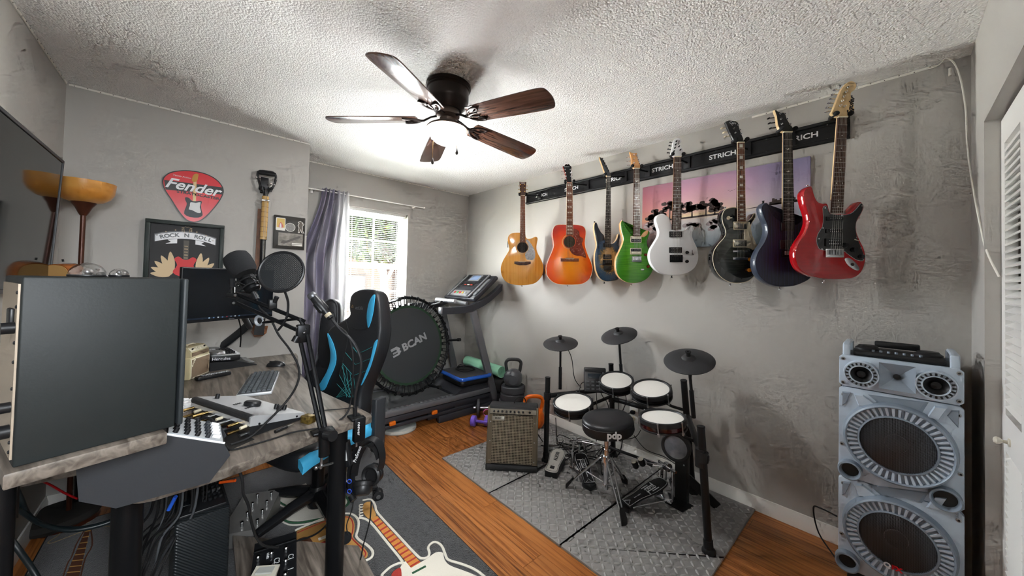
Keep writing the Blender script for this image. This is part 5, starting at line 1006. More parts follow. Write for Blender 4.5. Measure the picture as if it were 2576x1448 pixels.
MB().loft([[(x, y0 + .02, z), (x, y0 + .1, z + .012), (x, y1 - .1, z + .012), (x, y1 - .02, z), (x, y1 - .02, .08), (x, y0 + .02, .08)] for x, z in ((1.93, zt + .012), (2.0, zt + .05), (2.12, zt + .075), (2.4, zt + .06), (2.46, zt + .01))]).build('motor_hood', TMB, tm, w=1, ang=30)
for y, a, b_ in ((2.9, (2.444, .06), (2.116, 1.04)), (3.58, (2.42, .06), (2.16, 1.04))):
    d = V((b_[0] - a[0], 0, b_[1] - a[1])); MB().rbox((0, 0, d.length / 2), (.075, .04, d.length), .008, frame((a[0], y, a[1]), d, (1, 0, 0))).build('upright', TMG, tm, w=1)
for y in (2.93, 3.57):
    pp = smooth([(1.76, y, 1.06), (1.95, y, 1.06), (2.1, y, 1.075), (2.28, y, 1.14), (2.42, y, 1.225), (2.5, y, 1.29)], 4, False)
    MB().loft([[V(p) + V((0, dy, dz)) for dy, dz in ((-.03, -.036), (.03, -.036), (.03, .03), (-.03, .03))] for p in pp]).build('arm', TMB, tm, w=1, ang=30)
    MB().rbox((1.758, y, 1.06), (.02, .056, .06), .006).build('arm_cap', TMS, tm, w=1)
MB().tube(smooth([(2.07, 2.95, 1.115), (2.02, 3.1, 1.13), (2.0, 3.25, 1.135), (2.02, 3.4, 1.13), (2.07, 3.55, 1.115)], 5, False), .021, 12).build('grip_bar', TMS, tm, w=1)
for y in (3.12, 3.37): MB().cyl((2.005, y - .06, 1.134), (2.005, y + .06, 1.134), .023, n=14).build('pulse_grip', M('pulse_steel', 'c9cacc', .3, .8), tm, w=1)
c0, c1 = V((2.16, 3.25, 1.17)), V((2.455, 3.25, 1.415)); cm_ = ortho((c0 + c1) / 2, (0, -1, 0), c1 - c0); ch = (c1 - c0).length
MB().rbox((0, 0, -.03), (.6, ch + .02, .05), .02, cm_).build('console_body', TMB, tm, w=1)
cb = MB().rbox((0, 0, .0), (.42, ch, .025), .012, cm_).build('console_panel', TMB, tm, w=1)
for x in (-.2, .2): MB().rbox((x, 0, .01), (.022, ch - .01, .015), .006, cm_).build('silver_trim', TMS, cb, w=1)
sc1 = MB().rbox((0, ch * .32, .012), (.2, .1, .008), .004, cm_).build('screen_bezel', TMS, cb, w=1); MB().rbox((0, ch * .32, .0165), (.15, .075, .003), .002, cm_).build('screen', M('lcd_blue', '7f93b5', .2), sc1, w=1)
for x in (-.15, .15):
    for i in range(10): MB().rbox((x, ch * (.4 - i * .058), .014), (.035, .01, .004), .002, cm_).build('quick_key', BLK, cb, w=1)
MB().rbox((0, -ch * .36, .014), (.32, .085, .008), .012, cm_).build('key_plate', TMS, cb, w=1)
for i, c in enumerate(('c23a2e', '3f9a48', 'd0302a', 'c9a94a', '8a8c90')): MB().lathe([(.016, 0), (.014, .005), (.001, .006)], cm_ @ MX.Translation((-.1 + i * .05, -ch * .36, .018)), 14).build('start_key', M('key_' + c, c, .4), cb, w=1)
MB().rbox((0, ch * .02, .013), (.2, .07, .004), .003, cm_).build('program_plate', BLK, cb, w=1)
for i, c in enumerate(('c23a2e', 'e4e2da', 'c23a2e')): MB().rbox((-.06 + i * .06, 0, .016), (.04, .012, .003), .002, cm_).build('program_key', M('pkey%d' % i, c, .4), cb, w=1)
for x in (-.245, .245): MB().rbox((x, -.01, -.002), (.055, ch * .7, .012), .014, cm_).build('cup_tray', TMG, tm, w=1)
# scale under the treadmill
sp0 = PZ(1018, 1072, .03); MB().lathe([(.001, 0), (.15, 0), (.155, .01), (.15, .03), (.13, .035), (.001, .035)], None, 40).build('bathroom_scale', M('pale_plastic', 'b9bcb6', .5), at=(1.42, 3.03, 0), label='pale round scale lying under the treadmill deck', cat='scale')
# ================================================================== mini trampoline leaning on the treadmill
tb = V((1.59, 3.2, .235)); tt = V((1.66, 3.36, 1.16)); rad = (tt - tb).length / 2; tcn = (tt + tb) / 2; tup = (tt - tb).normalized(); tn = V((.10, -.98, .1)); tn = (tn - tup * tn.dot(tup)).normalized()
TP = ortho(tcn, tup.cross(tn), tup); tr = thing('mini_trampoline', 'round black mini trampoline standing on its edge on the treadmill', 'trampoline', TP)
TRB = M('trampoline_mat', '3a3d3f', .3, bump=(500, .15)); TRG = M('trampoline_trim', '24402a', .7)
MB().tube([(rad * cos(a), rad * sin(a), 0) for a in [2 * PI * i / 56 for i in range(56)]], .015, 10, True).build('frame_ring', BLKM, tr)
MB().lathe([(rad * .80, -.002), (rad * .80, .002), (.001, .002)], None, 56).build('jump_mat', TRB, tr)
MB().lathe([(rad * .78, .002), (rad * .8, .005), (rad * .835, .003), (rad * .835, -.003), (rad * .78, -.002)], None, 56, caps=(0, 0)).build('mat_trim', TRG, tr)
bg0 = None
for i in range(40):
    m = MX.Rotation(2 * PI * i / 40, 4, 'Z')
    if bg0 is None:
        bg0 = MB().tube(smooth([(rad * .83, -.012, .004), (rad * .9, -.014, .012), (rad + .012, -.01, .018), (rad + .018, 0, 0), (rad + .012, .01, .018), (rad * .9, .014, .012), (rad * .83, .012, .004)], 2, False), .0042, 5).rbox((rad * .845, 0, .004), (.02, .032, .01), .003).build('bungee_loop', RUB, tr); bg0.matrix_local = m
    else: share(bg0, 'bungee_loop', tr, m)
for a in (4, -62, -118, 60, 120, 182):
    m = MX.Rotation(R(a), 4, 'Z'); lg = MB().cyl(m @ V((rad, 0, 0)), m @ V((rad + .01, 0, .17)), .013, n=12).build('leg', BLKM, tr); MB().cyl(m @ V((rad + .01, 0, .165)), m @ V((rad + .011, 0, .2)), .018, n=14).build('leg_tip', RUB, lg)
lgm = MX.Rotation(R(24), 4, 'Z'); GP = M('grey_print', '9a9c9e', .5); text('BCAN', .1, lgm @ MX.Translation((.06, .0, .004)), GP, tr, sx=1.1, bold=.004); MB().prism([(-.05, -.04), (.02, -.04), (.05, -.015), (.035, .0), (.05, .015), (.02, .045), (-.05, .045), (-.05, .02), (.0, .02), (.01, .005), (-.04, .005), (-.04, -.012), (.01, -.012), (.005, -.022), (-.05, -.022)], .0022, .0045, lgm @ MX.Translation((-.16, 0, 0))).build('emblem', GP, tr, ang=0)
# ================================================================== weights, mats, dumbbells
vm = mat4((2.17, 3.08, .295), R(-4), R(0), R(0)); vb = thing('vibration_plate', 'blue-edged black vibration plate resting on the treadmill hood', 'exercise plate', vm)
MB().rbox((0, 0, .03), (.36, .42, .06), .05).build('lower_body', BLK, vb); MB().rbox((0, 0, .075), (.4, .47, .035), .055, n=6).build('blue_rim', M('blue_gloss', '2a63c8', .2, coat=.6), vb); MB().rbox((0, 0, .092), (.35, .42, .01), .05, n=6).build('top_pad', M('plate_pad', '3f4043', .6, bump=(150, .4)), vb)
q = [vm @ V((.02 + .11 * cos(i * .62) * (1 - .02 * i), .03 + .12 * sin(i * .62), .1 + .004 * (i % 3) + .001 * i)) for i in range(26)]; cable('coiled_cord', q, .004, RUB, 'coiled black power cord on top of the vibration plate', cat='cord')
ya, yb = PY(1172, 908, 3.6), PX(1258, 930, 2.49); ya = V((2.50, 3.52, .375)); yb = V((2.49, 2.86, .375)); ym = ortho(ya, yb - ya, (0, 0, 1))
ymat = thing('yoga_mat', 'rolled mint green yoga mat behind the treadmill upright', 'yoga mat', ya); GM = M('mint_foam', '8fc9ab', .75, bump=(200, .3)); sp_ = []
for i in range(90): a = i * .33; r_ = .012 + .0019 * i * .28; sp_.append((r_ * cos(a), r_ * sin(a)))
L_ = (yb - ya).length; rr_ = .06
MB().lathe([(rr_, 0), (rr_, L_), (rr_ - .006, L_), (rr_ - .006, L_ - .02), (.001, L_ - .02)], frame(ya, yb - ya), 36, caps=(1, 1)).build('roll', GM, ymat, w=1)
fm = frame(yb, yb - ya); MB().tube([fm @ V((x, y, -.004)) for x, y in sp_ if math.hypot(x, y) < rr_ - .004], .0022, 5).build('roll_spiral', GM, ymat, w=1)
ym2 = V((2.51, 3.4, .14)); MB().lathe([(.075, 0), (.075, .62), (.05, .62), (.001, .6)], frame((0, 0, 0), (0, -1, 0)), 32).build('rolled_mat', M('black_foam', '1b1b1d', .8), at=(2.505, 3.44, .225), label='rolled black exercise mat under the green one', cat='exercise mat')
MB().rbox((0, 0, .075), (.13, .7, .15), .01).build('storage_box', M('dark_box', '1f2022', .7), at=(2.515, 3.15, 0), label='low dark box behind the treadmill supporting the rolled mats', cat='box')
IRON = M('plate_iron', '47494c', .55, .2, bump=(90, .3)); wx_, wy_ = 2.35, 2.53
zz = 0
for k, (r_, h_, lb) in enumerate(((.15, .07, 'lowest large grey weight plate of the stack'), (.14, .068, 'second large grey weight plate from the floor'), (.137, .072, 'third grey weight plate with side boss'), (.117, .07, 'fourth smaller grey weight plate in the stack'), (.117, .072, 'topmost grey weight plate under the kettlebell'))):
    w_ = thing('weight_plate', lb, 'weight plate', mat4((wx_ + .004 * (-1) ** k, wy_, zz), k * 1.1), group='stacked weight plates')
    MB().lathe([(.02, 0), (r_ - .01, 0), (r_, .01), (r_, h_ - .012), (r_ - .008, h_ - .003), (r_ - .03, h_ - .003), (r_ - .035, h_ - .008), (.04, h_ - .008), (.035, h_ - .002), (.02, h_ - .002)], None, 44, caps=(1, 1)).build('disc', IRON, w_)
    MB().cyl((-r_ * .72, -r_ * .68, h_ / 2), (-r_ * .73, -r_ * .7, h_ / 2), .016, n=14).build('boss', IRON, w_); zz += h_ - .002
def kettle(name, loc, s, mat, label, hmat=None, rz=0):
    t = thing(name, label, 'kettlebell', mat4(loc, rz)); MB().lathe([(.05 * s, 0), (.075 * s, .006 * s), (.092 * s, .04 * s), (.096 * s, .07 * s), (.088 * s, .11 * s), (.07 * s, .14 * s), (.045 * s, .155 * s), (.001, .16 * s)], None, 28).build('bell', mat, t)
    MB().tube(smooth([(-.062 * s, 0, .13 * s), (-.072 * s, 0, .18 * s), (-.075 * s, 0, .225 * s), (-.05 * s, 0, .252 * s), (0, 0, .257 * s), (.05 * s, 0, .252 * s), (.075 * s, 0, .225 * s), (.072 * s, 0, .18 * s), (.062 * s, 0, .13 * s)], 4, False), .0165 * s, 12).build('handle', hmat or mat, t)
    MB().cyl((0, -.093 * s, .07 * s), (0, -.097 * s, .07 * s), .045 * s, n=24).build('face_disc', mat, t)
kettle('kettlebell', (wx_, wy_, zz), .97, M('kettle_grey', '55585b', .35, .1), 'grey kettlebell sitting on the stack of weight plates', M('kettle_handle', '2e3032', .5), R(-42))
kettle('kettlebell', (2.40, 2.29, 0), 1.1, M('orange_vinyl', 'f07018', .3), 'bright orange kettlebell on the floor behind the amplifier', None, R(-38))
PUR = M('purple_vinyl', '7a5fd0', .35); PNK = M('pink_vinyl', 'e06aa8', .4)
def dumb(loc, rz, mat, label, L=.15, r=.042, grp='dumbbells', n=6, hm=None):
    t = thing('dumbbell', label, 'dumbbell', mat4(loc, rz), group=grp); MB().cyl((-L / 2, 0, r), (L / 2, 0, r), .014, n=12).build('handle', hm or mat, t)
    for s in (-1, 1): MB().lathe([(r * .75, 0), (r, .008), (r, .042), (r * .75, .05), (.001, .05)], frame((s * (L / 2 - .02), 0, r), (s, 0, 0)), 26).build('end_weight', mat, t)
dumb((2.02, 2.58, 0), R(-58), PUR, 'purple dumbbell lying on the floor left of the amplifier', .16, .048); dumb((2.12, 2.50, 0), R(-60), PUR, 'second purple dumbbell, partly hidden behind the amplifier', .16, .048)
MB().tube([(.03 * cos(a), 0, .03 + .03 * sin(a)) for a in [2 * PI * i / 20 for i in range(20)]], .009, 6, True, flat=((0, 1, 0), .3)).build('exercise_band', PNK, at=mat4((2.10, 2.62, .075), R(-30)), label='pink looped band between the dumbbells', cat='band')
t = thing('dumbbell', 'dark grey round-plate dumbbell behind the purple dumbbells', 'dumbbell', mat4((2.21, 2.76, 0), R(-40)), group='dumbbells'); MB().cyl((-.13, 0, .085), (.13, 0, .085), .013, n=10).build('handle', STEEL, t)
for s in (-1, 1): MB().lathe([(.02, 0), (.08, 0), (.085, .006), (.085, .024), (.08, .03), (.066, .03), (.06, .024), (.03, .024), (.03, .04), (.001, .04)], frame((s * .065, 0, .085), (s, 0, 0)), 32).build('end_weight', IRON, t)
# ================================================================== gaming chair
HUB = V((.566, 2.228, 0)); cf = V((-.953, -.303, 0)).normalized(); cs = V((.303, -.953, 0)).normalized()
gc = thing('gaming_chair', 'black gaming chair with bright blue stripes at the desk', 'chair', (HUB.x, HUB.y, 0)); CLT = M('chair_leather', '1e2023', .42, bump=(240, .25)); BLU = M('chair_blue', '3fa9d6', .5, bump=(300, .2)); TEAL = M('chair_stitch', '2f8f8f', .6)
bn = (cf * cos(R(9)) + V((0, 0, 1)) * sin(R(9))).normalized(); bo_ = HUB - cf * .235 + V((0, 0, .5)); BM = ortho(bo_, cs, V((0, 0, 1)) * cos(R(9)) - cf * sin(R(9))); BI = BM.inverted()
if (BM.to_3x3() @ V((0, 0, 1))).dot(cf) < 0: pass
def bp(x, y):                                       # crop coords of the chair-back study -> back plane
    d = ray(760 + x / 4.99, 710 + y / 4.99); n = BM.to_3x3() @ V((0, 0, 1)); k = (bo_ - EYE).dot(n) / d.dot(n); v = BI @ (EYE + d * k); return v.x, v.y
ZS = 1 if (BM.to_3x3() @ V((0, 0, 1))).dot(cf) > 0 else -1
bo2 = [bp(*p) for p in ((580, 330), (585, 230), (610, 150), (680, 95), (780, 75), (870, 85), (920, 130), (942, 200), (957, 300), (966, 420), (972, 520), (970, 620), (955, 720), (930, 850), (880, 1000), (820, 1150), (760, 1290), (720, 1440), (700, 1650), (640, 1850), (300, 1800), (170, 1700), (150, 1500), (190, 1330), (240, 1230), (300, 1120), (343, 1000), (350, 880), (330, 760), (310, 640), (335, 580), (390, 530), (470, 490), (540, 450), (588, 400))]
MB().prism(smooth(bo2, 3), -.11 * ZS if ZS > 0 else 0, 0 if ZS > 0 else .11, BM, bev=.022).build('backrest', CLT, gc, w=1, ang=50)
def patch(name, pts, mat, h=.004): MB().prism(smooth([bp(*p) for p in pts], 3), -.004, h, BM, bev=.002, bev0=0).build(name, mat, gc, w=1)
patch('blue_wing', [(318, 645), (345, 665), (392, 760), (425, 880), (430, 980), (405, 1080), (350, 1200), (280, 1350), (195, 1330), (245, 1240), (312, 1120), (352, 1000), (358, 880), (338, 760)], BLU)
patch('blue_headrest_stripe', [(913, 152), (870, 190), (840, 260), (820, 360), (815, 460), (830, 568), (862, 508), (890, 400), (908, 280)], BLU)
patch('blue_side_stripe', [(943, 718), (908, 762), (880, 880), (850, 1000), (800, 1130), (742, 1290), (790, 1205), (850, 1072), (898, 920), (930, 800)], BLU)
def stitch(lst, mat=TEAL, r=.0013):
    mb = MB()
    for pl_ in lst: mb.tube([BM @ V((*bp(*p), .0008)) for p in pl_], r, 4)
    mb.build('stitching', mat, gc, w=1, kind='stuff')
stitch([[(620, 790), (700, 890), (780, 860), (885, 808)], [(545, 880), (670, 1030), (850, 958)], [(510, 1015), (640, 1170), (805, 1108)]], r=.002)
stitch([[(500 - i * 32, 1050 + i * 110), (480 - i * 20 + 150, 1440)] for i in range(3)] + [[(510 + i * 45, 1030 + i * 45), (560 + i * 40, 1440)] for i in range(4)] + [[(640 - i * 10, 1180 + i * 70), (430 + i * 12, 1440)] for i in range(4)])
stitch([[(640, 570), (700, 592), (760, 595), (820, 575)], [(545, 460), (580, 590), (560, 800), (470, 1150)]], M('chair_seam', '0d0e10', .6), .002)
_c = bp(712, 322); text('ecLife', .034, BM @ MX.Translation((_c[0] + .004, _c[1], .001)), M('chair_logo', '55585c', .4), gc, w=1); _c = bp(632, 300); MB().tube([BM @ V((_c[0] + x, _c[1] + y, .001)) for x, y in ((-.012, -.008), (0, .01), (.012, -.008), (-.012, -.008))], .001, 4).build('logo_mark', M('logo_gold', '8a6a3a', .4), gc, w=1)
sm_ = ortho(HUB + V((0, 0, .455)), cs, cf)
so_ = smooth([(-.25, -.2), (-.27, .0), (-.26, .2), (-.2, .27), (0, .29), (.2, .27), (.26, .2), (.27, 0), (.25, -.2), (0, -.22)], 4); MB().prism(so_, -.06, .05, sm_ if (sm_.to_3x3() @ V((0, 0, 1))).z > 0 else sm_, bev=.035).build('seat', CLT, gc, w=1, ang=50)
sg = 1 if (sm_.to_3x3() @ V((0, 0, 1))).z > 0 else -1
for s in (-1, 1): MB().loft([[sm_ @ V((s * x, y, sg * z)) for x, z in ((.2, .052 + dz), (.25, .058 + dz), (.281, .03 + dz), (.276, -.005 + dz), (.22, .0))] for y, dz in ((-.2, .02), (-.05, .012), (.1, .004), (.2, -.012), (.25, -.03))]).build('seat_bolster', BLU, gc, w=1, ang=60)
MB().box((0, 0, -.075 * sg), (.2, .26, .04), sm_).build('seat_mechanism', BLKM, gc, w=1, ang=0)
MB().cyl(HUB + V((0, 0, .13)), HUB + V((0, 0, .3)), .033, n=20).cyl(HUB + V((0, 0, .3)), HUB + V((0, 0, .4)), .02, n=16).build('gas_lift', BLKM, gc, w=1)
BSE = M('chair_base', '1b1c1e', .25, .2)
MB().lathe([(.001, .06), (.05, .06), (.058, .09), (.052, .14), (.04, .17), (.001, .17)], MX.Translation(HUB), 24).build('base_hub', BSE, gc, w=1)
for k in range(5):
    a = R(-16 + 72 * k); d = V((cos(a), sin(a), 0)); e = HUB + d * .315
    MB().tube([HUB + d * .03 + V((0, 0, .125)), HUB + d * .15 + V((0, 0, .115)), e + V((0, 0, .082))], [.034, .029, .021], 10, flat=((0, 0, 1), 1.1)).build('base_leg', BSE, gc, w=1)
    ca = MB().cyl(e + V((0, 0, .085)), e + V((0, 0, .05)), .009, n=10).build('caster', BLK, gc, w=1); sd = V((-d.y, d.x, 0)); 
    for s in (-1, 1): MB().lathe([(.001, 0), (.022, .001), (.03, .006), (.031, .018), (.022, .022), (.001, .022)], frame(e + d * .012 + V((0, 0, .0315)) + sd * s * .004, sd * s), 22).build('caster_wheel', RUB, ca, w=1); MB().lathe([(.013, .022), (.012, .0245), (.001, .025)], frame(e + d * .012 + V((0, 0, .0315)) + sd * s * .004, sd * s), 14).build('wheel_cap', STEEL, ca, w=1)
for s in (1,):
    ab = HUB + cs * (.285 * s) - cf * .17; MB().rbox((0, 0, .13), (.042, .075, .3), .01, ortho(ab + V((0, 0, .39)), cs, cf) if (ortho(ab, cs, cf).to_3x3() @ V((0, 0, 1))).z > 0 else ortho(ab + V((0, 0, .39)), -cs, cf)).build('armrest_post', M('arm_grey', '303235', .45), gc, w=1)
ab = HUB - cs * .3 + cf * .0; MB().rbox((ab.x, ab.y, .66), (.07, .24, .03), .012).rbox((ab.x, ab.y, .52), (.04, .06, .26), .01).build('armrest', BLK, gc, w=1)
# ================================================================== gig bag beside the curtain
gb = thing('gig_bag', 'black padded guitar gig bag standing behind the chair', 'gig bag', (.82, 2.95, 0)); GBM = M('gig_nylon', '1c1d20', .5, bump=(120, .3)); go = smooth([(-.09, 0), (-.17, .06), (-.18, .25), (-.15, .4), (-.17, .5), (-.14, .6), (-.085, .66), (-.07, .8), (-.065, 1.05), (-.05, 1.14), (0, 1.17), (.05, 1.14), (.065, 1.05), (.07, .8), (.085, .66), (.14, .6), (.17, .5), (.15, .4), (.18, .25), (.17, .06), (.09, 0)], 3)
gm_ = ortho((.80, 3.0, .01), (.78, -.62, 0), (.03, .05, 1)); MB().prism(go, -.06, .06, gm_, bev=.03).build('bag_body', GBM, gb, w=1, ang=60)
MB().prism(smooth([(-.055, .68), (-.055, 1.02), (0, 1.08), (.055, 1.02), (.055, .68)], 3), .055, .08, gm_, bev=.012).build('neck_pocket', GBM, gb, w=1); MB().prism(smooth([(-.13, .08), (-.13, .35), (0, .42), (.13, .35), (.13, .08)], 3), .055, .085, gm_, bev=.015).build('front_pocket', GBM, gb, w=1)
MB().tube([gm_ @ V((x * 1.0, y, .062)) for x, y in go], .004, 5, True).build('zipper', M('zip_grey', '55585c', .5), gb, w=1)
# ================================================================== desk
OAK = wood('grey_oak', '5f574f', '7d746a', '3d362f', .38, 42, 3, False, .2)
desk = thing('desk', 'grey wood-grain curved desk on black round legs', 'desk', (.2, 2.2, 0)); DZ = .75
dtop = smooth([(-.06, 1.405), (.09, 1.42), (.25, 1.47), (.395, 1.52)], 3, False) + [(.5, 1.545), (.585, 1.556), (.606, 1.566), (.61, 1.60)] + smooth([(.595, 1.7), (.545, 1.95), (.516, 2.15), (.512, 2.35), (.528, 2.6), (.565, 2.85), (.61, 3.06), (.62, 3.19)], 3, False) + [(-.54, 3.2), (-.54, 1.75), (-.12, 1.72)] + smooth([(-.12, 1.5), (-.105, 1.425), (-.06, 1.405)], 3, False)[:-1]
MB().prism(dtop, DZ - .034, DZ, bev=.006).build('desk_top', OAK, desk, w=1, ang=30)
for px, py, yy in ((838, 1500, None), (317, 1380, 1.62)):
    b_ = PZ(px, py, 0) if yy is None else PY(px, py, yy); b_ = V((b_.x, b_.y, 0)); lg = MB().cyl(b_, (b_.x, b_.y, DZ - .034), .036, n=28).build('leg', BLKM, desk, w=1); MB().cyl((b_.x, b_.y, 0), (b_.x, b_.y, .02), .042, n=24).build('leg_foot', RUB, lg, w=1)
for x, y in ((.5, 3.1), (-.42, 3.1), (-.45, 1.85)): MB().cyl((x, y, 0), (x, y, DZ - .034), .036, n=20).build('leg', BLKM, desk, w=1)
MB().rbox((.05, 2.3, DZ - .06), (.9, .05, .05), .008).build('under_rail', BLKM, desk, w=1)
# studio monitor on a raised shelf
sL, sR = PY(30, 1180, 1.22), PY(460, 1065, 1.30); sz0 = (sL.z + sR.z) / 2; sL.z = sR.z = sz0; SM_ = ortho(sL, sR - sL, (-(sR - sL).y, (sR - sL).x, 0)); sd_ = (sR - sL).length; sw = .25; shh = 1.345 - sz0
shf = [(-.012, -.022), (sd_ * .86, -.022), (sd_ * .865, .0), (sd_ * .865, .30), (-.012, .30)]
shelf = thing('speaker_shelf', 'thick grey wood shelf holding the big loudspeaker', 'shelf', SM_)
MB().prism(shf, -.034, -.001, None, bev=.005).build('shelf_board', OAK, shelf)
for x, y in ((.02, .25), (.19, .25)): MB().box((x, y, -.034 - (sz0 - DZ - .034) / 2), (.03, .03, sz0 - DZ - .034)).build('bracket', BLKM, shelf, ang=0)
MB().cyl((.0, .12, -.034), (.0, .12, -sz0), .02, n=16).build('stand_pole', BLKM, shelf)
SPG = M('monitor_charcoal', '1e2323', .55, bump=(160, .15)); spk2 = thing('studio_monitor', 'large charcoal studio loudspeaker seen from its side', 'loudspeaker', SM_)
MB().rbox((sd_ / 2 - .008, sw / 2, shh / 2), (sd_ - .016, sw, shh), .004).build('cabinet', SPG, spk2); MB().rbox((sd_ - .005, sw / 2, shh / 2), (.011, sw, shh), .004).build('front_baffle', M('monitor_baffle', '2f3436', .5), spk2)
for z, r in ((.13, .085), (.29, .035)): MB().lathe([(r, 0), (r * .95, .008), (r * .85, .004), (r * .3, -.0), (.001, .004)], frame((sd_, sw / 2, z), (1, 0, 0)), 36).build('driver', SPB, spk2)
bpn = MB().box((-.0015, sw / 2, shh / 2), (.003, sw - .02, shh - .03)).build('rear_plate', M('amp_plate', 'b9ab98', .4, .4), spk2, ang=0)
for z, y in ((.36, .025), (.33, .028), (.255, .03), (.215, .03), (.16, .03), (.05, .028), (.03, .03)): MB().lathe([(.004, 0), (.003, .002), (.001, .0025)], frame((-.003, y - .012, z), (-1, 0, 0)), 8).build('screw', BLK, bpn)
for z, r in ((.285, .012), (.12, .011), (.07, .014)): MB().cyl((-.003, .03, z), (-.02, .03, z), r, n=14).build('socket', BLK, bpn)
MB().rbox((-.006, .06, .3), (.008, .04, .05), .003).build('input_panel', BLK, bpn)
# faceted domes on the loudspeaker
CLR = M('clear_facets', 'ffffff', .05); CLR.node_tree.nodes.clear()
_t = CLR.node_tree; _o = N(_t, 'OutputMaterial'); _m = N(_t, 'MixShader'); _a = N(_t, 'BsdfTransparent'); _a.inputs[0].default_value = (.93, .94, .95, 1); _g = N(_t, 'BsdfGlossy'); _g.inputs['Roughness'].default_value = .06; _m.inputs[0].default_value = .38
_t.links.new(_a.outputs[0], _m.inputs[1]); _t.links.new(_g.outputs[0], _m.inputs[2]); _t.links.new(_m.outputs[0], _o.inputs[0])
def dome(x, y, r, label):
    t = thing('dome_light', label, 'light', SM_ @ MX.Translation((x, y, shh + .0005)), group='faceted dome lights')
    MB().lathe([(r * .98, 0), (r * 1.02, .002), (r, .005), (.001, .005)], None, 28).build('base', BLK, t)
    mb = MB(); rg = []
    for j in range(6):
        a = PI / 2 * j / 6; rg.append([(r * .98 * cos(a) * cos(2 * PI * (i + .5 * (j % 2)) / 14), r * .98 * cos(a) * sin(2 * PI * (i + .5 * (j % 2)) / 14), .005 + r * .92 * sin(a)) for i in range(14)])
    vs = [q for g_ in rg for q in g_] + [(0, 0, .005 + r * .95)]; fs = []
    for j in range(5):
        for i in range(14):
            a, b_, c, d = j * 14 + i, j * 14 + (i + 1) % 14, (j + 1) * 14 + i, (j + 1) * 14 + (i + 1) % 14
            fs += ([(a, b_, c), (b_, d, c)] if j % 2 == 0 else [(a, d, c), (a, b_, d)])
    fs += [(70 + i, 70 + (i + 1) % 14, 84) for i in range(14)]; mb.add(vs, fs); mb.build('faceted_dome', CLR, t, ang=0)
    MB().sph((0, 0, .012), r * .3, 10, 6).build('bulb', STEEL, t)
SI = SM_.inverted(); p = SI @ PY(220, 690, 1.42); dome(p.x, p.y, .034, 'larger clear faceted dome light on the loudspeaker'); p = SI @ PY(300, 690, 1.47); dome(p.x, p.y, .02, 'smaller clear faceted dome light on the loudspeaker')
# acoustic guitar leaning by the left wall, only its end showing
ag = thing('acoustic_guitar', 'tan acoustic guitar end showing beside the lamp pole', 'guitar', (-.44, 2.3, DZ)); agm = ortho(P(160, 668, 1.72), (.75, -.62, 0), (.1, .12, -1)); ago = smooth([(-.14, .0), (-.185, .08), (-.18, .2), (-.13, .28), (-.12, .34), (-.13, .42), (-.08, .48), (0, .49), (.08, .48), (.13, .42), (.12, .34), (.13, .28), (.18, .2), (.185, .08), (.14, .0), (.05, -.03), (-.05, -.03)], 3)
_f = [(x * .34, y * .34) for x, y in ago]; MB().prism(_f, -.035, .03, agm, bev=.003).build('body', MAH, ag, w=1, ang=40); MB().prism(inset(_f, .004), .029 if (agm.to_3x3() @ V((0, 0, 1))).dot(V((1, -1, 0))) > 0 else -.0365, .0315 if (agm.to_3x3() @ V((0, 0, 1))).dot(V((1, -1, 0))) > 0 else -.0345, agm).build('top', M('pale_spruce', 'd8a868', .35), ag, w=1); MB().cyl(agm @ V((0, -.02, 0)), agm @ V((0, -.032, 0)), .004, n=8).build('strap_button', BLK, ag, w=1)
MB().box((0, .42, 0), (.035, .3, .02), agm).build('neck', MAH, ag, w=1, ang=0)
# ================================================================== television, lamp
tvm = ortho((-.508, 2.235, 1.585), (0, -1, 0), (.04, 0, 1)); tv = thing('television', 'large flat television on the left wall', 'television', tvm)
_d = 1 if (tvm.to_3x3() @ V((0, 0, 1))).x > 0 else -1
MB().rbox((0, 0, -.014 * _d), (1.11, .63, .026), .006, None).build('tv_body', BLK, tv); MB().box((0, .004, .0005 * _d), (1.094, .61, .002)).build('screen', M('tv_screen', '070808', .06, spec=.3), tv, ang=0)
for x, y, a, b_ in ((0, .31, 1.11, .012), (0, -.31, 1.11, .016), (-.55, 0, .011, .63), (.55, 0, .011, .63)): MB().box((x, y, .002 * _d), (a, b_, .006)).build('bezel', BLK, tv, ang=0)
MB().box((0, 0, -.04 * _d), (.3, .25, .028)).build('wall_mount', BLKM, tv, ang=0)
LX, LY = -.455, 3.0; lam = thing('floor_lamp', 'brown torchiere floor lamp with an amber glass bowl', 'lamp', (LX, LY, 0)); LBR = M('lamp_brown', '4a2618', .35, .3); AMBG = M('amber_glass', 'd49a4c', .35, var=('c88434', 6, (1, 1, 3)), coat=.3)
MB().lathe([(.001, 0), (.112, 0), (.114, .012), (.1, .022), (.02, .03), (.001, .03)], None, 36).build('base', LBR, lam); MB().cyl((0, 0, .03), (0, 0, 1.67), .0105, n=14).build('pole', LBR, lam)
MB().lathe([(.012, 1.66), (.02, 1.675), (.032, 1.705), (.045, 1.725), (.048, 1.733), (.001, 1.733)], None, 28).build('neck_cone', LBR, lam)
MB().lathe([(.046, 1.732), (.072, 1.74), (.098, 1.762), (.112, 1.79), (.118, 1.845), (.115, 1.845), (.108, 1.79), (.095, 1.766), (.07, 1.745), (.044, 1.736)], None, 40, caps=(0, 0)).build('glass_bowl', AMBG, lam)
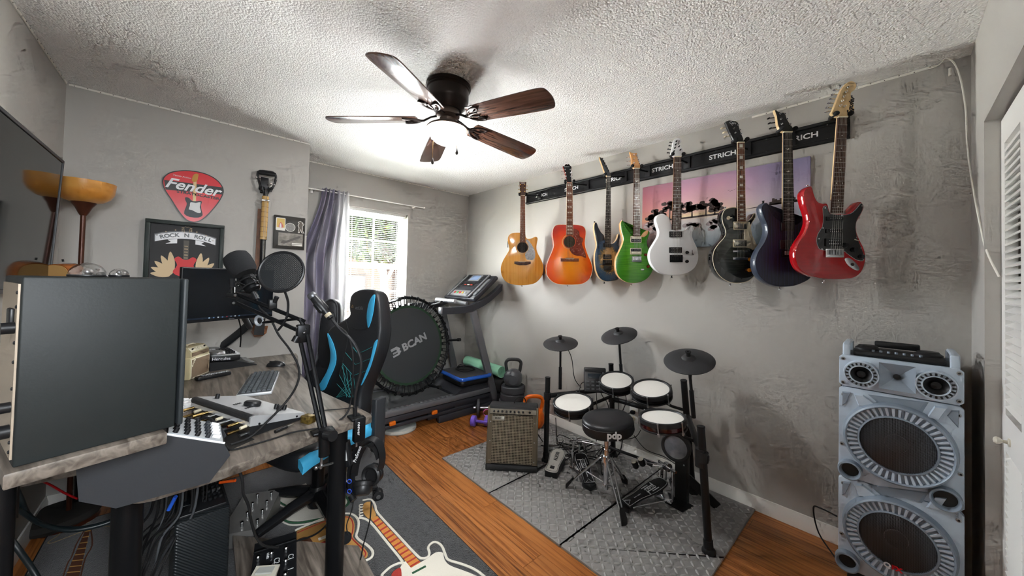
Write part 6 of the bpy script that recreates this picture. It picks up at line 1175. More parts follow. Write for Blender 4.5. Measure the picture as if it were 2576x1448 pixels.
# ================================================================== things on the alcove wall
WF = lambda d=0: ortho((0, YJ - d, 0), (1, 0, 0), (0, 0, 1))     # wall face frame: x right, y up, z into the room
def wq(px, py, d=.0): v = PY(px, py, YJ - d); return v.x, v.z
RED = M('sign_red', 'd8202a', .3); BKP = M('sign_black', '14100f', .35)
def c1(x, y): return wq(x / 2.785, 180 + y / 2.785, .006)
po = smooth([c1(*p) for p in ((1135, 770), (1152, 730), (1205, 700), (1300, 690), (1400, 702), (1480, 730), (1540, 775), (1568, 832), (1550, 890), (1500, 960), (1430, 1030), (1370, 1056), (1305, 1040), (1250, 980), (1195, 895), (1150, 825))], 4)
pc = (sum(p[0] for p in po) / len(po), sum(p[1] for p in po) / len(po)); sg_ = thing('pick_sign', 'red and black guitar-pick-shaped metal wall sign with white script', 'sign', WF() @ MX.Translation((pc[0], pc[1], 0))); loc = lambda p: (p[0] - pc[0], p[1] - pc[1])
po = [loc(p) for p in po]; MB().prism(po, .003, .006).build('sign_plate', BKP, sg_, ang=30); rd = inset(po, .006); b = MB().prism(rd, .0055, .0066).build('red_field', RED, sg_, ang=30)
bd_ = [loc(c1(*p)) for p in ((1150, 758), (1565, 812), (1562, 862), (1160, 826))]; MB().prism(bd_, .0064, .0072).build('black_band', BKP, sg_, ang=30)
m0 = ortho((*loc(c1(1352, 812)), .0078), (1, -.06, 0), (.06, 1, 0)); text('Fender', .092, m0, LETW, sg_, shear=.35, bold=.0018, sx=1.05); text('STRATOCASTER', .024, ortho((*loc(c1(1392, 866)), .0072), (1, -.06, 0), (.06, 1, 0)), BKP, sg_, sx=1.25, bold=.0008); text('Tennis Action', .016, ortho((*loc(c1(1275, 735)), .0072), (1, -.05, 0), (.05, 1, 0)), LETW, sg_, shear=.2)
def pr(name, pts, z, mat, par, k=2): o = [loc(c1(*p)) for p in pts]; MB().prism(smooth(o, k) if k else o, z, z + .0006).build(name, mat, par, ang=0)
pr('printed_neck', ((1355, 770), (1378, 770), (1372, 925), (1350, 925)), .0072, MAPLE, sg_, 0); pr('printed_head', ((1345, 768), (1350, 735), (1365, 716), (1390, 718), (1388, 740), (1378, 770)), .0082, M('print_maple', 'c98f3c', .5), sg_, 2)
pr('printed_body', ((1300, 880), (1325, 885), (1345, 905), (1375, 908), (1400, 905), (1415, 912), (1408, 935), (1412, 970), (1420, 1005), (1390, 1022), (1330, 1018), (1290, 995), (1300, 955), (1310, 925), (1298, 900)), .0082, M('print_black', '22262a', .4), sg_); pr('printed_guard', ((1335, 915), (1372, 920), (1405, 915), (1400, 950), (1408, 985), (1385, 990), (1345, 970), (1322, 965), (1330, 940)), .0088, M('print_white', 'd9dad8', .4), sg_)
# rock n roll frame
fx0, fx1, fz1 = -.234, .154, 1.70; fz0 = 1.30; rf = thing('framed_poster', 'dark framed rock n roll poster with winged guitar', 'poster', WF() @ MX.Translation(((fx0 + fx1) / 2, (fz0 + fz1) / 2, 0))); fw_, fh_ = fx1 - fx0, fz1 - fz0; FRB = M('frame_green_black', '2a322f', .45); PBK = M('poster_black', '2b2a2a', .6, bump=(300, .1)); PCR = M('poster_cream', 'd8bf98', .6)
for x, y, a, b_ in ((0, fh_ / 2 - .012, fw_, .024), (0, -fh_ / 2 + .012, fw_, .024), (-fw_ / 2 + .012, 0, .024, fh_ - .048), (fw_ / 2 - .012, 0, .024, fh_ - .048)): MB().rbox((x, y, .018), (a, b_, .036), .003).build('frame_bar', FRB, rf)
MB().box((0, 0, .007), (fw_ - .045, fh_ - .045, .004)).build('poster_sheet', PBK, rf, ang=0); zp = .0095
def arcb(x, r0, r1, y0, n=12): return [(x * (2 * i / n - 1), y0 + r0 * (1 - (2 * i / n - 1) ** 2)) for i in range(n + 1)] + [(x * (1 - 2 * i / n), y0 - r1 + r0 * (1 - (2 * i / n - 1) ** 2)) for i in range(n + 1)]
MB().prism([(x, y + .004) for x, y in arcb(.152, .03, .05, .105)], zp - .0008, zp - .0002).build('banner_edge', BKP, rf, ang=0); MB().prism(arcb(.148, .03, .043, .102), zp, zp + .0006).build('banner', LETW, rf, ang=0)
for s in (-1, 1): MB().prism([(s * .09, .075), (s * .045, .085), (s * .045, .055), (s * .1, .048), (s * .075, .062)], zp, zp + .0006).build('banner_tail', LETW, rf, ang=0)
for i, ch_ in enumerate('ROCK N ROLL'):
    if ch_ != ' ': x = -.118 + i * .0237; text(ch_, .034, MX.Translation((x, .081 + .03 * (1 - (x / .148) ** 2), zp + .001)) @ MX.Rotation(-x * 2.6, 4, 'Z'), BKP, rf, bold=.0012)
MB().prism([(-.014, .078), (.014, .078), (.012, -.13), (-.012, -.13)], zp - .0002, zp + .0004).build('poster_neck', M('poster_neck', '5f5a52', .6), rf, ang=0)
for i in range(8): MB().box((0, .04 - i * .02, zp + .0007), (.018, .004, .0006)).build('poster_fret', PCR, rf, ang=0)
mb = MB(); hp = [(-.012, .132), (-.016, .165), (-.006, .17), (0, .166), (.006, .17), (.016, .165), (.012, .132)]; mb.tube([(x, y, zp + .0005) for x, y in hp], .0012, 4)
for s in (-1, 1):
    for y in (.14, .15, .16): mb.box((s * .022, y, zp + .0006), (.008, .004, .001))
mb.build('poster_headstock', PCR, rf, kind='stuff')
for s in (-1, 1):
    for k in range(5):
        an = R(84 - 19 * k); L_ = .135 - .012 * k; bx_, by_ = s * (.062 + .004 * k), -.135 - .006 * k; ux, uy = s * cos(an), sin(an); nx_, ny_ = -uy, ux; w_ = .017
        MB().prism(smooth([(bx_ - nx_ * w_ * .5, by_ - ny_ * w_ * .5), (bx_ + ux * L_ * .55 - nx_ * w_, by_ + uy * L_ * .55 - ny_ * w_), (bx_ + ux * L_, by_ + uy * L_), (bx_ + ux * L_ * .5 + nx_ * w_, by_ + uy * L_ * .5 + ny_ * w_), (bx_ + nx_ * w_ * .5, by_ + ny_ * w_ * .5)], 3), zp + .0001 * k, zp + .0005 + .0003 * k).build('wing_feather', PCR, rf, ang=0)
MB().prism(smooth([(-.04, -.09), (-.055, -.05), (-.035, -.032), (-.012, -.05), (.012, -.05), (.035, -.032), (.055, -.05), (.04, -.09), (.06, -.14), (0, -.17), (-.06, -.14)], 3), zp + .0006, zp + .0012).build('poster_guitar', M('poster_red', 'd0282c', .5), rf, ang=0)
mb = MB()
for x, y in ((-.14, .1), (-.1, .128), (-.055, .142), (.05, .14), (.098, .12), (.135, .09)): mb.prism([(x + .005 * cos(2 * PI * i / 10) * (1 if i % 2 else .45), y + .005 * sin(2 * PI * i / 10) * (1 if i % 2 else .45)) for i in range(10)], zp, zp + .0006)
mb.build('poster_stars', PCR, rf, ang=0, kind='stuff')
# small sticker plaque
qx0, qx1, qz0, qz1 = .445, .655, 1.568, 1.822; pl = thing('sticker_plaque', 'small dark wall plaque with stickers and a grey photo', 'plaque', WF() @ MX.Translation(((qx0 + qx1) / 2, (qz0 + qz1) / 2, 0))); MB().rbox((0, 0, .012), (qx1 - qx0, qz1 - qz0, .024), .004).build('plaque_board', M('plaque_dark', '37342f', .5), pl)
ST = lambda n, c: M('sticker_' + n, c, .5); MB().prism(rrect(.062, .098, .006, 3, -.062, .06), .024, .0246).build('sticker_card', ST('white', 'e4e1d8'), pl, ang=0); MB().prism(rrect(.052, .07, .004, 3, -.062, .068), .0246, .0252).build('card_picture', ST('tan', 'd0b060'), pl, ang=0); MB().prism(smooth([(-.075, .035), (-.07, .06), (-.062, .075), (-.05, .06), (-.045, .035)], 2), .0252, .0256).build('card_figure', ST('coral', 'c9685a'), pl, ang=0)
MB().prism(smooth([(-.069, .036), (-.066, .062), (-.06, .066), (-.056, .036)], 2), .0256, .026).build('card_figure', ST('pale', 'd9d9dc'), pl, ang=0)
MB().prism(circ(.034, 24, .002, .042, .034), .024, .0246).build('round_sticker', ST('white', 'e4e1d8'), pl, ang=0); MB().prism(circ(.031, 24, .002, .042, .031), .0246, .025).build('round_picture', M('coin_grey', '8f8d88', .4, var=('6b6a66', 120, (1, 1, 1))), pl, ang=0)
fg_ = [(.055, .005), (.06, .045), (.052, .06), (.06, .08), (.052, .088), (.068, .1), (.082, .092), (.09, .086), (.084, .078), (.098, .082), (.094, .07), (.086, .06), (.09, .02), (.1, .004), (.08, .006), (.074, .03), (.066, .004)]; MB().prism(fg_, .024, .0246).build('figure_sticker', ST('white', 'e4e1d8'), pl, ang=0); MB().prism(inset(fg_, .003), .0246, .025).build('figure_print', ST('grey', '5d5548'), pl, ang=0)
MB().box((.008, -.055, .0243), (.165, .1, .0006)).build('photo', M('photo_grey', '9b958b', .5, var=('6d675e', 25, (1, 1, 1))), pl, ang=0); MB().prism([(-.06, -.085), (-.045, -.062), (-.02, -.064), (.06, -.022), (.075, -.02), (.07, -.035), (-.01, -.078), (-.035, -.09)], .0246, .025).build('photo_guitar', ST('darkgrey', '55504a'), pl, ang=0)
for y in (-.083, -.095): MB().box((.052, y, .025), (.07, .007, .0006)).build('photo_caption', ST('white', 'e4e1d8'), pl, ang=0)
# shovel guitar
sh = thing('shovel_guitar', 'shovel-handled one-string guitar hanging on the wall', 'guitar', (.37, YJ, 1.2)); SY = YJ - .06; pw_ = lambda px, py, d=.06: PY(px, py, YJ - d)
MB().tube(smooth([tuple(pw_(*p)) for p in ((660, 478), (652, 458), (649, 432), (671, 431), (692, 437), (692, 458), (680, 482))], 3, False), .008, 8).build('handle_frame', BLK, sh, w=1); MB().cyl(pw_(652, 434), pw_(692, 440), .014, n=14).build('grip', RUB, sh, w=1)
MB().tube([pw_(661, 470), pw_(668, 500), pw_(678, 472)], .011, 8).tube([pw_(668, 480), pw_(668, 496)], .016, 10).build('socket', BLK, sh, w=1)
for px, py in ((645, 446), (653, 446), (687, 450), (696, 451), (681, 462), (689, 464)): MB().sph(pw_(px, py, .065), .008, 8, 6).build('tuning_peg', CHR, sh, w=1)
a, b_ = pw_(668, 494), pw_(662, 602); MB().cyl(a, b_, .0215, n=18).build('neck', M('shovel_maple', 'd9b376', .45, var=('c89f5c', 30, (1, 1, .2))), sh, w=1)
for i in range(8): c = a.lerp(b_, .14 + .115 * i); MB().cyl(c, c + V((0, 0, .002)), .0225, n=16).build('fret', M('fret_brown', '6b4a28', .5), sh, w=1)
c = a.lerp(b_, .1); MB().rbox(c, (.05, .05, .012), .003).build('nut_clamp', CHR, sh, w=1); e = pw_(655, 790); MB().cyl(b_, e, .017, n=14).build('shaft', BLK, sh, w=1)
for dx in (-.006, 0, .006): MB().cyl(a + V((dx, -.026, .05)), e + V((dx, -.024, 0)), .0008, n=4).build('string', NYL, sh, w=1)
MB().rbox((a.x - .004, YJ - .012, a.z + .09), (.05, .024, .12), .004).build('wall_block', BLK, sh, w=1)
for s in (-1, 1): MB().tube([(a.x + s * .03, YJ - .02, a.z + .06), (a.x + s * .034, YJ - .075, a.z + .065)], .011, 8).build('wall_prong', RUB, sh, w=1)
MB().loft([[pw_(x, y, d) for x, y, d in ((644, 800, .03), (668, 800, .03), (668, 800, .12), (644, 800, .12))], [pw_(x, y, d) for x, y, d in ((638, 842, .03), (664, 842, .03), (664, 842, .12), (638, 842, .12))]]).build('shovel_end', BLK, sh, w=1, ang=20)
STR = M('strap_leather', '7a4a26', .5, var=('5e3719', 20, (1, 1, 1))); t = thing('guitar_strap', 'brown leather strap hanging beside the shovel guitar', 'strap', (.36, YJ - .03, .85))
def band(pts, w_, par, d=.03):
    pp = [pw_(x, y, d_) for x, y, d_ in pts]; MB().loft([[p + V((-w_ / 2, 0, 0)), p + V((w_ / 2, 0, 0)), p + V((w_ / 2, .003, 0)), p + V((-w_ / 2, .003, 0))] for p in pp]).build('strap_band', STR, par, w=1, ang=40)
band([(655, 525, .03), (651, 600, .03), (646, 700, .035), (642, 800, .05), (641, 832, .09)], .03, t); band([(641, 832, .09), (650, 846, .1), (660, 838, .1), (664, 820, .06)], .05, t)
# ================================================================== monitor and arm
mL, mR = P(452, 812.5, 1.80), P(686, 797, 2.26); mR.z = mL.z = (mL.z + mR.z) / 2; mm_ = ortho(mL, mR - mL, (0, 0, 1)); mw = (mR - mL).length; mon = thing('computer_monitor', 'black computer monitor on a wall-side arm above the desk', 'monitor', mm_)
MB().rbox((mw / 2, .148, -.012), (mw, .296, .022), .005).build('monitor_shell', BLK, mon); MB().box((mw / 2, .155, .0005), (mw - .012, .27, .002)).build('screen', M('pc_screen', '0d1116', .12, spec=.5), mon, ang=0)
tb_ = MB().box((mw / 2, .021, .0016), (mw - .012, .009, .001)).build('taskbar', M('taskbar', '1c2430', .2), mon, ang=0)
for i, c in enumerate(('8fa7c4', '5d7fa8', 'c9cdd2', '4f6f9a', 'a33', '7a8899', 'd0d4d8', '6688aa')): MB().box((.13 + i * .022, .021, .0024), (.007, .006, .0006)).build('task_icon', M('icon%d' % i, c if len(c) > 3 else 'aa3333', .4), tb_, ang=0)
MB().box((mw / 2, .006, .0006), (.03, .005, .002)).build('brand_mark', M('mark_grey', '6a6c70', .4), mon, ang=0)
arm_ = thing('monitor_stand', 'dark grey jointed stand behind the computer monitor', 'monitor stand', P(560, 880, 2.55)); cen = mm_ @ V((mw * .62, .08, -.05)); AG = M('arm_grey_metal', '3b3d40', .45, .3)
pA1 = P(566, 868, 2.5); MB().tube([cen, P(628, 822, 2.42)], .018, 10).build('head', AG, arm_, w=1); MB().tube([P(636, 806, 2.45), P(600, 838, 2.47), P(556, 872, 2.5)], .028, 8, flat=((0, 0, 1), .6)).build('lower_arm', AG, arm_, w=1)
b0 = P(552, 876, 2.5); MB().cyl((b0.x, b0.y, DZ), (b0.x, b0.y, b0.z + .02), .02, n=16).build('post', AG, arm_, w=1); MB().rbox((b0.x, b0.y, DZ + .008), (.1, .1, .016), .006).build('base', AG, arm_, w=1); MB().rbox(cen, (.1, .02, .1), .006).build('mount_plate', AG, arm_, w=1)
cable('monitor_cable', [mm_ @ V((mw * .6, .03, -.03)), P(605, 822, 2.38), P(606, 850, 2.45), P(604, 872, 2.5)], .004, RUB, 'black cable hanging behind the computer monitor')
# ================================================================== small things on the desk
def dz(px, py, h=0): return PZ(px, py, DZ + h)
# keyboard
k0, k1, k3 = dz(593, 994, .015), dz(684, 984, .015), dz(583, 948, .015); kex = (k1 - k0); key = (k3 - k0); km = ortho((k0.x, k0.y, DZ), kex, (-kex.y, kex.x, 0)); kw, kl = kex.length, .43
kb = thing('keyboard', 'dark grey mechanical keyboard with white base on the desk', 'keyboard', km); MB().rbox((kw / 2, kl / 2, .008), (kw, kl, .016), .004).build('base', M('key_base', 'b9bcbf', .4, .3), kb); MB().rbox((kw / 2, kl / 2, .0165), (kw - .008, kl - .008, .004), .003).build('key_bed', M('key_bed', '3a3d40', .5), kb)
KC = M('keycap', '3d4347', .5); kc = {}
for r_ in range(6):
    y = .012; i = 0
    while y < kl - .016:
        L_ = .0185
        if r_ == 0 and .10 < y < .22: L_ = .115
        m = MX.Translation((kw - .014 - r_ * .0212, y + L_ / 2, .0185))
        if L_ not in kc: o_ = MB().loft([[(a * .0088, b_ * (L_ / 2 - .001), 0) for a, b_ in ((-1, -1), (1, -1), (1, 1), (-1, 1))], [(a * .0066, b_ * (L_ / 2 - .003), .0085) for a, b_ in ((-1, -1), (1, -1), (1, 1), (-1, 1))]]).build('keycap', KC, kb, ang=0); o_.matrix_local = m; kc[L_] = o_
        else: share(kc[L_], 'keycap', kb, m)
        y += L_ + .0006; i += 1
# mouse
mp = dz(694, 920); mo_ = thing('computer_mouse', 'black computer mouse right of the keyboard', 'mouse', mat4((mp.x, mp.y, DZ), R(-30))); MB().sph((0, 0, 0), (.058, .032, .036), 20, 10, None, 0, PI / 2).build('shell', M('mouse_black', '1c1d1f', .3), mo_); MB().rbox((-.03, 0, .031), (.018, .006, .006), .002).build('wheel', RUB, mo_); MB().tube([(-.05, 0, .016), (-.02, 0, .034), (.0, 0, .0362)], .0008, 4).build('button_seam', BLK, mo_)
# remote
ra, rb = dz(492, 958), dz(578, 941); rm = ortho((ra.x, ra.y, DZ), rb - ra, (-(rb - ra).y, (rb - ra).x, 0)); rt_ = thing('remote_control', 'black remote control lying before the cream amplifier', 'remote', rm); rl2 = (rb - ra).length; MB().rbox((rl2 / 2, 0, .011), (rl2, .046, .022), .008).build('case', BLK, rt_)
rk = None
for i in range(11):
    for j in range(3):
        m = MX.Translation((.03 + i * .0165 * rl2 / .22, -.012 + j * .012, .0235))
        if rk is None: rk = MB().rbox((0, 0, 0), (.008, .006, .003), .0012).build('remote_key', M('remote_key', '9a9c9e', .5), rt_); rk.matrix_local = m
        else: share(rk, 'remote_key', rt_, m)
# cream mini amplifier stack
ca_, cb_ = dz(476.5, 957), dz(526, 936); cm2 = ortho((ca_.x, ca_.y, DZ), cb_ - ca_, (0, 0, 1)); cw_ = (cb_ - ca_).length; mini = thing('mini_amplifier', 'small cream two-piece amplifier on the desk', 'amplifier', cm2); CRM = M('cream_tolex', 'c9bd96', .6, bump=(300, .3)); CRE = M('cream_piping', 'e8e0c8', .5); GRB = M('brown_grille', '86715a', .8, bump=(400, .6))
hh1 = .125; MB().rbox((cw_ / 2, hh1 / 2, -.05), (cw_, hh1, .1), .006).build('speaker_cab', CRM, mini); MB().rbox((cw_ / 2, hh1 / 2, .001), (cw_ - .012, hh1 - .012, .003), .003).build('cab_piping', CRE, mini); MB().rbox((cw_ / 2, hh1 / 2, .0025), (cw_ - .022, hh1 - .022, .003), .003).build('cab_grille', GRB, mini)
MB().loft([[(x, hh1, 0), (x, hh1 + .03, -.004), (x, hh1 + .055, -.028), (x, hh1 + .06, -.09), (x, hh1, -.095)] for x in (.006, cw_ - .006)]).build('amp_head', CRM, mini, ang=20); MB().rbox((cw_ / 2, hh1 + .017, .0), (cw_ - .03, .022, .003), .002).build('head_grille', GRB, mini)
hm_ = ortho((cw_ / 2, hh1 + .043, -.015), (1, 0, 0), (0, .72, -.7)); MB().rbox((0, 0, .001), (cw_ - .03, .026, .002), .002, hm_).build('control_plate', CRE, mini)
for i in range(5): MB().cyl(hm_ @ V((-cw_ * .3 + i * cw_ * .15, 0, .002)), hm_ @ V((-cw_ * .3 + i * cw_ * .15, 0, .01)), .007 if 0 < i < 4 else .004, n=12).build('knob', CRE if 0 < i < 4 else BLK, mini)
MB().tube([(cw_ * .3, hh1 + .062, -.05), (cw_ * .4, hh1 + .068, -.05), (cw_ * .6, hh1 + .068, -.05), (cw_ * .7, hh1 + .062, -.05)], .004, 6).build('handle', CRE, mini); text('fender', .026, ortho((.022, hh1 * .78, .0045), (.6, .8, 0), (-.8, .6, 0)), CRE, mini, shear=.3)
# dj controller on its stand
da, db = dz(528, 934), dz(646, 917); dm = ortho((da.x, da.y, DZ), db - da, (-(db - da).y, (db - da).x, 0)); dw = (db - da).length; dj = thing('dj_controller', 'silver and black mixing controller with two jog wheels', 'dj controller', dm); dd_ = .26
MB().loft([[(x, 0, 0), (x, 0, h0), (x, dd_, h1), (x, dd_, 0)] for x, h0, h1 in ((0, .055, .06), (dw * .6, .04, .045), (dw, .004, .006))]).build('stand', BLK, dj, ang=20)
cm3 = ortho((0, .0, .058), (1, 0, -.07), (0, 1, .0)); MB().rbox((dw * .31, dd_ / 2, .018), (dw * .62, dd_, .034), .006, cm3).build('body', BLK, dj); fp = MB().rbox((dw * .31, dd_ / 2, .036), (dw * .6, dd_ - .01, .005), .004, cm3).build('face_plate', M('dj_silver', 'b4b6b6', .4, .3), dj)
for y in (.06, .2): MB().lathe([(.052, 0), (.054, .006), (.05, .014), (.046, .02), (.001, .02)], cm3 @ MX.Translation((dw * .14, y, .038)), 32).build('jog_wheel', STEEL, dj)
for i in range(4):
    for j in range(5): MB().cyl(cm3 @ V((dw * (.3 + .07 * i), .05 + .04 * j, .038)), cm3 @ V((dw * (.3 + .07 * i), .05 + .04 * j, .054)), .007, n=10).build('knob', BLK, fp)
for j in range(8): MB().rbox((dw * .58, .03 + j * .028, .041), (.02, .02, .006), .003, cm3).build('pad', LETW, fp)
MB().rbox((dw * .80, dd_ / 2, .03), (dw * .36, dd_ * .8, .003), .002, ortho((0, 0, .0), (1, 0, -.06), (0, 1, 0))).build('clear_ramp', M('smoke_plastic', '6f7274', .15), dj); text('Hercules', .026, ortho((dw * .22, -.001, .07), (1, 0, -.07), (0, 0, 1)), LETW, dj)
# audio interface
iA, iB, iC = dz(627, 1103), dz(761, 1055), dz(491, 1046); im = ortho((iA.x, iA.y, DZ), iB - iA, (-(iB - iA).y, (iB - iA).x, 0)); il = (iB - iA).length; iw = max(.2, abs((im.inverted() @ iC).y)); ifc = thing('audio_interface', 'silver audio interface with big knob and rear sockets on the desk', 'audio interface', im); IS = M('interface_silver', 'c4c6c8', .35, .4); IB = M('interface_black', '1a1b1d', .5)
MB().loft([[(x, y, .004), (x, y, h * .62), (x, y + 0, h * .62)] for x, y, h in ((0, 0, .06),)] * 2) if False else None
MB().loft([[(0, y, .004), (il, y, .004), (il + .004, y, .016), (0, y, .056)] for y in (.0, iw)]).build('body', IB, ifc, ang=20)
MB().loft([[(-.002, y, .046), (il + .006, y, .012), (il + .008, y, .02), (il, y, .032), (.012, y, .082), (.0, y, .078)] for y in (-.004, .006, iw - .006, iw + .004)]).build('top_shell', IS, ifc, ang=35)
MB().cyl((.008, .004, .071), (.008, iw - .004, .071), .0135, n=14).build('perforated_edge', M('perf_black', '2a2b2d', .5, bump=(500, 1.0)), ifc)
tp = ortho((.012, 0, .0825), (il, 0, -.05), (0, 1, 0)); MB().lathe([(.03, 0), (.031, .012), (.026, .018), (.001, .018)], tp @ MX.Translation((il * .45, iw * .42, 0)), 28).build('big_knob', BLK, ifc)
for x, y in ((.25, .86), (.62, .12), (.75, .14), (.66, .2)): MB().lathe([(.0085, 0), (.008, .018), (.006, .02), (.001, .02)], tp @ MX.Translation((il * x, iw * y, 0)), 12).build('knob', BLK, ifc)
for i in range(9): MB().rbox((il * (.2 + .06 * (i % 5)), iw * (.3 + .1 * (i // 5) + .02 * i), .001), (.006, .01, .002), .0008, tp).build('small_key', BLK, ifc)
for i in range(8):
    for z in (.016, .044): MB().cyl((0, .02 + i * (iw - .04) / 7, z), (-.022 - .014 * (i % 3), .02 + i * (iw - .04) / 7, z - .002), .006, n=10).build('jack_plug', (GOLD if i % 2 else STEEL) if z < .02 or i % 3 else CREAM, ifc)
for x in (.15, .86): MB().cyl((il * x, -.0035, .05 - .03 * x), (il * x, -.006, .05 - .03 * x), .004, n=12).build('side_screw', BLK, ifc)
# small white pad controller and desk mixer
wa, wb_ = dz(462, 1040), dz(520, 1015); wm = ortho((wa.x, wa.y, DZ), wb_ - wa, (-(wb_ - wa).y, (wb_ - wa).x, 0)); wl = (wb_ - wa).length; pc_ = thing('pad_controller', 'white button controller peeking from behind the loudspeaker', 'controller', wm @ MX.Translation((-.1, 0, 0))); MB().rbox((wl / 2 + .05, .07, .012), (wl + .1, .14, .024), .005).build('case', M('pale_grey_plastic', 'c8cacb', .4), pc_)
for i in range(6):
    for j in range(4): MB().rbox((.03 + i * .034, .02 + j * .032, .0265), (.026, .025, .006), .002).build('key', LETW, pc_)
mxp = [(-.128, .7515), (-.19, .794), (-.197, .875), (-.19, .915), (-.043, .914), (.085, .852), (.1, .815), (.055, .7515)]; mx_ = thing('mixing_desk', 'grey-sided sloped mixing console under the loudspeaker shelf', 'mixer', (-.05, 1.5, DZ)); MXM = MX(((1, 0, 0, 0), (0, 0, 1, 1.352), (0, 1, 0, 0), (0, 0, 0, 1))); GRS = M('mixer_grey', '2a2d31', .5, bump=(200, .1))
MB().prism(mxp, 0, .012, MXM).build('side_panel', GRS, mx_, w=1, ang=20); MB().prism(inset(mxp, .006), .012, .17, MXM).build('console_body', IB, mx_, w=1, ang=20); MB().prism(mxp, .17, .182, MXM).build('side_panel', GRS, mx_, w=1, ang=20)
MB().tube([MXM @ V((x, y, .006)) for x, y in ((-.06, .9165), (-.043, .9155), (.086, .853))], .0035, 6).build('edge_trim', LETW, mx_, w=1)
fm2 = ortho((-.043, 1.36, .9145), (.128, 0, -.062), (0, 1, 0)); fpl = MB().rbox((.072, .09, .001), (.135, .16, .004), .002, fm2).build('face_plate', M('mixer_white', '9da2a6', .4), mx_, w=1)
for i in range(4):
    for j in range(5): MB().cyl(fm2 @ V((.02 + i * .026, .02 + j * .028, .002)), fm2 @ V((.02 + i * .026, .02 + j * .028, .016)), .0065, .0055, n=10).build('knob', BLK if i < 3 else GRS, fpl, w=1)
for j in range(5): MB().box((.12, .03 + j * .028, .006), (.02, .01, .01), fm2).build('fader', LETW, fpl, w=1, ang=0)
g0 = dz(775, 1062); MB().rbox((0, 0, .015), (.035, .05, .03), .003).build('gold_box', M('gold_paper', '8a7434', .35, .5, var=('4a3a1a', 60, (1, 1, 1))), at=mat4((g0.x, g0.y, DZ), R(25)), label='small gold patterned box behind the microphone arm', cat='box')
ja, jb = dz(692, 1090), dz(738, 1070); jk = thing('audio_adapter', 'black jack adapter lying in front of the audio interface', 'adapter', (ja.x, ja.y, DZ)); MB().cyl(ja + V((0, 0, .007)), ja.lerp(jb, .62) + V((0, 0, .007)), .0065, n=12).build('barrel', BLK, jk, w=1); MB().cyl(ja.lerp(jb, .62) + V((0, 0, .007)), jb + V((0, 0, .007)), .003, n=8).build('plug_tip', STEEL, jk, w=1)
MB().prism([(x, y) for x, y in ((dz(430, 1130).x, dz(430, 1130).y), (dz(560, 1140).x, dz(560, 1140).y), (dz(640, 1105).x, dz(640, 1105).y), (dz(500, 1050).x, dz(500, 1050).y))], 0, .002).build('desk_mat', M('mat_black', '1d1b1a', .8), at=(0, 0, DZ), label='black mat on the desk under the interface plugs', cat='mat')
# ================================================================== rug with woven guitars
RZ = .0105; RUGM = M('rug_black', '1c1c1d', .95, bump=(260, .9, .004), sheen=.4); rug = thing('area_rug', 'black rug with woven electric guitars under the desk', 'rug', (.3, 1.7, 0)); rgo = rrect(1.58, 2.68, .02, 3, .285, 1.62)
MB().prism(rgo, .0004, .010, bev=.003, bev0=0).build('pile', RUGM, rug, w=1, ang=30)
MB().tube([(x, y, .006) for x, y in rgo], .0045, 6, True).build('bound_edge', M('rug_edge', '1d1d1e', .9), rug, w=1)
RW = M('rug_white', 'dcd7ca', .95, bump=(260, .8, .003)); RT_ = M('rug_tan', 'b98a4a', .95, bump=(260, .8, .003)); RR = M('rug_red', 'a8342c', .95, bump=(260, .8, .003)); RG = M('rug_green', '2f5a3e', .95, bump=(260, .8, .003)); RO = M('rug_orange', 'c9853c', .95, bump=(260, .8, .003)); RD = M('rug_dark', '1a1a1b', .95); RBR = M('rug_brown', '5a3420', .95)
def rz(p): v = PZ(p[0], p[1], RZ); return (v.x, v.y)
def woven(name, pts, mat, lv=0, k=3): o = [rz(p) for p in pts]; MB().prism(smooth(o, k) if k else o, .0098, RZ + .0008 + lv * .0007).build(name, mat, rug, w=1, ang=0)
def wline(pts, mat=RW, r=.007, k=3, closed=False): o = [rz(p) for p in pts]; o = smooth(o, k, closed); MB().tube([(x, y, RZ - .001) for x, y in o], r, 6, closed, flat=((0, 0, 1), 1.0)).build('woven_outline', mat, rug, w=1)
# white guitar, front right
woven('woven_body', [(1020, 1411), (1050, 1416), (1075, 1404), (1088, 1394), (1100, 1388), (1114, 1390), (1118, 1406), (1131, 1421), (1165, 1434), (1190, 1444), (1225, 1462), (1262, 1500), (1260, 1560), (1180, 1600), (1080, 1590), (1010, 1540), (985, 1490), (1000, 1450), (1008, 1425)], RW)
woven('woven_guard', [(985, 1444), (1005, 1428), (1010, 1440), (1008, 1470), (990, 1480)], RR, 1)
woven('woven_neck', [(934, 1306), (948, 1297), (1058, 1414), (1034, 1428)], RO, 1, 0)
for i in range(12):
    f = (i + .6) / 12; a = (934 + 100 * f, 1306 + 122 * f); b = (948 + 110 * f, 1297 + 117 * f); woven('woven_fret', [a, b, (b[0] + 2.6, b[1] + 2.8), (a[0] + 2.4, a[1] + 3)], RR, 2, 0)
woven('woven_head', [(916, 1266), (932, 1262), (938, 1276), (946, 1296), (934, 1305), (922, 1300), (912, 1284)], RT_, 1)
for i in range(5): wline([(914 - 1, 1268 + i * 7), (905, 1269 + i * 7.4), (905, 1274 + i * 7.4), (914, 1274 + i * 7)], r=.004)
wline([(912, 1258), (934, 1256), (944, 1272), (950, 1290), (1000, 1345), (1048, 1396), (1062, 1404), (1076, 1401), (1080, 1390), (1077, 1378), (1083, 1368), (1094, 1363), (1106, 1368), (1114, 1378), (1120, 1394), (1128, 1408), (1160, 1418), (1190, 1430), (1216, 1448), (1270, 1500)])
wline([(906, 1302), (930, 1312), (975, 1366), (1012, 1412), (1004, 1416), (985, 1424), (968, 1438), (960, 1452), (966, 1500)])
woven('woven_pickup', [(1036, 1440), (1070, 1422), (1072, 1426), (1038, 1444)], RG, 2, 0)
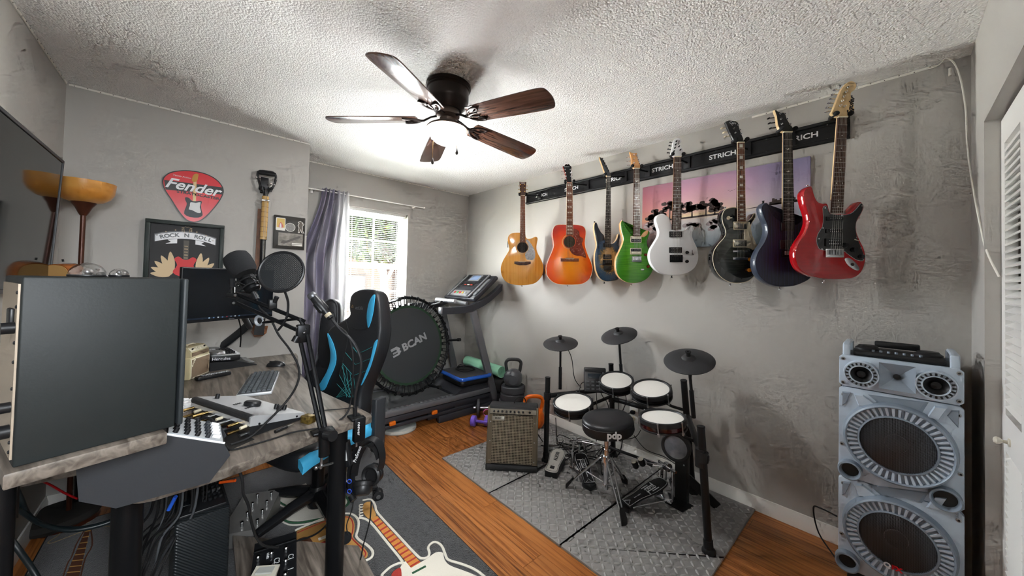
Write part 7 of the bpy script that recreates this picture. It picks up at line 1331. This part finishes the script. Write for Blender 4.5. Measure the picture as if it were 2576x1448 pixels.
# tan guitar behind the desk leg
woven('woven_body', [(744, 1337), (780, 1322), (816, 1309), (850, 1300), (872, 1297), (886, 1303), (892, 1318), (891, 1338), (888, 1350), (898, 1362), (912, 1374), (924, 1388), (922, 1402), (900, 1408), (860, 1404), (800, 1412), (768, 1440), (730, 1440), (700, 1390)], RT_)
woven('woven_shade', [(745, 1360), (775, 1350), (790, 1372), (785, 1392), (770, 1395), (750, 1385)], RBR, 1); woven('woven_guard', [(800, 1354), (825, 1344), (828, 1350), (802, 1360)], RW, 2, 0); woven('woven_accent', [(804, 1366), (826, 1358), (830, 1372), (810, 1382)], RR, 2, 0)
wline([(742, 1334), (780, 1317), (816, 1303), (850, 1294), (876, 1291), (893, 1297), (902, 1312), (900, 1332), (896, 1348), (906, 1360), (922, 1370), (937, 1386), (934, 1402), (915, 1411), (890, 1412)]); wline([(748, 1340), (780, 1326), (816, 1312), (850, 1303), (872, 1300), (883, 1305), (888, 1318), (887, 1338), (884, 1351), (908, 1376), (920, 1390), (917, 1400)], RR, .004)
# pale guitar with green rim
woven('woven_body', [(694, 1249), (724, 1252), (754, 1251), (790, 1252), (830, 1250), (868, 1250), (874, 1260), (866, 1272), (850, 1276), (838, 1290), (811, 1300), (780, 1306), (754, 1310), (728, 1309), (715, 1302), (728, 1288), (735, 1278), (715, 1268), (700, 1258)], RW)
wline([(694, 1246), (698, 1258), (716, 1270), (732, 1279), (724, 1290), (712, 1302), (728, 1313), (756, 1314), (784, 1309), (812, 1303), (840, 1294)], RG, .006); wline([(690, 1244), (692, 1260), (712, 1273), (725, 1280), (716, 1290), (704, 1304), (726, 1319), (758, 1319), (786, 1314), (815, 1307), (842, 1298)], RW, .005); wline([(852, 1278), (868, 1274), (878, 1262), (870, 1248)], RG, .008)
woven('woven_neck', [(752, 1222), (770, 1215), (774, 1223), (756, 1230)], RW, 1, 0); woven('woven_neck', [(862, 1190), (872, 1186), (882, 1212), (872, 1216)], RW, 1, 0)
# dark guitar under the shelf
woven('woven_neck', [(216, 1330), (228, 1326), (196, 1460), (160, 1460)], RBR, 1, 0); wline([(214, 1330), (192, 1368), (180, 1400), (170, 1416), (155, 1462)], RBR, .003); wline([(228, 1330), (232, 1370), (214, 1404), (200, 1462)], RBR, .003)
for i in range(8): f = i / 8; woven('woven_fret', [(214 - 52 * f, 1336 + 118 * f), (228 - 30 * f, 1333 + 118 * f), (228 - 30 * f, 1335 + 118 * f), (214 - 52 * f, 1338 + 118 * f)], RT_, 2, 0)
RB2 = M('rug_beige', '9a8a68', .95, bump=(260, .8, .003)); woven('woven_body', [(140, 1308), (165, 1300), (200, 1294), (222, 1284), (228, 1306), (216, 1316), (180, 1320), (145, 1318)], RB2, 1, 2); woven('woven_shade', [(160, 1304), (176, 1300), (180, 1306), (164, 1308)], RD, 2, 2); woven('woven_shade', [(192, 1296), (208, 1290), (210, 1297), (196, 1300)], RD, 2, 2)
wline([(128, 1330), (150, 1336), (146, 1346), (122, 1362), (126, 1366), (150, 1358), (212, 1334)], RB2, .003); wline([(262, 1322), (290, 1326), (300, 1340)], RB2, .003)
MB().lathe([(.001, 0), (.14, 0), (.15, .02), (.14, .045), (.09, .06), (.001, .06)], None, 32).build('cushion', M('dark_cushion', '2b2927', .9), at=(PZ(150, 1300, .03).x, PZ(150, 1300, .03).y, .0115), label='low round dark cushion on the rug by the left wall', cat='cushion')
# ================================================================== floor pedals and under-desk gear
pb = thing('pedal_platform', 'low grey wood platform carrying the foot pedals', 'platform', (.4, 1.6, .0115)); pzq = lambda px, py, z: (PZ(px, py, z).x, PZ(px, py, z).y)
pbz = .075; o = [pzq(902, 1371, pbz), pzq(950, 1462, pbz), pzq(830, 1474, pbz), pzq(600, 1500, pbz), pzq(585, 1345, pbz)]; MB().prism(o, pbz - .03, pbz, bev=.003).build('board', OAK, pb, w=1, ang=30)
for p in o: c = V(p).lerp(V((sum(q[0] for q in o) / 5, sum(q[1] for q in o) / 5)), .12); MB().box((c.x, c.y, (pbz - .03 + .0115) / 2), (.04, .04, pbz - .03 - .0115)).build('foot', BLK, pb, w=1, ang=0)
fz = .15; f0, f1, f2 = PZ(638, 1392, fz), PZ(746, 1358, fz), PZ(805, 1448, fz); fm_ = ortho((f0.x, f0.y, pbz), (f1 - f0), (-(f1 - f0).y, (f1 - f0).x, 0)); fw2 = (f1 - f0).length; fx = thing('effects_pedal', 'black multi-switch guitar effects pedalboard with white lettering', 'effects pedal', fm_); fl2 = .30
MB().loft([[(0, y, .0), (fw2, y, 0), (fw2, y, h), (0, y, h)] for y, h in ((-fl2, .05), (0, .075), (.05, .085), (.055, .0))]).build('case', BLK, fx, ang=20); MB().rbox((fw2 / 2, -.005, .082), (fw2, .014, .012), .004).build('rear_bar', BLKM, fx); MB().box((fw2 * .62, -fl2 / 2, .064), (.005, fl2, .008)).build('divider', BLKM, fx, ang=0)
for i, (x, y) in enumerate(((.75, -.05), (.75, -.12), (.75, -.19), (.75, -.25), (.42, -.05), (.42, -.12), (.42, -.19), (.12, -.05))):
    h = .075 + y * .083; s_ = MB().cyl((fw2 * x, y, h), (fw2 * x, y, h + .012), .007, n=10).build('footswitch', STEEL, fx); MB().lathe([(.008, .012), (.009, .017), (.006, .022), (.001, .022)], MX.Translation((fw2 * x, y, h)), 12).build('switch_cap', CHR, s_)
for s, x, y, z_ in (('C1', .86, -.09, .03), ('1', .86, -.155, .03), ('2', .86, -.22, .03), ('C2', .54, -.085, .03), ('BANK', .52, -.15, .018), ('TUNER', .33, -.04, .012)): text(s, z_, MX.Translation((fw2 * x, y, .0765 + y * .083)) @ MX.Rotation(R(-90), 4, 'Z'), LETW, fx)
for i in range(10): MB().box((fw2 * (.12 + .08 * (i % 3)), -.12 - .016 * (i // 3 * 3 + i % 2), .066), (.008, .003, .002)).build('panel_mark', LETW, fx, ang=0)
wz_ = .11; w0, w1, w2 = PZ(588, 1328, wz_), PZ(660, 1316, wz_), PZ(660, 1240, wz_); wm2 = ortho((w0.x, w0.y, .0115), w1 - w0, (-(w1 - w0).y, (w1 - w0).x, 0)); ww = (w1 - w0).length; fs = thing('foot_controller', 'silver eight-switch foot controller beside the tower amplifier', 'foot controller', wm2); wl2 = .30
MB().loft([[(-.06, y, 0), (ww, y, 0), (ww, y, h), (-.06, y, h)] for y, h in ((0, .075), (wl2, .1))]).build('case', M('floor_silver', '9a9894', .35, .6), fs, ang=20); MB().box((ww * .42, wl2 / 2, .0895), (.03, wl2, .004), ortho((0, 0, 0), (1, 0, 0), (0, 1, .083))).build('stripe', BLKM, fs, ang=0) if False else None
for x in (.02, ww * .72):
    for j in range(4): z_ = .075 + .083 * (.04 + j * .07); s_ = MB().cyl((x, .04 + j * .07, z_), (x, .04 + j * .07, z_ + .016), .006, n=10).build('footswitch', STEEL, fs); MB().lathe([(.007, .016), (.0075, .022), (.001, .026)], MX.Translation((x, .04 + j * .07, z_)), 10).build('switch_cap', CHR, s_)
tz = .42; t0, t1, t2 = PZ(440, 1311, tz), PZ(581, 1263, tz), PZ(561, 1217, tz); tmx = ortho((t0.x, t0.y, 0), t1 - t0, (-(t1 - t0).y, (t1 - t0).x, 0)); tw_ = (t1 - t0).length; tower = thing('tower_amplifier', 'tall black textured amplifier cabinet under the desk', 'amplifier', tmx @ MX.Translation((0, 0, .0115)))
CARB = M('carbon_side', '1e2224', .4, .1); _n = CARB.node_tree; _w = N(_n, 'TexWave'); _w.inputs['Scale'].default_value = 55; _w.inputs['Distortion'].default_value = .4; _w.bands_direction = 'DIAGONAL'; _b = N(_n, 'Bump'); _b.inputs['Strength'].default_value = .6; _b.inputs['Distance'].default_value = .003; _tc = N(_n, 'TexCoord'); _n.links.new(_tc.outputs['Object'], _w.inputs['Vector']); _n.links.new(_w.outputs[0], _b.inputs['Height']); _n.links.new(_b.outputs[0], bsdf(CARB).inputs['Normal'])
MB().rbox((tw_ / 2, .16, tz / 2 - .012), (tw_, .32, tz - .024), .01).build('cabinet', CARB, tower); tpn = MB().rbox((tw_ / 2, .16, tz - .018), (tw_ - .02, .28, .012), .004).build('top_panel', BLK, tower)
for i in range(4):
    for j in range(5): MB().cyl((tw_ * (.55 + .1 * i), .08 + .035 * j, tz - .014), (tw_ * (.55 + .1 * i), .08 + .035 * j, tz - .003), .006, n=8).build('knob', STEEL if j == 2 else BLK, tpn)
MB().rbox((tw_ * .25, .16, tz - .011), (tw_ * .28, .14, .004), .003).build('display', M('amp_display', '14181c', .15), tpn)
bz = PZ(655, 1432, .2); bx_ = thing('rocker_pedal', 'beige plastic rocker pedal at the bottom edge of the picture', 'pedal', mat4((bz.x, bz.y - .02, pbz), R(-35))); MB().loft([[(x, -.16, .03), (x * .8, .05, .115), (x * .75, .058, .105), (x, -.16, .0)] for x in (-.055, .055)]).build('treadle', M('beige_plastic', 'b9b6a8', .45), bx_, ang=30); MB().rbox((0, -.05, .02), (.1, .22, .04), .01).build('base', M('beige_plastic', 'b9b6a8', .45), bx_); MB().box((0, .03, .11), (.06, .03, .006)).build('grip', M('pale_plastic', 'b9bcb6', .5), bx_, ang=0)
# ================================================================== microphone boom arm
ZB = 1.47; mb1 = thing('boom_microphone', 'black spring boom with foam-capped microphone, clamped to the desk', 'microphone', (*tuple(PZ(812, 1085, DZ))[:2], DZ - .05)); q_ = lambda px, py, z=ZB: P(px, py, z)
def seg(a, b, r=.0075, nm='arm_tube', mat=BLKM, n=8): return MB().cyl(a, b, r, n=n).build(nm, mat, mb1, w=1)
bse = PZ(812, 1088, DZ); bse2 = bse + V((0, 0, .02)); zb = depth(bse)
MB().cyl(q_(815, 1078, zb - .02), q_(815, 1145, zb - .02), .019, n=18).build('clamp_socket', BLKM, mb1, w=1); seg(q_(812, 1120, zb), q_(807, 1178, zb), .005, 'clamp_screw', STEEL); seg(q_(795, 1176, zb), q_(838, 1164, zb), .004, 'screw_bar', STEEL); MB().sph(q_(795, 1176, zb), .009, 8, 6).build('bar_knob', STEEL, mb1, w=1)
MB().rbox(bse + V((0, 0, .006)), (.08, .05, .012), .004).build('clamp_jaw', BLKM, mb1, w=1); MB().cyl(q_(822, 1092, zb - .03), q_(838, 1096, zb - .05), .02, n=16).build('clamp_knob', BLK, mb1, w=1)
for dx in (0, 18): seg(q_(806 + dx * .7, 1078, zb), q_(752 + dx * 1.2, 842, ZB), .0085)
for y_, f in ((842, 0),): MB().rbox(q_(762, 838), (.05, .03, .075), .006).build('elbow', BLKM, mb1, w=1)
for dy in (0, 30): seg(q_(766, 808 + dy), q_(592, 738 + dy * .75), .008)
seg(q_(661, 811), q_(755, 801), .0055, 'cross_bar'); seg(q_(755, 801), q_(770, 830), .009, 'elbow_top'); MB().cyl(q_(748, 846, ZB - .02), q_(740, 860, ZB - .03), .013, n=12).build('elbow_knob', BLK, mb1, w=1)
for px, py in ((748, 823), (765, 836), (747, 854), (592, 742), (588, 762)): MB().sph(q_(px, py, ZB - .02), .006, 8, 6).build('rivet', STEEL, mb1, w=1)
seg(q_(573, 742), q_(600, 746), .011, 'tilt_knob', BLK); seg(q_(586, 738), q_(586, 722), .007, 'riser', CHR); seg(q_(586, 722), q_(585, 700), .012, 'riser_cap', BLK)
seg(q_(764, 900), q_(800, 896), .008, 'cable_clip', BLK) if False else None
# microphone: foam, basket, body
mt = q_(604, 664); mbm = q_(640, 722); up_ = (mt - mbm).normalized(); fmx = frame(mt, up_); FOA = M('foam_black', '202123', .95, bump=(500, .5))
MB().lathe([(.001, .052), (.03, .05), (.045, .04), (.05, .02), (.05, -.012), (.046, -.034), (.038, -.046), (.001, -.046)], fmx, 32).build('foam_windscreen', FOA, mb1, w=1)
sb = q_(628, 712); smx = frame(sb, up_); MB().lathe([(.028, .03), (.03, .02), (.03, -.03), (.02, -.04), (.001, -.04)], smx, 24).build('microphone_body', BLKM, mb1, w=1)
for z_ in (.012, -.016): MB().tube([smx @ V((.043 * cos(a), .043 * sin(a), z_)) for a in [2 * PI * i / 24 for i in range(24)]], .0035, 6, True).build('shock_ring', BLK, mb1, w=1)
ps = []
for i in range(12): a = 2 * PI * i / 12; ps.append(tuple(smx @ V(((.046 if i % 2 else .032) * cos(a), (.046 if i % 2 else .032) * sin(a), .014 if i % 2 else -.018))))
MB().tube(smooth(ps, 3), .0016, 4, True).build('elastic', RUB, mb1, w=1); MB().cyl(q_(634, 728), q_(646, 752), .011, n=12).build('connector', BLK, mb1, w=1); seg(q_(590, 708), q_(612, 712), .005, 'shock_bracket', CHR)
cable('microphone_cable', [q_(646, 752), q_(655, 775), q_(680, 800), q_(700, 840), q_(730, 880, 1.45), q_(752, 925, 1.44), q_(748, 965, 1.42), q_(720, 1010, 1.36), q_(670, 1062, 1.30), q_(630, 1098, 1.25), q_(580, 1118, 1.2)], .0042, RUB, 'black cable looping from the boom arm down to the audio interface')
MB().tube([q_(652 + 9 * cos(a), 806 + 11 * sin(a)) for a in [2 * PI * i / 16 for i in range(16)]], .003, 5, True, flat=((0, 0, 1), 2.0)).build('cable_loop', M('clear_strap', '8a8f94', .3), mb1, w=1)
# pop filter
pf = thing('pop_filter', 'round black mesh pop filter on a gooseneck', 'pop filter', q_(722, 815)); pc0 = q_(708, 683, 1.44); pm = frame(pc0, V((-.50, -.80, .22)), V((0, 0, 1))); NET = M('pop_net', '1d2124', .7); perforate(NET, 1400, .62)
prr = .083; MB().tube([pm @ V((prr * cos(a), prr * sin(a), 0)) for a in [2 * PI * i / 44 for i in range(44)]], .0062, 8, True).build('hoop', BLK, pf, w=1)
for z_ in (-.004, .004): MB().lathe([(prr - .004, z_), (.001, z_)], pm, 40, caps=(0, 1)).build('net', NET, pf, w=1)
MB().tube(smooth([tuple(q_(*p)) for p in ((714, 728, 1.44), (721, 745, 1.45), (725, 765, 1.46), (722, 795, 1.46), (712, 815, 1.46), (700, 830, 1.47))], 4, False), .0048, 8).build('gooseneck', BLK, pf, w=1); MB().loft([[pm @ V((x, y, z)) for x, y, z in ((-.078, -.02, -.005), (-.078, -.02, .005), (-.078, .02, .005), (-.078, .02, -.005))], [q_(712, 728, 1.44) + V((dx, 0, dz_)) for dx, dz_ in ((-.005, 0), (-.005, .006), (.005, .006), (.005, 0))]]).build('neck_joint', BLK, pf, w=1)
MB().rbox(q_(686, 765), (.03, .02, .04), .004).cyl(q_(690, 760), q_(697, 746), .009, n=10).build('clamp', BLK, pf, w=1)
# ================================================================== gooseneck vocal microphone
gb_ = PZ(893, 1052, DZ); zg = depth(gb_); vm_ = thing('vocal_microphone', 'black handheld microphone on a gooseneck at the desk corner', 'microphone', gb_); g_ = lambda px, py, z=None: P(px, py, zg if z is None else z)
ma, mz = g_(781, 738, zg - .02), g_(832, 800, zg - .02); dv = (mz - ma).normalized(); MB().lathe([(.001, -.002), (.015, 0), (.0185, .007), (.0185, .018), (.016, .022), (.016, .024)], frame(ma, dv), 18, caps=(1, 0)).build('grille', M('dark_steel', '6a6c6f', .4, .7), vm_, w=1); L_ = (mz - ma).length; MB().lathe([(.016, .022), (.0175, .05), (.0165, L_ * .7), (.013, L_ * .75), (.013, L_), (.001, L_)], frame(ma, dv), 18, caps=(1, 1)).build('body', BLK, vm_, w=1); MB().lathe([(.0135, L_ * .82), (.0138, L_ * .83), (.0138, L_ * .92), (.0135, L_ * .93)], frame(ma, dv), 18, caps=(0, 0)).build('label_ring', M('ring_tan', 'b0a58c', .4), vm_, w=1)
MB().rbox((0, 0, L_ * .52), (.042, .024, .05), .006, frame(ma, dv)).build('clip', BLK, vm_, w=1)
MB().tube(smooth([tuple(g_(*p)) for p in ((838, 806), (858, 830), (880, 850), (896, 872), (908, 905), (906, 940), (897, 975), (893, 1010), (893, 1045))], 4, False), .0062, 8).build('gooseneck', M('goose_grey', '3a3b3d', .35, .7), vm_, w=1); MB().cyl(g_(893, 1024), g_(893, 1052), .0095, n=12).build('ferrule', BLK, vm_, w=1)
MB().rbox(gb_ + V((0, -.005, .006)), (.05, .07, .01), .003).build('clamp_top', BLKM, vm_, w=1); MB().rbox(g_(903, 1078, zg - .02), (.045, .03, .1), .003).build('clamp_plate', BLKM, vm_, w=1); text('neewer', .018, ortho(g_(903, 1078, zg - .045), V((0, 0, -1)), RT), LETW, vm_, w=1); seg2 = MB().cyl(g_(896, 1100), g_(897, 1122), .005, n=8).build('clamp_screw', STEEL, vm_, w=1)
cable('vocal_microphone_cable', [g_(834, 802), g_(848, 818), g_(872, 838), g_(886, 880), g_(888, 940), g_(884, 1000, 1.55), g_(872, 1040, 1.52), g_(840, 1066, 1.48), g_(812, 1078, 1.46)], .004, RUB, 'thin black cable trailing from the vocal microphone across the desk')
cable('desk_cable', [PZ(905, 1022, DZ + .004), PZ(860, 1028, DZ + .004), PZ(800, 1034, DZ + .004), PZ(780, 1050, DZ + .004)], .0022, RUB, 'thin black cable lying along the desk edge'); cable('desk_cable', [PZ(806, 1076, DZ + .004), PZ(740, 1086, DZ + .004), PZ(690, 1102, DZ + .004), PZ(600, 1128, DZ + .004), PZ(575, 1130, DZ + .004)], .003, RUB, 'black cable running along the front of the desk')
# ================================================================== headphones, power brick
ZH = 1.56; hp_ = thing('headphones', 'black studio headphones hanging from the desk corner', 'headphones', P(915, 1250, ZH)); h_ = lambda px, py, z=ZH: P(px, py, z); PAD = M('ear_pad', '1b1b1c', .45, bump=(200, .2))
def bandp(pts, w_, mat, nm, th=.004, nrm=None):
    pp = [V(p) for p in smooth([tuple(p) for p in pts], 4, False)]; rg = []
    for i, p in enumerate(pp):
        d = (pp[min(i + 1, len(pp) - 1)] - pp[max(i - 1, 0)]).normalized(); s = FW.lerp(RT, .35).normalized(); s = (s - d * s.dot(d)).normalized(); n = d.cross(s); rg.append([p + s * w_ / 2, p - s * w_ / 2, p - s * w_ / 2 + n * th, p + s * w_ / 2 + n * th])
    return MB().loft(rg).build(nm, mat, hp_, w=1, ang=40)
hb = bandp([h_(886, 1232), h_(882, 1190), h_(890, 1150), h_(906, 1118), h_(925, 1104), h_(945, 1108), h_(958, 1128), h_(961, 1155), h_(956, 1180)], .034, BLK, 'headband'); bandp([h_(890, 1200), h_(898, 1160), h_(914, 1128), h_(930, 1118), h_(946, 1126), h_(955, 1150)], .04, PAD, 'comfort_strap', .002); text('PreSonus', .02, ortho(h_(899, 1142, ZH - .03), h_(912, 1112) - h_(893, 1165), UP), LETW, hp_, w=1)
def cup(c, n, r, flip=1):
    m = frame(c, n); e = MB().lathe([(.001, -.03), (r * .7, -.03), (r * .92, -.018), (r * .95, 0), (r * .9, .002)], m, 32).build('ear_cup', BLK, hp_, w=1); MB().lathe([(r * .92, .0), (r, .008), (r * .98, .018), (r * .8, .024), (r * .6, .018), (r * .56, .008), (.001, .006)], m, 32).build('ear_cushion', PAD, e, w=1)
cup(h_(938, 1192, ZH + .02), V((-.75, -.55, .12)), .046); cup(h_(912, 1225, ZH - .02), V((.2, .35, .55)), .044)
MB().loft([[h_(x, y, ZH - .03) for x, y in ((884, 1190), (893, 1190), (895, 1245), (880, 1240))], [h_(x, y, ZH - .01) for x, y in ((884, 1190), (893, 1190), (895, 1245), (880, 1240))]]).build('yoke', BLK, hp_, w=1, ang=30); BLR = M('blue_ring', '2a4fc0', .4)
for py in (1210, 1235): c = h_(879, py, ZH - .04); MB().tube([c + (RT * cos(a) + UP * sin(a)) * .0085 for a in [2 * PI * i / 18 for i in range(18)]], .002, 6, True).build('blue_ring', BLR, hp_, w=1); MB().lathe([(.008, 0), (.001, .002)], frame(c, -FW), 14).build('pivot_cap', BLK, hp_, w=1)
MB().cyl(h_(884, 1246, ZH - .03), h_(890, 1258, ZH - .04), .014, n=12).build('cable_joint', BLK, hp_, w=1)
cable('headphone_cable', [h_(890, 1256), h_(884, 1285), h_(872, 1320), h_(876, 1345)], .0025, RUB, 'thin cable hanging from the left ear cup'); cable('headphone_cable', [h_(934, 1262), h_(930, 1310), h_(914, 1370), h_(905, 1410, 1.6), h_(885, 1425, 1.6), h_(862, 1424, 1.58)], .003, RUB, 'black cable curving from the headphones to the desk leg')
pbk = P(860, 1145, 1.50); pbm = ortho(pbk, RT * .95 + UP * .12, UP * .93 + RT * .32); br = thing('power_brick', 'black power adapter with white label strapped under the desk', 'power adapter', pbm); MB().rbox((0, 0, -.015), (.062, .11, .03), .006).build('case', BLK, br); lb = MB().box((0, .008, .0006), (.042, .065, .0008)).build('label', M('label_silver', 'c4c6c8', .4), br, ang=0)
for i in range(5): MB().box((-.004, .03 - i * .011, .0013), (.026 - .004 * (i % 2), .003, .0004)).build('label_text', BLK, lb, ang=0)
cable('power_brick_cable', [pbm @ V((-.018, -.058, -.015)), P(838, 1200, 1.5), P(826, 1240, 1.52), P(830, 1290, 1.54), P(822, 1318, 1.56), P(790, 1345, 1.6), P(740, 1362, 1.62), P(690, 1380, 1.6), P(660, 1372, 1.58)], .004, RUB, 'black cable from the power adapter to the pedals'); 
MB().lathe([(.001, -.006), (.024, -.006), (.026, 0), (.024, .006), (.001, .006)], frame(P(870, 1352, 1.62), V((-.5, -.7, .3))), 24).build('clip_disc', BLK, at=None, label='small black oval clip hanging on the headphone cable', cat='clip')
# ================================================================== cables under the desk
random.seed(21)
for k in range(15):
    x0 = 352 + k * 10; x1 = 470 - (15 - k) * 7 + random.uniform(-40, 10) - 40; Z0 = random.uniform(1.32, 1.45); Z1 = random.uniform(1.15, 1.4)
    cable('hanging_cable', [P(x0 + 30, 1235 - k * 4, Z0), P(x0 + 20 + random.uniform(-8, 8), 1290, Z0), P((x0 + x1) / 2 + random.uniform(-15, 15), 1350, (Z0 + Z1) / 2), P(x1, 1420, Z1), P(x1 - 25, 1480, Z1)], random.choice((.003, .004, .0045)), RUB if k % 4 else M('grey_cable', '4a4d50', .5), '%s black cable in the bundle hanging below the desk' % ('first second third fourth fifth sixth seventh eighth ninth tenth eleventh twelfth thirteenth fourteenth fifteenth'.split()[k] + ' from left'), 'cables hanging below the desk')
for nm, c, a, b_, lb in (('cable_sleeve', 'd01f3c', (358, 1256), (350, 1278), 'red cable sleeve below the desk edge'), ('cable_sleeve', '2a63d8', (442, 1248), (424, 1282), 'blue cable sleeve below the desk edge')): MB().cyl(P(*a, 1.3), P(*b_, 1.3), .0065, n=10).build(nm, M('sleeve_' + c, c, .45), at=None, label=lb, cat='cable sleeve')
cable('red_cable', [P(92, 1205, 1.5), P(125, 1218, 1.5), P(160, 1238, 1.5), P(195, 1254, 1.5)], .004, M('red_cable', 'b01018', .45), 'red cable under the loudspeaker shelf'); cable('orange_cable', [P(553, 1213, 1.5), P(575, 1210, 1.5), P(592, 1208, 1.5)], .006, M('orange_cable', 'e85a1a', .4), 'orange cable end under the desk edge')
TEALC = M('dark_cable', '10191c', .4)
for lb, pts in (('thick dark cable sagging below the loudspeaker shelf', [(-20, 1130, 1.0), (20, 1190, 1.0), (50, 1250, 1.02), (75, 1300, 1.05), (130, 1325, 1.1), (200, 1328, 1.15), (270, 1312, 1.2), (330, 1285, 1.25)]), ('second thick dark cable sagging beside the left wall', [(-20, 1225, 1.0), (20, 1262, 1.0), (60, 1290, 1.03), (110, 1320, 1.08), (180, 1333, 1.13), (260, 1318, 1.18), (320, 1292, 1.22)]), ('thick dark cable descending in the lower left corner', [(-20, 1280, .95), (15, 1340, .95), (45, 1380, .95), (80, 1430, .96), (110, 1480, .96)]), ('short dark strap hanging from the loudspeaker shelf', [(28, 1205, 1.0), (24, 1240, 1.0), (22, 1282, 1.0)])): cable('thick_cable', [P(*p) for p in pts], .0065, TEALC, lb, 'thick cables at the lower left')
cable('mixer_cable', [P(470, 1085, 1.28), P(490, 1062, 1.28), P(520, 1050, 1.28), P(545, 1070, 1.26), P(560, 1110, 1.24), P(585, 1150, 1.2), P(608, 1200, 1.2), P(612, 1240, 1.22), P(625, 1270, 1.25), P(632, 1310, 1.28), P(645, 1350, 1.35), P(665, 1372, 1.4), P(700, 1376, 1.45)], .0045, RUB, 'black cable arching off the mixer and down over the desk edge')
cable('purple_cable', [P(552, 1098, 1.3), P(545, 1085, 1.32), P(538, 1092, 1.32), P(530, 1100, 1.3)], .004, M('purple_cable', '7a4ab8', .45), 'purple patch cable between mixer and interface'); cable('red_patch_cable', [P(546, 1088, 1.3), P(538, 1080, 1.32), P(530, 1090, 1.32), P(524, 1098, 1.3)], .004, M('red_cable', 'b01018', .45), 'red patch cable between mixer and interface')
